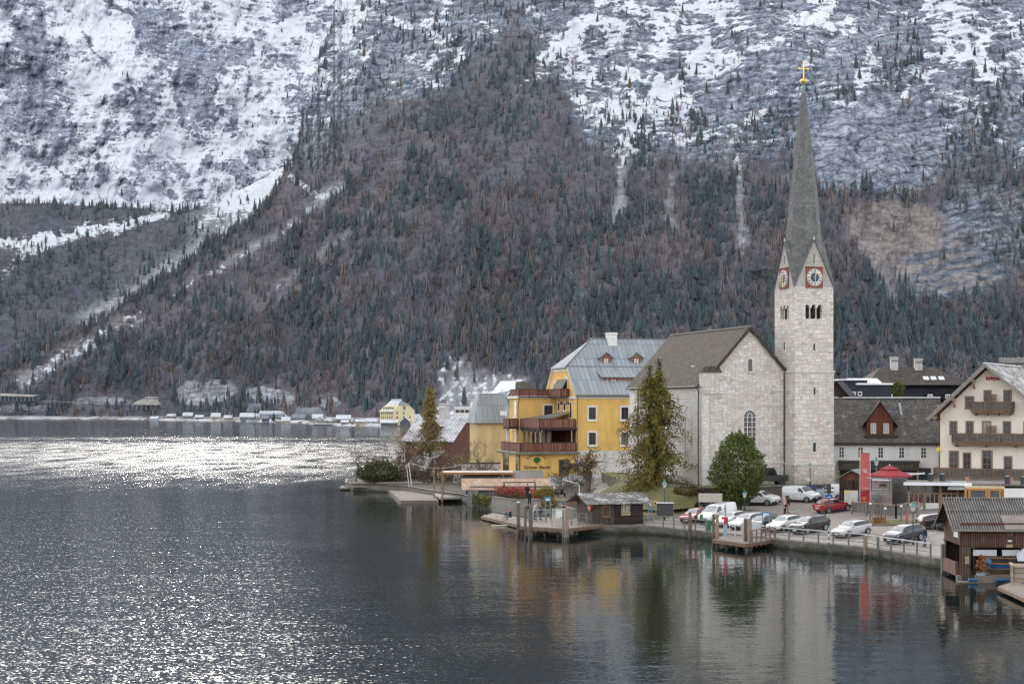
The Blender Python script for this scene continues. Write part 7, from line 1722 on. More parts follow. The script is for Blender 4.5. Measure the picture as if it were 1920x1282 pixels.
	for side in (-1, 1):
		MB().hull([(L * .5 - .03, side * Wd * .24, zl - .07), (L * .5 - .34, side * (Wd * .485), zl + .0), (L * .5 - .34, side * (Wd * .485), zl + .16), (L * .5 - .03, side * Wd * .24, zl + .06)], [(L * .5 + .0, side * Wd * .24, zl - .07), (L * .5 - .24, side * (Wd * .505), zl + .0), (L * .5 - .30, side * (Wd * .505), zl + .15), (L * .5 - .02, side * Wd * .24, zl + .06)]).build('headlight', LAMP, T)
		zt2 = H * (.52 if kind not in ('van', 'bigvan') else .42)
		MB().box(-L * .5 - .005, -L * .5 + .16, min(side * Wd * .34, side * Wd * .475), max(side * Wd * .34, side * Wd * .475), zt2, zt2 + (.16 if kind not in ('van', 'bigvan') else .34)).build('tail_light', TAIL, T)
		mz = P['st'][5][2] * H + .06; MB().sphere((L / 2 - .345 * L, side * (Wd / 2 + .07), mz), .11, 8, 6, .75).build('mirror', mat if not cladding else TRIM, T)
		MB().box(-L * .30, L * .30, side * (Wd / 2 - .02) - .03, side * (Wd / 2 - .02) + .03, P['st'][5][1] * H - .02, P['st'][5][1] * H + (.15 if cladding else .07)).build('sill', TRIM, T)
	MB().box(L * .5 - .02, L * .5 + .02, -Wd * .20, Wd * .20, H * .30, H * .36).build('grille', TRIM, T); MB().box(L * .5 - .06, L * .5 + .015, -Wd * .38, Wd * .38, H * .16, H * .25).build('lower_grille', TRIM, T)
	MB().box(L * .5 + .015, L * .5 + .03, -.26, .26, H * .245, H * .315).build('number_plate', PLATE, T); MB().box(-L * .5 - .03, -L * .5 - .012, -.26, .26, H * .38, H * .45).build('number_plate', PLATE, T)
	if kind in ('van', 'bigvan') or cladding: MB().box(L * .5 - .25, L * .5 + .012, -Wd * .44, Wd * .44, H * .15, H * .30).build('bumper', TRIM, T)
	return T
WHT = paint('white_lacquer', (.74, .75, .75)); BLKP = paint('black_lacquer', (.012, .013, .016)); DGRY = paint('dark_grey_lacquer', (.055, .062, .072)); SILV = paint('silver_lacquer', (.52, .53, .55)); REDP = paint('red_lacquer', (.30, .012, .018)); NAVY = paint('navy_lacquer', (.014, .020, .040))
def at(px, py): return G(px, py)
# heading: direction of the nose, 0 = right, -90 = towards the camera
car('suv', at(1296, 953), R(172), DGRY, 'dark grey estate car parked behind the white notice board', cat='car')
car('hatch', at(1305, 977), R(232), REDP, 'small bright red car beside the big white van')
car('bigvan', at(1346, 978), R(226), WHT, 'tall white delivery van facing the quay next to the red car', name='delivery_van', cat='van')
car('hatch', at(1372, 984), R(226), WHT, 'white car half hidden behind the pier and its red box')
car('wagon', at(1403, 988), R(224), WHT, 'white car with dark side glass between two white cars behind the pier', cladding=True)
car('hatch', at(1432, 992), R(222), BLKP, 'black car with bright screen almost hidden behind the blue pier sign', ws_bright=True)
car('hatch', at(1472, 993), R(222), WHT, 'white coupe like hatchback to the left of the black off roader')
car('suv', at(1519, 997), R(217), BLKP, 'black off roader with snow white reflections on its bonnet at the quay rail')
car('hatch', at(1598, 1004), R(214), SILV, 'rounded silver compact car alone at the quay rail', scale=1.0)
car('suv', at(1696, 1015), R(216), NAVY, 'boxy dark navy car at the end of the quay parking', scale=.97)
car('suv', at(1428, 946), R(-42), WHT, 'white crossover parked below the church terrace with dark wheels', cladding=True)
car('van', at(1503, 940), R(-48), WHT, 'white panel van with black bumper under the church tower', name='delivery_van', cat='van')
car('van', at(1565, 936), R(128), WHT, 'white van seen from behind, two rear windows, beside the traffic lamp', name='delivery_van', cat='van')
car('hatch', at(1562, 959), R(28), REDP, 'dark red hatchback driving past the grass island', scale=1.02)
car('wagon', at(1766, 988), R(10), BLKP, 'black estate car parked by the pavilion steps'); car('suv', at(1800, 992), R(170), DGRY, 'dark car just showing beside the boathouse gable')
def jeep():
	o = W(1440, 917, 178.5); T = thing('off_road_vehicle', 'dark green canvas topped off road vehicle on the church terrace', 'car', (o.x, 178.5, 4.0), R(8))
	GRN = plain('army_green', (.028, .034, .024), .6, .25, 2)
	MB().box(-2.1, 2.1, -.85, .85, .5, 1.05).box(1.0, 2.15, -.8, .8, 1.05, 1.15).build('body', GRN, T)
	MB().hull([(-2.1, -.84, 1.05), (.9, -.84, 1.05), (.9, .84, 1.05), (-2.1, .84, 1.05)], [(-1.95, -.7, 1.95), (.55, -.7, 1.95), (.55, .7, 1.95), (-1.95, .7, 1.95)]).build('canvas_top', plain('dark_canvas', (.03, .034, .028), .9, .3, 2), T)
	for x in (-1.4, .1): MB().box(x - .5, x + .45, -.86, -.80, 1.2, 1.75).build('side_window', CARGLASS, T)
	for x in (-1.4, 1.35):
		for y in (-.75, .75): w = MB().disc((x, y, .4), .4, 18, 'y', .25).build('wheel', TYRE, T); MB().disc((x, y + (.13 if y > 0 else -.13), .4), .2, 12, 'y', .02).build('rim', GRN, w)
	for y in (-.55, .55): MB().disc((2.16, y, .8), .12, 12, 'x', .05).build('headlight', LAMP, T)
jeep()
# ---------------------------------------------------------------- street furniture
GRNPOST = plain('dark_green_post', (.018, .055, .045), .5, .2, 4); TEAL = plain('teal_lamp', (.10, .26, .25), .5, .15, 3); LGLASS = glassmat('lantern_glass', (.50, .50, .46), .2)
def lantern(p, h, label, big=1.0, post=GRNPOST):
	T = thing('street_lamp', label, 'street lamp', tuple(p))
	MB().tube([(0, 0, 0), (0, 0, .6), (0, 0, .62), (0, 0, h)], [.10, .085, .055, .045], 8).build('post', post, T); b = big
	ln = MB().tube([(0, 0, h), (0, 0, h + .42 * b)], [.13 * b, .25 * b], 6).build('lantern', LGLASS, T)
	MB().tube([(0, 0, h + .42 * b), (0, 0, h + .48 * b), (0, 0, h + .66 * b)], [.31 * b, .30 * b, .10 * b], 6).sphere((0, 0, h + .72 * b), .09 * b, 8, 6).build('hood', TEAL, ln)
	MB().tube([(0, 0, h - .1), (0, 0, h)], [.05, .15 * b], 6).build('collar', TEAL, ln); return T
def hz_at(p, py): return HC - (py - HOR) / F * p.y - p.z
q = at(1246, 975); lantern(q, hz_at(q, 914), 'green lantern lamp standing beside the dark notice board')
q = at(1396, 960); lantern(q, hz_at(q, 932), 'teal lantern lamp between the white crossover and the tall van')
q = at(1712, 1022); lantern(q, hz_at(q, 958), 'green lantern lamp in front of the navy car', 1.0)
q = W(1519, 912, 176); lantern(q, hz_at(q, 878), 'slim lantern lamp against the foot of the church tower', .8)
q = W(1643, 905, 168); lantern(q, hz_at(q, 872), 'white glass lantern lamp beside the red parasol', 1.1, ZINC)
def sign(name, label, p, w, z0, z1, mat, rz=0.0, posts=(-.4, .4), pm=BLUEST, cat='sign', th=.06):
	T = thing(name, label, cat, tuple(p), rz); MB().box(-w / 2, w / 2, -th / 2, th / 2, z0, z1).build('board', mat, T)
	for s in posts: MB().box(s * w - .035, s * w + .035, -.035 + th, .035 + th, 0, z1 + .03).build('post', pm, T)
	return T
BRIGHTBLUE = plain('bus_stop_blue', (.05, .22, .50), .5, .1, 3); PALEB = plain('pale_board', (.58, .62, .64), .5, .1, 1.5); NOTE = plain('notice_dark', (.055, .05, .048), .7, .3, 3)
q = G(1027, 975, .95); S1 = sign('stop_sign', 'blue and white stop sign on two slim posts on the landing stage', q, .58, hz_at(q, 939.5), hz_at(q, 931.5), BRIGHTBLUE, posts=(-.45, .45)); MB().box(-.22, .22, -.05, -.03, hz_at(q, 938), hz_at(q, 934.5)).build('white_field', WHITE, S1)
q = G(1436, 1004, .75); S2 = sign('stop_sign', 'blue and white stop sign on two posts on the small pier', q, .68, hz_at(q, 966.5), hz_at(q, 959.5), BRIGHTBLUE, posts=(-.48, .48)); MB().box(-.26, .26, -.05, -.03, hz_at(q, 965.5), hz_at(q, 962)).build('white_field', WHITE, S2)
q = at(1332, 965); S3 = sign('notice_board', 'wide blank pale board on posts above the dark grey car', q, 2.45, hz_at(q, 941), hz_at(q, 926), PALEB, R(-6), (-.47, .47)); MB().box(-1.25, 1.25, -.06, .06, hz_at(q, 926), hz_at(q, 925)).build('frame', WHITE, S3)
q = at(1247, 978); S4 = sign('information_board', 'dark panelled information board with a snowy cap beside the hut', q, 1.65, hz_at(q, 967), hz_at(q, 943), NOTE, R(-3), (-.5, .5)); MB().box(-.9, .9, -.15, .15, hz_at(q, 943), hz_at(q, 941.5)).build('cap', SNOW, S4)
q = G(1047, 984, .95); S5 = sign('timetable_board', 'pale framed timetable board on the landing stage', q, 1.3, hz_at(q, 975), hz_at(q, 953), PALEB, R(-12), (-.5, .5)); MB().box(-.58, -.33, -.05, -.03, hz_at(q, 965), hz_at(q, 955)).build('poster', plain('poster_green', (.22, .34, .32), .6, .4, 4), S5); MB().box(-.25, .55, -.05, -.03, hz_at(q, 972), hz_at(q, 956)).build('timetable', WHITE, S5)
for z in range(12): MB().box(-.2, .5, -.056, -.051, hz_at(q, 957 + z * 1.2), hz_at(q, 956.7 + z * 1.2)).build('line', plain('grey_print', (.35, .36, .38), .6, .1, 3), S5) if z % 2 else None
q = G(1229, 975, .9); S6 = sign('yellow_sign', 'bright yellow sign with black mark on a post at the hut eave', q, .38, hz_at(q, 947), hz_at(q, 938.5), plain('sign_yellow', (.75, .50, .015), .5, .1, 3), posts=(0,)); MB().box(-.09, .09, -.05, -.03, hz_at(q, 945), hz_at(q, 941)).build('mark', BLACK if 'BLACK' in globals() else TRIM, S6)
q = G(1220, 976, .9); sign('white_sign', 'narrow white sign on a blue post next to the yellow one', q, .3, hz_at(q, 948), hz_at(q, 938.5), WHITE, posts=(0,))
q = at(1596, 957); S7 = sign('map_board', 'large pale town map board with a yellow heading near the banner', q, 1.35, hz_at(q, 945), hz_at(q, 919), plain('map_paper', (.60, .62, .56), .5, .1, 1.5), R(-12), (-.45, .45), ZINC); MB().box(-.64, .0, -.05, -.03, hz_at(q, 922), hz_at(q, 919.5)).build('yellow_heading', MATS['sign_yellow'], S7); MB().box(.02, .16, -.05, -.03, hz_at(q, 936), hz_at(q, 933.5)).build('map_spot', MATS['sign_yellow'], S7)
for k in range(9): MB().box(-.55, -.55 + .35 + .1 * (k % 3), -.048, -.032, hz_at(q, 925.6 + k * 1.8), hz_at(q, 925 + k * 1.8)).build('map_line', plain('map_ink', (.42, .47, .42), .6, .1, 3), S7)
q = at(1622, 962); bt, bb = hz_at(q, 849), hz_at(q, 946)
B_ = thing('banner', 'tall red banner with white marks and a round golden emblem between two white poles', 'banner', tuple(q), R(-4)); BW = .88
def cloth(z0, z1, mat, nm, y=-.02):
	m = MB(); n = 14
	for i in range(n):
		a, b = z0 + (z1 - z0) * i / n, z0 + (z1 - z0) * (i + 1) / n
		for j in range(6):
			x0, x1 = -BW / 2 + BW * j / 6, -BW / 2 + BW * (j + 1) / 6; w = lambda x, z: y + .035 * math.sin(x * 7 + z * 1.1) * math.sin(z * 2.1)
			m.poly([(x0, w(x0, a), a), (x1, w(x1, a), a), (x1, w(x1, b), b), (x0, w(x0, b), b)])
	m.build(nm, mat, B_, smooth=True)
zm = hz_at(q, 922); cloth(zm + .12, bt, plain('banner_red', (.50, .11, .10), .8, .22, 1.1), 'upper_cloth'); cloth(bb, zm, plain('banner_crimson', (.36, .012, .03), .8, .15, 2), 'lower_cloth')
for s in (-1, 1): MB().tube([(s * .50, 0, 0), (s * .50, 0, bt + .12)], .035, 8).sphere((s * .5, 0, bt + .2), .06, 8, 6).build('pole', RAILTOP, B_)
MB().box(-.5, .5, -.02, .02, bt - .02, bt + .03).build('cross_bar', ZINC, B_)
gz_ = hz_at(q, 934.5); MB().ring((-.1, -.09, gz_), .20, .245, 20, .02).disc((-.1, -.09, gz_), .11, 12, 'y', .02).build('emblem', plain('emblem_gold', (.58, .24, .05), .5, .1, 3), B_)
text_obj('03', .40, WHITE, 'lettering', B_, face_mat(-.04, -.08, hz_at(q, 882)) @ UPRIGHT); MB().box(-.15, .38, -.085, -.07, hz_at(q, 885.8), hz_at(q, 885.2)).box(.12, .4, -.085, -.07, hz_at(q, 895.6), hz_at(q, 894.6)).box(-.3, .4, -.085, -.07, hz_at(q, 914.5), hz_at(q, 913.9)).build('white_print', WHITE, B_)
# traffic lamp on a striped post, parking and no stopping signs
q = at(1554, 1022) if False else G(1554, 1022); TL = thing('traffic_light', 'back of a traffic light with blue sign on a tall striped post at the quay', 'traffic light', tuple(q))
zt_ = hz_at(q, 913); pm = MB(); pm.tube([(0, 0, 0), (0, 0, zt_ - .3)], .05, 8); pm.build('post', GRNPOST, TL); st = MB()
for k in range(3): st.tube([(0, 0, .25 + k * .5), (0, 0, .5 + k * .5)], .056, 8)
st.build('white_band', WHITE, TL); MB().box(-.17, .17, -.12, .12, zt_ - .55, zt_ + .25).box(-.42, -.17, -.06, .06, zt_ - .12, zt_ + .0).box(.17, .42, -.06, .06, zt_ - .12, zt_).box(-.40, -.17, -.06, .06, zt_ - .45, zt_ - .35).box(.17, .40, -.06, .06, zt_ - .45, zt_ - .35).build('lamp_case', plain('signal_black', (.03, .03, .028), .6, .2, 3), TL)
MB().box(-.28, .28, -.08, -.05, hz_at(q, 934), hz_at(q, 926.5)).build('blue_sign', plain('sign_deep_blue', (.02, .10, .34), .5, .1, 3), TL); MB().box(-.14, .14, -.09, -.08, hz_at(q, 932.2), hz_at(q, 931)).build('white_mark', WHITE, TL)
MB().box(-.2, .26, -.08, -.05, hz_at(q, 970), hz_at(q, 963)).build('grey_box', PALEB, TL)
q = W(1520, 912, 174.5); sign('street_sign', 'dark blue street name sign above the white panel van', q, .85, hz_at(q, 914.5), hz_at(q, 911), plain('street_blue', (.035, .08, .20), .5, .1, 3), R(-8), (0,))
q = at(1532, 935); V_ = thing('no_stopping_sign', 'round violet no stopping sign on a post between two white vans', 'sign', tuple(q)); MB().tube([(0, 0, 0), (0, 0, hz_at(q, 915))], .03, 8).build('post', RAILTOP, V_); MB().disc((0, -.05, hz_at(q, 919)), .22, 20, 'y', .03).build('board', plain('violet', (.16, .04, .34), .5, .1, 3), V_)
q = at(1540, 938); MB().box(-.5, .5, -.1, .3, 0, 1.2).build('switch_cabinet', plain('cabinet_grey', (.40, .46, .46), .6, .12, 2), loc=tuple(q)); tag(bpy.context.scene.collection.objects['switch_cabinet'], 'pale grey green switch cabinet between two white vans', 'cabinet')
q = W(1515, 900, 176); MB().sphere((0, 0, 0), .28, 12, 8).build('traffic_mirror', RAILTOP, loc=tuple(q), smooth=True); tag(bpy.context.scene.collection.objects['traffic_mirror'], 'round traffic mirror on the tower wall above the panel van', 'mirror')
# bins, boxes and things on the pier
GREENBIN = plain('bin_green', (.03, .20, .06), .6, .15, 3)
def bin_(p, r, h, label, mat=GREENBIN):
	T = thing('litter_bin', label, 'bin', tuple(p)); MB().tube([(0, 0, 0), (0, 0, h)], [r * .9, r], 14).build('body', mat, T); MB().tube([(0, 0, h), (0, 0, h + .05)], r * 1.08, 14).build('lid', RAILST, T)
bin_(G(1328, 994), .30, .95, 'tall green litter bin by the quay rail'); q = G(1315, 990); bin_(Vector((q.x, q.y, q.z + .75)), .16, .55, 'small green litter bin fixed to the quay rail')
q = G(1360, 1003, .75); T_ = thing('life_ring_post', 'bright red rescue box on a blue steel post on the small pier', 'rescue box', tuple(q)); MB().box(-.16, .16, -.12, .12, 0, 1.05).build('cabinet', plain('pale_blue_steel', (.35, .44, .50), .5, .12, 3), T_); MB().box(-.05, .05, -.05, .05, 1.05, 2.9).build('post', BLUEST, T_); MB().box(-.16, .24, -.2, -.05, 1.05, 1.72).box(-.38, -.1, -.18, -.06, 1.5, 1.72).build('red_box', plain('rescue_red', (.55, .02, .04), .5, .1, 3), T_)
q = G(1410, 1006, .75); MB().box(-.85, .85, -.2, .2, .0, 1.35).build('ticket_counter', plain('counter_grey', (.50, .54, .57), .5, .1, 2), loc=tuple(q)); tag(bpy.context.scene.collection.objects['ticket_counter'], 'pale grey cabinet on the small pier below the blue stop sign', 'cabinet')
FR = thing('bicycle_stand', 'tubular steel stand with rounded hoops on the small pier', 'stand', tuple(G(1368, 1004, .75)))
for k in range(3): MB().tube([(k * .55, 0, 0), (k * .55, 0, .9), (k * .55 + .12, 0, 1.0), (k * .55 + .38, 0, 1.0), (k * .55 + .5, 0, .9), (k * .55 + .5, 0, 0)], .03, 6).build('hoop', RAILTOP, FR)
for px, py, lab in ((999, 976, 'short blue steel bollard near the capped pile'), (1052, 986, 'pale mint bollard beside the timetable board')):
	q = G(px, py, .95); T_ = thing('bollard', lab, 'bollard', tuple(q)); MB().tube([(0, 0, 0), (0, 0, .08), (0, 0, .08), (0, 0, .95)], [.24, .24, .13, .13], 12).build('post', MATS['pale_blue_steel'] if px < 1020 else plain('mint', (.35, .42, .38), .5, .15, 3), T_); MB().tube([(0, 0, .95), (0, 0, 1.05)], [.17, .10], 12).build('cap', RAILTOP, T_)
q = at(1700, 985); T_ = thing('delineator', 'slim red and black marker post beside the wooden fence', 'marker post', tuple(q)); MB().box(-.05, .05, -.05, .05, 0, .9).build('post', TRIM, T_); MB().box(-.07, .07, -.07, .07, .35, 1.15).build('red_sleeve', plain('marker_red', (.55, .07, .05), .5, .1, 3), T_)
q = at(1648, 982); T_ = thing('planter', 'orange brown planter box on the grass island', 'planter', tuple(q + Vector((0, 0, .15)))); MB().hull([(-.5, -.25, 0), (.5, -.25, 0), (.5, .25, 0), (-.5, .25, 0)], [(-.6, -.32, .4), (.6, -.32, .4), (.6, .32, .4), (-.6, .32, .4)]).build('box', plain('planter_orange', (.30, .13, .05), .8, .35, 3), T_); MB().box(-.55, .55, -.28, .28, .4, .44).build('soil', DIRT, T_)
for px, py, h in ((1660, 985, 1.5), (1690, 978, 1.4), (1632, 975, 1.5)):
	q = at(px, py); T_ = thing('island_post', 'short post with pale cap along the grass island', 'post', tuple(q), 0, 'short posts along the grass island'); MB().box(-.05, .05, -.05, .05, 0, h).build('post', GREYWOOD, T_); MB().sphere((0, 0, h + .08), .13, 8, 6).build('cap', WHITE, T_)
q = G(1190, 940); MB().box(-1.2, 1.2, -.35, .35, 0, .8).build('table', TIMBER, loc=(G(1090, 930).x - 1, 178, 1.8)); tag(bpy.context.scene.collection.objects['table'], 'dark wooden terrace table under the awning roof', 'table')
# ---------------------------------------------------------------- people
SKIN = plain('skin', (.50, .32, .24), .6, .08, 8)
def person(p, h, heading, coat, legs, hair, label, pose='stand', long_coat=False, bag=None, hat=None):
	T = thing('person', label, 'person', tuple(p), heading); s = h / 1.75; k = lambda *v: Vector(v) * s
	sit = pose == 'sit'
	hip = .92 if not sit else .46
	def build_skin(name, chains, mat, sub=1):
		bm_v, bm_e, rad = [], [], []
		idx = {}
		def vid(q, r):
			key = tuple(round(c, 4) for c in q)
			if key not in idx: idx[key] = len(bm_v); bm_v.append(tuple(q)); rad.append(r)
			return idx[key]
		for ch in chains:
			prev = None
			for q, r in ch:
				i = vid(q * s, r * s)
				if prev is not None: bm_e.append((prev, i))
				prev = i
		me = bpy.data.meshes.new(name); me.from_pydata(bm_v, bm_e, []); o = bpy.data.objects.new(name, me); COL.objects.link(o)
		sk = o.modifiers.new('skin', 'SKIN'); sk.use_smooth_shade = True
		for v, r in zip(me.skin_vertices[0].data, rad): v.radius = (r, r)
		me.skin_vertices[0].data[0].use_root = True
		sb = o.modifiers.new('sub', 'SUBSURF'); sb.levels = sub; sb.render_levels = sub
		dg = bpy.context.evaluated_depsgraph_get(); m2 = bpy.data.meshes.new_from_object(o.evaluated_get(dg)); bpy.data.objects.remove(o); m2.materials.clear(); m2.materials.append(mat)
		return put(m2, name, T)
	V_ = Vector
	pel, chest, neck, head = V_((0, 0, hip)), V_((.02, 0, hip + .42)), V_((.03, 0, hip + .56)), V_((.06, 0, hip + .70))
	if pose == 'lean': chest, neck, head = V_((.10, 0, hip + .40)), V_((.16, 0, hip + .52)), V_((.22, 0, hip + .64))
	arms, hands, legsC = [], [], []
	for sd in (-1, 1):
		sh = chest + V_((0, .19 * sd, .06))
		if pose in ('photo', 'phone'): el, wr = sh + V_((.16, .06 * sd, -.22)), sh + V_((.38, -.10 * sd, .02))
		elif pose == 'up': el, wr = sh + V_((.14, .10 * sd, .04)), sh + V_((.26, -.04 * sd, .28))
		elif sit: el, wr = sh + V_((.08, .05 * sd, -.26)), sh + V_((.30, -.05 * sd, -.32))
		else: el, wr = sh + V_((-.02, .07 * sd, -.28)), sh + V_((.06, .06 * sd, -.52))
		arms.append([(chest, .13), (sh, .075), (el, .055), (wr, .038)]); d = (wr - el).normalized(); side = d.cross(V_((0, 1, 0)) if abs(d.y) < .9 else V_((1, 0, 0))).normalized()
		palm = wr + d * .09; hands.append([(chest, .10), (sh, .06), (el, .04), (wr, .028), (palm, .034)])
		for f in range(4): b_ = palm + side * (.03 - .02 * f); hands.append([(palm, .034), (b_ + d * .045, .010), (b_ + d * (.075 + .012 * (f in (1, 2))) + V_((0, -.015 * sd, -.012)), .008)])
		hands.append([(wr + d * .03, .03), (wr + d * .06 + side * .05, .010), (wr + d * .10 + side * .055, .009)])
		hp = pel + V_((0, .10 * sd, -.04))
		if sit: kn, an, toe = hp + V_((.42, .02 * sd, .0)), hp + V_((.44, .02 * sd, -.40)), hp + V_((.58, .03 * sd, -.42))
		elif pose == 'walk': kn, an, toe = hp + V_((.12 * sd, 0, -.42)), hp + V_((.16 * sd, 0, -.81)), hp + V_((.16 * sd + .15, .02 * sd, -.85))
		else: kn, an, toe = hp + V_((.03, .01 * sd, -.42)), hp + V_((0, .02 * sd, -.81)), hp + V_((.15, .04 * sd, -.85))
		legsC.append([(pel, .13), (hp, .105), (kn, .068), (an, .045), (toe, .04)])
	body = build_skin('body', [[(pel, .10), (chest, .12), (neck, .055), (head - V_((0, 0, .03)), .085), (head + V_((.01, 0, .06)), .088), (head + V_((0, 0, .11)), .05)], [(head - V_((0, 0, .03)), .085), (head + V_((.09, 0, -.01)), .018)], [(head - V_((0, 0, .03)), .085), (head + V_((0, .085, 0)), .02)], [(head - V_((0, 0, .03)), .085), (head + V_((0, -.085, 0)), .02)]] + hands + [[(q, r * .7) for q, r in c] for c in legsC], SKIN)
	for sd in (-1, 1): MB().sphere(tuple((head + V_((.083, .033 * sd, .02))) * s), .012 * s, 6, 4).build('eye', TRIM, T)
	MB().bar(tuple((head + V_((.083, -.025, -.055))) * s), tuple((head + V_((.083, .025, -.055))) * s), .012 * s).build('mouth', plain('lips', (.30, .10, .09), .6, .1, 5), T)
	cl = pel + V_((0, 0, -.05 if not long_coat else -.42))
	ch = [[(cl, .165 if not long_coat else .19), (pel + V_((0, 0, .08)), .165), (chest, .165), (neck + V_((-.01, 0, -.02)), .085)]]
	build_skin('jacket', ch + [[(q, r * 1.28) for q, r in a] for a in arms], coat)
	build_skin('trousers', [[(q, r * 1.12) for q, r in c[:4]] for c in legsC], legs)
	sh_ = MB()
	for c in legsC: a, b = c[3][0] * s, c[4][0] * s; sh_.tube([a + V_((-.05, 0, .0)) * s, a, b, b + V_((.04, 0, 0)) * s], [.03 * s, .06 * s, .05 * s, .02 * s], 8)
	sh_.build('shoes', TRIM, T)
	hb = MB().sphere(tuple((head + V_((-.025, 0, .055))) * s), .112 * s, 10, 8, 1.0)
	if hat is None and pose == 'stand': hb.tube([tuple((head + V_((-.06, 0, .03))) * s), tuple((neck + V_((-.07, 0, .0))) * s)], [.09 * s, .06 * s], 8)
	hb.build('hat' if hat else 'hair', hat or hair, T, smooth=True)
	if bag: MB().sphere(tuple((chest + V_((-.2, 0, -.12))) * s), .17 * s, 8, 6, 1.35).build('backpack', bag, T, smooth=True)
	return T
def cl(name, col): return plain('cloth_' + name, col, .85, .2, 6)
BK, NV, WH, PK, RD_, BE, JN, GY = cl('black', (.015, .015, .018)), cl('navy', (.015, .022, .045)), cl('white', (.62, .60, .57)), cl('pink', (.62, .36, .38)), cl('red', (.48, .03, .04)), cl('beige', (.42, .34, .26)), cl('jeans', (.06, .10, .18)), cl('grey', (.14, .14, .15))
HB, HBL, HBR = cl('hair_black', (.015, .012, .01)), cl('hair_blond', (.45, .30, .14)), cl('hair_brown', (.07, .04, .025))
person(G(1774, 1032), 1.72, R(20), NV, NV, HB, 'person in dark navy clothes taking a photo beside the boathouse', 'photo')
person(at(1472, 963), 1.70, R(205), PK, BK, HBL, 'person in a long pink padded coat raising a phone on the square', 'up', True, bag=None); person(at(1477.5, 962), 1.76, R(20), BK, BE, HB, 'person in black jacket standing behind the pink coat')
person(at(1734, 1024), 1.74, R(200), NV, JN, HBR, 'person in blue jacket walking past the navy car doors', 'walk')
person(G(1360, 984), 1.72, R(190), BE, GY, HBR, 'person in beige jacket between the big van and the pier', 'stand')
ST = .95
person(G(1002, 974, ST), 1.70, R(-10), WH, JN, HBL, 'person in a white jacket with raised arms on the landing stage', 'up')
person(G(991, 972, ST), 1.66, R(160), NV, BK, HB, 'person in dark blue jacket bending over a phone near the pile', 'phone')
person(G(1013, 974, ST), 1.62, R(30), NV, JN, HBR, 'person in navy jacket leaning at the railing of the stage', 'lean')
person(G(1036, 972, ST), 1.72, R(190), NV, BK, HB, 'person in navy coat standing right of the stop sign', 'stand')
person(G(1057, 973, ST), 1.68, R(170), NV, BK, HB, 'person in blue woollen hat beside a red rucksack', 'stand', hat=cl('hat_blue', (.02, .04, .16)), bag=RD_)
person(Vector((W(993, 958, 178).x, 178, 1.7)), 1.75, R(-80), BK, BK, HB, 'person in black standing on the garden path before the red hedge', 'stand')
person(Vector((W(989, 945, 187).x, 187, 2.0)), 1.75, R(-100), BK, BK, HB, 'person in black standing before the shingle roof near the swing frame', 'stand')
person(G(957, 974, .45), 1.6, R(200), BK, JN, HB, 'person with a red cap sitting low on the gangway', 'sit', hat=RD_); person(G(949, 974, .45), 1.5, R(180), cl('blue', (.05, .10, .26)), BE, HBR, 'person in a bright blue jacket crouching on the gangway', 'sit')
person(Vector((W(1152, 928, 174).x, 174, 2.35)), 1.6, R(-60), cl('steel', (.16, .24, .32)), JN, HB, 'person in pale blue jacket sitting on the lawn behind the hut roof', 'sit')
for i, (px, Y, lab, c_) in enumerate(((1032, 192, 'person in black sitting at the awning, nearest the swing frame', BK), (1043, 192.6, 'person in grey sitting in the middle of the group under the awning', GY), (1053, 192, 'person in dark coat sitting at the thin end of the awning group', NV))):
	person(Vector((W(px, 930, Y).x, Y, 2.0)), 1.68, R(-90 + 30 * i), c_, BK, HB, lab, 'sit')
# ---------------------------------------------------------------- trees, hedges and shrubs of the village
LEAF = leafmat('leaves'); BARK = plain('bark', (.085, .065, .05), .95, .45, 2.5); BARKG = plain('grey_bark', (.13, .115, .10), .95, .4, 2.5)
def leaves_mesh(name, P, size, cols, rng, droop=0.0, aspect=.55):
	"""many small leaf-sized quads at points P (n,3)"""
	n = len(P); d = rng.normal(size=(n, 3)); d[:, 2] -= droop; d /= np.linalg.norm(d, axis=1)[:, None]
	e = np.cross(d, rng.normal(size=(n, 3))); e /= np.linalg.norm(e, axis=1)[:, None]
	s = size * rng.uniform(.6, 1.35, n)[:, None]; d = d * s; e = e * s * aspect
	V = np.stack([P - d, P + e, P + d, P - e], 1).reshape(-1, 3); Q = np.arange(4 * n).reshape(n, 4)
	return mesh_np(name, V, Q, LEAF, {'col': np.clip(np.repeat(cols, 4, 0), 0, 1)}, smooth=False)
def pick(rng, n, pal, jit=.25):
	pal = np.array(pal); c = pal[rng.integers(0, len(pal), n)]; return c * rng.uniform(1 - jit, 1 + jit, n)[:, None]
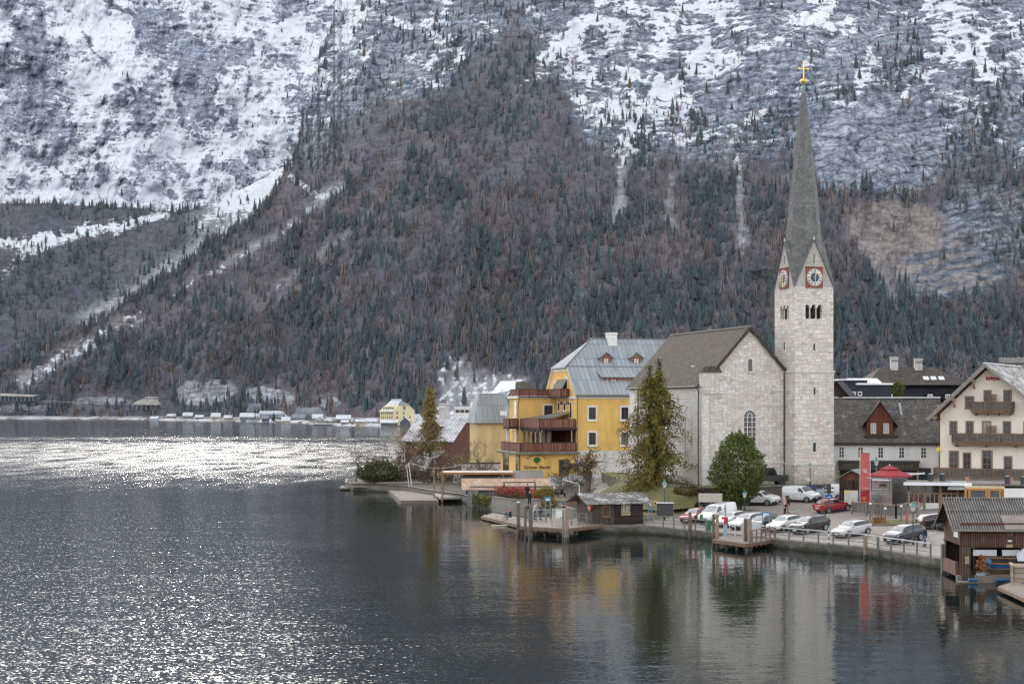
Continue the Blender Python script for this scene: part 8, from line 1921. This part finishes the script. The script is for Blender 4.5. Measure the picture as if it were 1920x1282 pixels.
def yew():
	rng = np.random.default_rng(21); o = at(1228, 941); k = F / o.y; H = (941 - 679) / k
	T = thing('yew_tree', 'tall dark olive evergreen with two ragged tops and hanging sprays before the nave', 'tree', tuple(o))
	tr = MB(); tops = [(-.62, .2, H * .94), (.5, -.1, H * .985)]
	for j, (x, y, z) in enumerate(tops): tr.tube([(x * .1, 0, -.4), (x * .25, 0, .5), (x * .6, y * .5, H * .3), (x * .9, y, H * .6), (x, y, z)], [.55, .36, .27, .17, .04], 8)
	P, Cc = [], []
	prof = lambda f: np.interp(f, [0, .08, .18, .35, .55, .72, .85, 1], [1.8, 3.8, 4.8, 4.7, 3.8, 2.6, 1.35, .25])
	for i in range(380):
		j = i % 2; x, y, zt = tops[j]; f = rng.random() ** .9 * .93 + .03; z = f * zt; f_ = z / H
		a = rng.uniform(0, 2 * PI); L = prof(f_) * rng.uniform(.45, 1.1); L *= 1.0 if (j == 0) == (math.cos(a) < 0) else .75
		x0, y0 = x * min(1, .3 + f), y * f; up = rng.uniform(.05, .4); pts = []
		for t in np.linspace(0, 1, 7): pts.append((x0 + math.cos(a) * L * t, y0 + math.sin(a) * L * t, z + L * (up * t - (.35 + .25 * rng.random()) * t * t)))
		if i < 130: tr.tube(pts, [.055, .045, .04, .03, .025, .018, .01], 4, False)
		n = int(44 + 66 * L / 4); t = rng.uniform(.12, 1.02, n) ** .8; q = np.stack([np.interp(t, np.linspace(0, 1, 7), [p[c] for p in pts]) for c in range(3)], -1)
		side = rng.normal(size=(n, 3)) * np.array([.20, .20, .12]) * (.55 + L * .13); side[:, 2] -= np.abs(rng.normal(size=n)) * .38
		q = q + side; P.append(q)
		tone = rng.random(); pal = [(.075, .088, .022), (.115, .118, .03), (.175, .155, .04)] if tone < .66 else [(.165, .112, .036), (.13, .090, .033), (.09, .078, .03)]
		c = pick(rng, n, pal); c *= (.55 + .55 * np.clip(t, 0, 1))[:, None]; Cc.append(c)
	for x, y, zt in tops:      # foliage hugging the stems
		n = 1500; f = rng.random(n); r = np.abs(rng.normal(size=n)) * (.24 + .30 * (1 - f)); a = rng.random(n) * 6.28
		P.append(np.stack([x * np.minimum(1, .3 + f) + r * np.cos(a), y * f + r * np.sin(a), .18 * zt + f * (zt * .86)], -1)); Cc.append(pick(rng, n, [(.028, .045, .016), (.045, .06, .02), (.075, .075, .022)]))
	tr.build('trunk', BARK, T); put(leaves_mesh('crown', np.concatenate(P), .115, np.concatenate(Cc), rng, .8), 'crown', T)
yew()
def dense_bush(name, label, o, H, rx, ry, n, pal, size=.13, zc=.5, trunk=True, egg=.25, seed=1, group=None, cat='tree'):
	rng = np.random.default_rng(seed); T = thing(name, label, cat, tuple(o), 0, group)
	if trunk: MB().tube([(0, 0, -.4), (.1, 0, H * .25), (0, .1, H * .6)], [.26, .2, .08], 7).tube([(.3, .1, -.4), (.5, .1, H * .3), (.6, 0, H * .5)], [.16, .13, .06], 6).build('trunk', BARK, T)
	d = rng.normal(size=(n, 3)); d /= np.linalg.norm(d, axis=1)[:, None]; r = np.clip(1 - np.abs(rng.normal(size=n)) * .17, .2, 1.06)
	lump = .72 + .62 * fbm(d[:, 0] * 3.1 + 5 + seed, d[:, 1] * 3.1 + d[:, 2] * 4.3, seed, 4)
	z = d[:, 2]; w = 1 - egg * z
	P = np.stack([d[:, 0] * rx * r * lump * w, d[:, 1] * ry * r * lump * w, H * zc + z * H * (1 - zc) * r * (.93 + .14 * (lump - 1)) * np.where(z < 0, zc / (1 - zc) * .92, 1)], -1)
	ns = n // 4; si = rng.integers(0, n, 90); sel = rng.integers(0, 90, ns); t = rng.random(ns)     # loose sprigs stand out from the rounded mass
	base = P[si][sel]; out = base - np.array([0, 0, H * zc]); out /= np.linalg.norm(out, axis=1)[:, None]
	P[:ns] = base + (out * .55 + np.array([0, 0, .35])) * (t * rx * .30)[:, None] + rng.normal(size=(ns, 3)) * (.07 + .05 * size)
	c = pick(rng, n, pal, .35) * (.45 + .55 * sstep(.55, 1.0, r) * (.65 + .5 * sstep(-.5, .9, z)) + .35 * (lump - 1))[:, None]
	put(leaves_mesh('crown', P, size, c, rng, .2), 'crown', T); return T
o = at(1383, 957); k = F / o.y
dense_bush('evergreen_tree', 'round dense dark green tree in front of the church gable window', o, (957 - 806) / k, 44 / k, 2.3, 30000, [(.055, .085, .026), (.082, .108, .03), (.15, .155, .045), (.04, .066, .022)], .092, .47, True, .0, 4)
def bare_tree(name, label, o, H, spread, mat, depth=5, seed=1, base_r=.18, group=None, knob=0.0, n0=4, up=.55, extra=None):
	rng = random.Random(seed); T = thing(name, label, 'tree', tuple(o), 0, group); tr, tw = MB(), MB()
	def grow(p, d, L, r, lev):
		pts = [p]; q = p.copy(); dd = d.copy()
		for i in range(3):
			dd = (dd + Vector((rng.gauss(0, .16), rng.gauss(0, .16), rng.gauss(0, .10) + .04))).normalized(); q = q + dd * L / 3; pts.append(q.copy())
		(tr if lev <= 1 else tw).tube(pts, [r, r * .88, r * .76, r * .62], 6 if lev < 2 else 3, lev < 2)
		if knob and 1 <= lev <= 2: (tr if lev <= 1 else tw).sphere(tuple(q), r * knob, 6, 5)
		if lev >= depth: return
		for c in range(rng.choice((2, 3, 3)) if lev else n0):
			s = pts[rng.choice((2, 3, 3))] if lev else pts[rng.choice((2, 3))]
			ax = Vector((rng.gauss(0, 1), rng.gauss(0, 1), rng.gauss(0, .5))).normalized()
			nd = (dd * up + ax * spread).normalized(); nd.z += .12; grow(s, nd.normalized(), L * rng.uniform(.52, .80), r * .60, lev + 1)
	grow(Vector((0, 0, -.3)), Vector((rng.gauss(0, .06), 0, 1)), H * .40, base_r, 0)
	tr.build('trunk', mat, T); tw.build('twigs', mat, T)
	if extra: extra(T, rng)
	return T
TWIG = plain('twig_brown', (.155, .115, .09), .95, .35, 2); TWIGO = plain('twig_orange', (.22, .145, .095), .95, .3, 2); TWIGR = plain('twig_red', (.22, .10, .075), .95, .3, 2)
def ivy(pal, n, zr, r, size=.12):
	def f(T, rng):
		g = np.random.default_rng(3); P = np.stack([g.normal(size=n) * r, g.normal(size=n) * r, g.uniform(zr[0], zr[1], n)], -1); put(leaves_mesh('ivy', P, size, pick(g, n, pal), g, .5), 'ivy', T)
	return f
def atY(px, py, Y):
	p = W(px, py, Y)
	if 234 <= Y <= 266: p.z = 1.05
	return p
bare_tree('pollard_tree', 'knobbly pollarded bare tree with rusty leaves before the hotel plinth', atY(1103, 925, 180), 6.6, .95, plain('pollard_bark', (.10, .08, .062), .95, .4, 3), 5, 9, .42, knob=1.5, n0=5, up=.45, extra=ivy([(.22, .13, .03), (.16, .12, .03)], 420, (2.2, 4.4), 1.25))
bare_tree('bare_tree', 'thin many stemmed bare tree at the garden tip against the bright water', atY(668, 907, 246), 6.4, .62, TWIG, 5, 12, .13, n0=6, up=.8)
bare_tree('bare_tree', 'low spreading bare fruit tree behind the dark evergreen bush', atY(742, 893, 248), 6.6, 1.0, TWIG, 6, 31, .17, n0=4)
bare_tree('bare_tree', 'broad orange twigged bare tree in front of the snowy roofed wooden house', atY(786, 882, 258), 10.4, .8, TWIGO, 6, 17, .22, n0=5)
bare_tree('bare_tree', 'bare fruit tree with yellow lichen leaves beside the pale yellow house', atY(868, 885, 240), 7.2, .95, TWIG, 6, 23, .18, extra=ivy([(.26, .22, .03), (.18, .17, .04)], 260, (2.6, 4.6), 1.3))
bare_tree('bare_tree', 'small upright bare tree against the pale yellow house wall', atY(903, 872, 244), 8.0, .7, TWIG, 6, 41, .12, n0=4, up=.8)
bare_tree('bare_tree', 'tangled bare bush at the bank between pergola and yellow house', atY(925, 885, 236), 5.8, .95, TWIG, 5, 47, .1, n0=6)
bare_tree('bare_tree', 'distant pale bare tree above the dark roofs', atY(1634, 716, 260), 4.6, .8, plain('twig_pale', (.30, .25, .20), .95, .2, 2), 5, 53, .13, n0=5)
bare_tree('bare_shrub', 'reddish bare shrub before the pavilion glass front', at(1722, 962), 2.3, .7, TWIGR, 5, 61, .06, n0=9, up=.8)
bare_tree('bare_shrub', 'grey bare shrub close to the red banner pole', at(1644, 962), 2.4, .7, TWIG, 5, 67, .05, n0=8, up=.9); bare_tree('bare_shrub', 'thin bare shrub between map board and banner', at(1606, 960), 2.6, .6, TWIG, 5, 71, .05, n0=8, up=.9)
bare_tree('bare_tree', 'bare sapling beside the orange planter on the grass island', at(1640, 985), 2.6, .5, TWIG, 4, 73, .05, n0=4, up=1.0)
def ivy_conifer():
	rng = np.random.default_rng(33); o = W(806, 880, 266); o.z = 1.05; T = thing('slim_conifer', 'slim yellowish conifer with loose top, the tallest tree of the lake garden', 'tree', tuple(o)); H = 11.55 + (765 - 724) / F * 266
	MB().tube([(0, 0, -.3), (.1, 0, H * .5), (0, 0, H)], [.28, .16, .03], 7).build('trunk', BARKG, T)
	P, Cc = [], []
	for i in range(380):
		f = rng.uniform(.22, .985); a = rng.random() * 6.28; L = np.interp(f, [.2, .35, .47, .56, .75, .92, 1], [3.3, 3.1, 2.4, 1.7, 1.45, .8, .2]) * rng.uniform(.5, 1.05); n = 46; t = rng.random(n) ** .7
		q = np.stack([math.cos(a) * L * t, math.sin(a) * L * t, f * H + .16 * L * t - .1 * t], -1) + rng.normal(size=(n, 3)) * .13; P.append(q)
		pal = [(.13, .125, .04), (.18, .15, .048), (.09, .10, .034)] if f < .56 else [(.25, .19, .075), (.19, .16, .06), (.13, .125, .045)]
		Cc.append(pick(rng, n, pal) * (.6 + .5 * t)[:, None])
	put(leaves_mesh('crown', np.concatenate(P), .12, np.concatenate(Cc), rng, .2), 'crown', T)
ivy_conifer()
GR1 = [(.032, .056, .018), (.05, .078, .024), (.075, .098, .032)]
dense_bush('evergreen_bush', 'broad dark green bush at the tip of the lake garden', atY(712, 907, 245), 3.7, 3.1, 2.2, 7000, GR1 + [(.07, .05, .025)], .13, .42, False, .15, 8, cat='bush')
dense_bush('evergreen_bush', 'paler olive bush beside the bare fruit trees', atY(770, 868, 262), 6.0, 2.6, 1.6, 2600, [(.08, .075, .03), (.055, .06, .022), (.11, .085, .04)], .13, .45, False, .1, 14, cat='bush')
dense_bush('shrub', 'yellow brown shrub below the awning beside the lawn', atY(1022, 938, 181), 1.6, 1.1, .9, 1500, [(.22, .15, .035), (.15, .12, .035), (.09, .085, .03)], .08, .45, False, .1, 15, cat='shrub')
dense_bush('shrub', 'mossy yellow shrub growing behind the stop sign', atY(1030, 955, 175), 1.4, .9, .8, 1300, [(.26, .17, .03), (.14, .13, .03), (.08, .09, .025)], .08, .45, False, .1, 16, cat='shrub')
dense_bush('shrub', 'brown winter shrub climbing the bank near the pollarded tree', atY(1072, 914, 188), 2.2, 2.3, 1.2, 2400, [(.15, .11, .07), (.12, .10, .06), (.09, .085, .045)], .08, .42, False, 0, 18, cat='shrub')
dense_bush('shrub', 'dark shrub under the hanging yew branches by the terrace wall', atY(1290, 930, 171), 1.3, 1.6, .7, 1500, [(.06, .055, .02), (.035, .04, .016), (.12, .075, .03)], .09, .42, False, 0, 19, cat='shrub')
dense_bush('garden_tree', 'small leafy tree rising between the dark roof dormers', atY(1684, 746, 205), 2.2, .8, .7, 900, [(.10, .12, .03), (.06, .08, .02)], .11, .5, False, 0, 20)
def hedge(name, label, pts, h, w, n, pal, size, seed, box=False):
	rng = np.random.default_rng(seed); T = thing(name, label, 'hedge', tuple(pts[0])); o = np.array(pts[0]); pts = np.array([np.array(p) - o for p in pts]); s = rng.random(n); L = np.linspace(0, 1, len(pts))
	c = np.stack([np.interp(s, L, pts[:, i]) for i in range(3)], -1)
	hh = h * (.75 + .5 * fbm(s * 14, s * 0, seed, 3)) if not box else h * np.ones(n)
	off = rng.normal(size=(n, 2)) * w * .35 if not box else rng.uniform(-1, 1, (n, 2)) * w * .5
	zf = rng.random(n) ** .6; P = c + np.stack([off[:, 0], off[:, 1], zf * hh], -1)
	if callable(pal): col = pal(s, zf, rng, n)
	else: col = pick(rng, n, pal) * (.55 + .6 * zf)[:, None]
	put(leaves_mesh('foliage', P, size, col, rng, .1), 'foliage', T); return T
def redpal(s, zf, rng, n):
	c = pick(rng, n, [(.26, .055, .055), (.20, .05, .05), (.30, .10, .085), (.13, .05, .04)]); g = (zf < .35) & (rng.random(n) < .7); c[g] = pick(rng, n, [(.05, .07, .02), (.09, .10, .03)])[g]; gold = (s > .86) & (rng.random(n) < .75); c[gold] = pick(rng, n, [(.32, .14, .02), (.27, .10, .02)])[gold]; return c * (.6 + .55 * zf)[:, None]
for i, (px, py, Y, h, w) in enumerate(((735, 903, 246, 1.5, 1.6), (756, 897, 250, 1.7, 1.5), (772, 892, 254, 2.0, 1.8), (800, 893, 244, 1.5, 1.6), (820, 888, 250, 2.2, 1.9), (846, 886, 246, 2.0, 1.7), (868, 888, 240, 1.8, 1.6), (890, 886, 238, 1.9, 1.6), (915, 884, 236, 1.8, 1.5), (700, 905, 243.6, .8, 1.6))):
	dense_bush('garden_shrub', 'brown winter shrub in the lake garden below the bare fruit trees', atY(px, py, Y), h + max(0, W(px, py, Y).z - 1.05) * .8, w, 1.0, 1100, [(.055, .045, .032), (.045, .036, .026), (.045, .048, .024), (.075, .05, .034)], .085, .42, False, 0, 80 + i, 'brown winter shrubs of the lake garden', 'shrub')
for i, (px, py, Y, h) in enumerate(((708, 900, 250, 5.2), (762, 890, 246, 5.6), (800, 885, 262, 6.4), (826, 882, 248, 5.2), (848, 880, 252, 5.6), (716, 903, 256, 4.6))):
	bare_tree('bare_tree', 'twiggy bare fruit tree among the shrubs of the lake garden', atY(px, py, Y), h + max(0, W(px, py, Y).z - 1.05), .92, TWIG if i % 2 else TWIGO, 6, 101 + 7 * i, .13, 'twiggy bare fruit trees of the lake garden', n0=5)
hedge('red_hedge', 'flaming red and orange winter hedge above the pale bank wall', [(-1.7, 198.6, 1.5), (.5, 192.3, 1.7), (3.0, 187.2, 1.7)], 1.35, 1.2, 5200, redpal, .09, 5)
def hangpal(s, zf, rng, n): return pick(rng, n, [(.085, .10, .035), (.12, .13, .05), (.055, .07, .022), (.15, .14, .07)]) * (.6 + .55 * zf)[:, None]
hedge('green_hedge', 'trailing green hedge hanging over the garden wall corner to the water', [(-4.6, 204.5, .15), (-2.7, 197.4, .15)], 1.55, 1.0, 4200, hangpal, .11, 6, True)
# long dry grass and reeds on the lawn edge reads as a soft mass
g_ = np.random.default_rng(9); n = 9000; gx = g_.uniform(6.5, 20.5, n); gy = g_.uniform(164, 196, n); ok = (gy > 164 + .55 * np.maximum(0, gx - 14.5)) & (gx > 5.2 + (gy < 184) * 2.2)
gx, gy = gx[ok], gy[ok]; gz = np.array([zpark(a, b) for a, b in zip(gx, gy)]) + .08
tag(put(leaves_mesh('lawn_grass', np.stack([gx, gy, gz], -1), .12, pick(g_, gx.size, [(.13, .14, .035), (.20, .18, .06), (.10, .12, .03)]), g_, -.8, .2), 'lawn_grass'), 'rough yellow green lawn grass', 'grass', kind='stuff')
# ---------------------------------------------------------------- village on the far shore
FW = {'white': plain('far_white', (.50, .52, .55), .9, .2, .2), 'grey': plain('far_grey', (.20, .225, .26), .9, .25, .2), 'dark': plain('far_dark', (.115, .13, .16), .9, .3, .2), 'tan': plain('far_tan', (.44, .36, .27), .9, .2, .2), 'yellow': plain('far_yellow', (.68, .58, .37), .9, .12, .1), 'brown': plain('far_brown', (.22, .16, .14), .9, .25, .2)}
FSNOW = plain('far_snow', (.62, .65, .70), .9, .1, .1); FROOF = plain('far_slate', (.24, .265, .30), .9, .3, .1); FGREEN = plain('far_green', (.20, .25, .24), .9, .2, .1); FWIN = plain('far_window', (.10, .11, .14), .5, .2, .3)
def far_house(px0, px1, yb, ye, yr, wall, roof, label, rz=0.0, name='shore_house', gable_front=False):
	Y = (HC - 1.0) * F / (yb - HOR); k = F / Y; w = (px1 - px0) / k; he, hr = (yb - ye) / k, (yb - yr) / k; d = max(5.0, w * .6)
	o = W(px0, yb, Y); T = thing(name, label, 'house', (o.x, Y, 1.0), rz)
	if gable_front:
		MB().prism([(0, -.8), (w, -.8), (w, he), (w / 2, hr - .2), (0, he)], 'y', 0, d).build('wall', FW[wall], T); r = MB(); e = w * .09; s = (hr - he) / (w / 2)
		r.slab([(-e, -.5, he - e * s), (w / 2, -.5, hr), (w / 2, d + .5, hr), (-e, d + .5, he - e * s)], .35); r.slab([(w / 2, -.5, hr - .01), (w + e, -.5, he - e * s), (w + e, d + .5, he - e * s), (w / 2, d + .5, hr - .01)], .35); r.build('roof', roof, T)
	else:
		MB().prism([(0, -.8), (d, -.8), (d, he), (d / 2, hr - .2), (0, he)], 'x', 0, w).build('wall', FW[wall], T); gable_roof(T, 0, w, 0, d, he, hr, roof, .6, .35, end=.6)
	for i in range(max(1, int(w / 3.4))): MB().box(w * (i + .5) / max(1, int(w / 3.4)) - .5, w * (i + .5) / max(1, int(w / 3.4)) + .5, -.08, .02, he * .42, he * .78).build('window', FWIN, T)
	return T
S_, R_ = FSNOW, FROOF
for a in [(282, 296, 787, 783.5, 780, 'white', S_, 'tiny white boathouse standing alone, first of the far shore row', 0, 'boathouse'), (303, 314, 784, 778, 773.5, 'grey', S_, 'narrow grey house with snow roof behind the tiny white boathouse'), (313, 328, 785.5, 779, 775.5, 'brown', S_, 'low brown boathouse with snow roof second along the shore', 0, 'boathouse'),
		  (343, 360, 786, 778, 773, 'grey', S_, 'grey house with double snow roof alone between two gaps'), (366, 380, 786.5, 781, 777.5, 'dark', S_, 'small dark house with low snow roof'), (384, 403, 785, 777.5, 773, 'grey', R_, 'wide grey house with dull roof behind a snow roofed one'), (396, 412, 787, 779.5, 773.5, 'tan', S_, 'tan boathouse with steep bright snow roof'),
		  (420, 434, 787, 782, 778, 'dark', S_, 'little dark boathouse with slanting snow roof beside a wide gap', 0, 'boathouse'), (450, 476, 788, 780, 773.5, 'grey', S_, 'broad grey house with large snow roof left of the shore conifer'), (474, 490, 787, 780.5, 774.5, 'tan', S_, 'tan house touching the broad grey house'), (491, 503, 789, 783, 778, 'dark', R_, 'dark shed with dull roof just before the shore conifer'),
		  (519, 530, 788, 781, 775.5, 'grey', R_, 'grey roofed house right behind the shore conifer'), (528, 543, 790.5, 787, 781, 'tan', S_, 'tan boathouse with a big snow roof near the water'), (548, 571, 789, 782, 776, 'grey', R_, 'grey long house with blue grey roof in the middle of the row'), (572, 587, 790, 783, 776.5, 'dark', R_, 'dark gabled house facing the lake', 0, 'shore_house', True),
		  (586, 604, 791, 782, 776, 'grey', S_, 'snow roofed house behind the white jetty corner'), (591, 608, 793, 787, 780, 'white', S_, 'white house with steep snow roof at the jetty corner', 0, 'shore_house', True), (613, 629, 793.5, 788, 782.5, 'brown', S_, 'brown house with snow roof on the snowy quay'), (631, 656, 794, 783.5, 777.5, 'brown', S_, 'tall brown house with broad white roof on the snowy quay'),
		  (640, 652, 795, 790, 787, 'grey', S_, 'flat grey boathouse in front of the tall brown house', 0, 'boathouse'), (667, 684, 795.5, 789, 786, 'tan', S_, 'long low tan shed with snow roof'), (685, 707, 795, 788.5, 785, 'white', S_, 'long low pale shed next to the big yellow house'),
		  (714, 744, 797, 791, 786.5, 'dark', S_, 'low dark blue shed with snow roof below the big yellow house'), (750, 769, 797, 790, 781.5, 'dark', S_, 'dark gabled boathouse right of the big yellow house', 0, 'boathouse', True), (763, 786, 796, 785, 776, 'brown', S_, 'brown house with snow roof partly behind the near wooden house')]:
	far_house(*a)
def yellow_house():
	Y = (HC - 1) * F / (796.5 - HOR); k = F / Y; o = W(738, 796.5, Y); T = thing('yellow_house', 'big pale yellow house with steep snowy hipped roof and six chimneys on the far shore', 'house', (o.x, Y, 1.0), R(42))
	# corner at px 738: long side runs to the back on one hand, gable side on the other
	w, d = 18.5, 15.5; ze, zr = (796.5 - 769.5) / k, (796.5 - 750.5) / k
	# local: x along the gable side, y along the long side
	MB().box(0, w, 0, d, -.6, ze).build('wall', FW['yellow'], T)
	g = MB(); g.prism([(0, ze), (w, ze), (w * .74, ze + (zr - ze) * .55), (w * .26, ze + (zr - ze) * .55)], 'y', 0, d).build('gable', FW['yellow'], T)
	e = .8; r = MB(); m = w / 2; zh = ze + (zr - ze) * .55
	r.slab([(-e, -.4, ze - .6), (m, 3.2, zr), (m, d, zr), (-e, d, ze - .6)], .3); r.build('roof', plain('far_snow_dusted', (.58, .61, .66), .9, .25, .35), T)
	MB().slab([(m, 3.2, zr - .01), (w + e, -.4, ze - .6), (w + e, d, ze - .6), (m, d, zr - .01)], .3).slab([(w * .24, -.5, zh), (w * .76, -.5, zh), (m, 3.2, zr + .03)], .25).build('slate_roof', R_, T)  # this half in plain slate grey, without snow
	for i in range(6): MB().box(m - .5, m + .5, 3.4 + i * 1.9, 4.3 + i * 1.9, zr - .2, zr + 1.0).build('chimney', FSNOW, T)
	for row in range(3):
		for i in range(6): MB().box(-.06, .02, 1.3 + i * 2.4, 2.3 + i * 2.4, 1.4 + row * 2.9, 3.0 + row * 2.9).build('window', FWIN, T)
		for i in range(3 if row < 2 else 2): MB().box(2.6 + i * 5.6, 3.8 + i * 5.6, -.06, .02, 1.6 + row * 2.9, 3.2 + row * 2.9).build('window', FWIN, T)
	MB().box(m - .7, m + .7, -.56, -.4, zh - 3.0, zh - 1.0).build('window', FWIN, T)
	for i in range(5): MB().hull([(.9, 2.2 + i * 2.5, ze + .5), (2.6, 2.2 + i * 2.5, ze + .5), (2.6, 3.4 + i * 2.5, ze + .5), (.9, 3.4 + i * 2.5, ze + .5)], [(1.3, 2.5 + i * 2.5, ze + 2.3), (2.8, 2.5 + i * 2.5, ze + 2.6), (2.8, 3.1 + i * 2.5, ze + 2.6), (1.3, 3.1 + i * 2.5, ze + 2.3)]).build('dormer', R_, T)
yellow_house()
def gallery(name, label, px0, px1, py0, py1, Y, depth, n, rise=6):
	a, b = W(px0, py0, Y), W(px1, py1, Y); T = thing(name, label, 'gallery', tuple(a)); d = b - a
	MB().slab([(0, 0, 0), (d.x, 0, d.z), (d.x + depth * .5, depth, d.z + rise), (depth * .5, depth, rise)], 1.3).build('roof', plain('gallery_roof', (.40, .38, .35), .9, .4, .2), T)
	for i in range(n + 1): x = d.x * i / n; z = d.z * i / n; MB().box(x - .5, x + .5, .2, 1.0, z - 7, z - 1.2).build('pillar', FW['grey'], T)
	MB().box(-1, d.x + depth * .5, depth * .7, depth * .75, -8, rise - 1.5).build('back_wall', FW['dark'], T)
gallery('rockfall_gallery', 'concrete rockfall gallery with debris roof on slim pillars above the shore road', 248, 300, 756.5, 757.5, 1810, 22, 6, 8); gallery('rockfall_gallery', 'long low road gallery with many pillars at the edge of the far shore', -60, 62, 739, 742, 1930, 10, 16, 2)
a, b = W(78, 751.5, 1890), W(190, 755.5, 1830); T = thing('road_wall', 'thin pale road parapet running along the far slope between the two galleries', 'wall', tuple(a)); MB().bar((0, 0, 0), tuple(b - a), .6, .6).build('parapet', plain('parapet', (.30, .28, .26), .9, .2, .3), T)
T = thing('snowy_jetty', 'long snow covered jetty in front of the brown houses', 'jetty', (W(588, 797, 1178).x, 1178, 0)); MB().box(0, 69, 0, 18, .0, 1.4).build('quay', FSNOW, T); MB().box(-.3, 69, -.3, 0, -.5, .9).build('edge', FW['dark'], T)
T = thing('quay_bank', 'snow covered quay bank under the big yellow house', 'quay', (W(697, 799, 1108).x, 1108, 0)); MB().hull([(0, 0, -.3), (36, 0, -.3), (36, 25, -.3), (0, 25, -.3)], [(1, 1, 1.2), (36, 1, 1.2), (36, 25, 1.6), (1, 25, 1.6)]).build('bank', FSNOW, T)
for px0, px1, y0, y1, Y, mat, lab in ((463, 502, 763, 756, 1640, R_, 'dark flat roofed hall on the slope behind the far houses'), (482, 540, 776, 770, 1560, FSNOW, 'long pale wall and snowy bank behind the shore conifer'), (551, 612, 774, 763.5, 1500, R_, 'grey mounded hall roof above the middle of the far houses')):
	a, b = W(px0, y0, Y), W(px1, y1, Y); T = thing('hall', lab, 'building', (a.x, Y, a.z)); w, h = b.x - a.x, b.z - a.z
	MB().hull([(0, 0, -4), (w, 0, -4), (w, 14, -4), (0, 14, -4)], [(w * .08, 2, h), (w * .75, 2, h * .95), (w * .75, 12, h), (w * .08, 12, h)]).build('roof', mat, T); MB().box(w * .1, w * .9, -.3, .3, -5, 0).build('wall', FW['grey'], T)
def shore_tree(px, yb, yt, label, wf=.30, seed=1):
	Y = (HC - 1) * F / (yb - HOR) if yb > 780 else 1500; o = W(px, yb, Y); H = (yb - yt) / F * Y; tv, tt, ts = TM['conifer'][seed % 4]; T = thing('shore_conifer', label, 'tree', tuple(o))
	c = put(mesh_np('crown', tv, tt, MATS['forest_leaves'], {'col': np.array((.065, .095, .085))[None, :] * ts[:, None]}, smooth=False), 'crown', T); c.scale = (H * wf / .19 * .6, H * wf / .19 * .6, H); MB().tube([(0, 0, -1), (0, 0, H * .4)], .3, 6).build('trunk', BARK, T)
shore_tree(513, 790.5, 772, 'dark round conifer right at the far shore among the houses', .42, 1); shore_tree(451, 772, 741, 'slim dark conifer above the broad grey far house', .16, 2); shore_tree(478, 775, 758, 'small conifer beside the flat roofed hall', .2, 3)
g_ = np.random.default_rng(77); PP, CC = [], []
for i in range(150):
	px = g_.uniform(150, 775); sy = shore_Y(px) * g_.uniform(1.004, 1.06); h = g_.uniform(2.0, 6.5); n = 60; x = (px - 960) / F * sy
	PP.append(np.stack([x + g_.normal(size=n) * h * .32, sy + g_.normal(size=n) * 1.2, .8 + np.abs(g_.normal(size=n)) * h * .5], -1)); CC.append(pick(g_, n, [(.11, .09, .085), (.14, .11, .10), (.075, .085, .075), (.16, .14, .12)], .2))
tag(put(leaves_mesh('shore_undergrowth', np.concatenate(PP), .55, np.concatenate(CC), g_, -.6, .35), 'shore_undergrowth'), 'brown leafless undergrowth between the houses of the far shore', 'undergrowth', kind='stuff')
# ---------------------------------------------------------------- camera, sky, sun
cam = bpy.data.cameras.new('camera'); co = bpy.data.objects.new('camera', cam); COL.objects.link(co)
co.location = (0, 0, HC); co.rotation_euler = (PI / 2, 0, 0)
cam.sensor_width = 36; cam.lens = F / 1920 * 36; cam.shift_y = (HOR - 641) / 1920
cam.clip_start = .5; cam.clip_end = 20000
scene.camera = co
SUN_E, SUN_AZ = R(23), R(-11)      # azimuth measured from the view direction towards the right
wd = bpy.data.worlds.new('World'); scene.world = wd; wd.use_nodes = True
nt = wd.node_tree; nt.nodes.clear(); g = N(nt)
sky = g.node('ShaderNodeTexSky', sky_type='NISHITA', sun_disc=False, sun_elevation=SUN_E, sun_rotation=SUN_AZ, altitude=500.0, air_density=1.0, dust_density=2.5, ozone_density=1.0)
grey = g.node('ShaderNodeRGBToBW', ins={0: sky.outputs[0]}).outputs[0]
veil = g.mix(.72, sky.outputs[0], grey)          # thin high cloud takes most of the blue out of the sky
veil = g.mix(1.0, g.mix(1.0, veil, (2.5, 2.46, 2.42), 'MULTIPLY'), (4.55, 4.43, 4.28), 'ADD')
bg = g.node('ShaderNodeBackground', ins={0: veil, 1: .15})
g.link(bg.outputs[0], g.node('ShaderNodeOutputWorld').inputs[0])
sl = bpy.data.lights.new('sun', 'SUN'); so = bpy.data.objects.new('sun', sl); COL.objects.link(so)
sl.energy = .36; sl.angle = R(2.2); sl.color = (1.0, .955, .89)
sdir = Vector((math.sin(SUN_AZ) * math.cos(SUN_E), math.cos(SUN_AZ) * math.cos(SUN_E), math.sin(SUN_E)))
so.rotation_euler = sdir.to_track_quat('Z', 'Y').to_euler(); so.location = (-200, 800, 900)
scene.view_settings.view_transform = 'Standard'; scene.view_settings.look = 'None'; scene.view_settings.exposure = 0; scene.view_settings.gamma = 1
scene.render.engine = 'CYCLES'
cy = scene.cycles
cy.use_denoising = True; cy.denoising_prefilter = 'NONE'; cy.filter_width = 1.4; cy.max_bounces = 6; cy.diffuse_bounces = 3; cy.glossy_bounces = 4; cy.transparent_max_bounces = 6
cy.caustics_reflective = False; cy.caustics_refractive = False
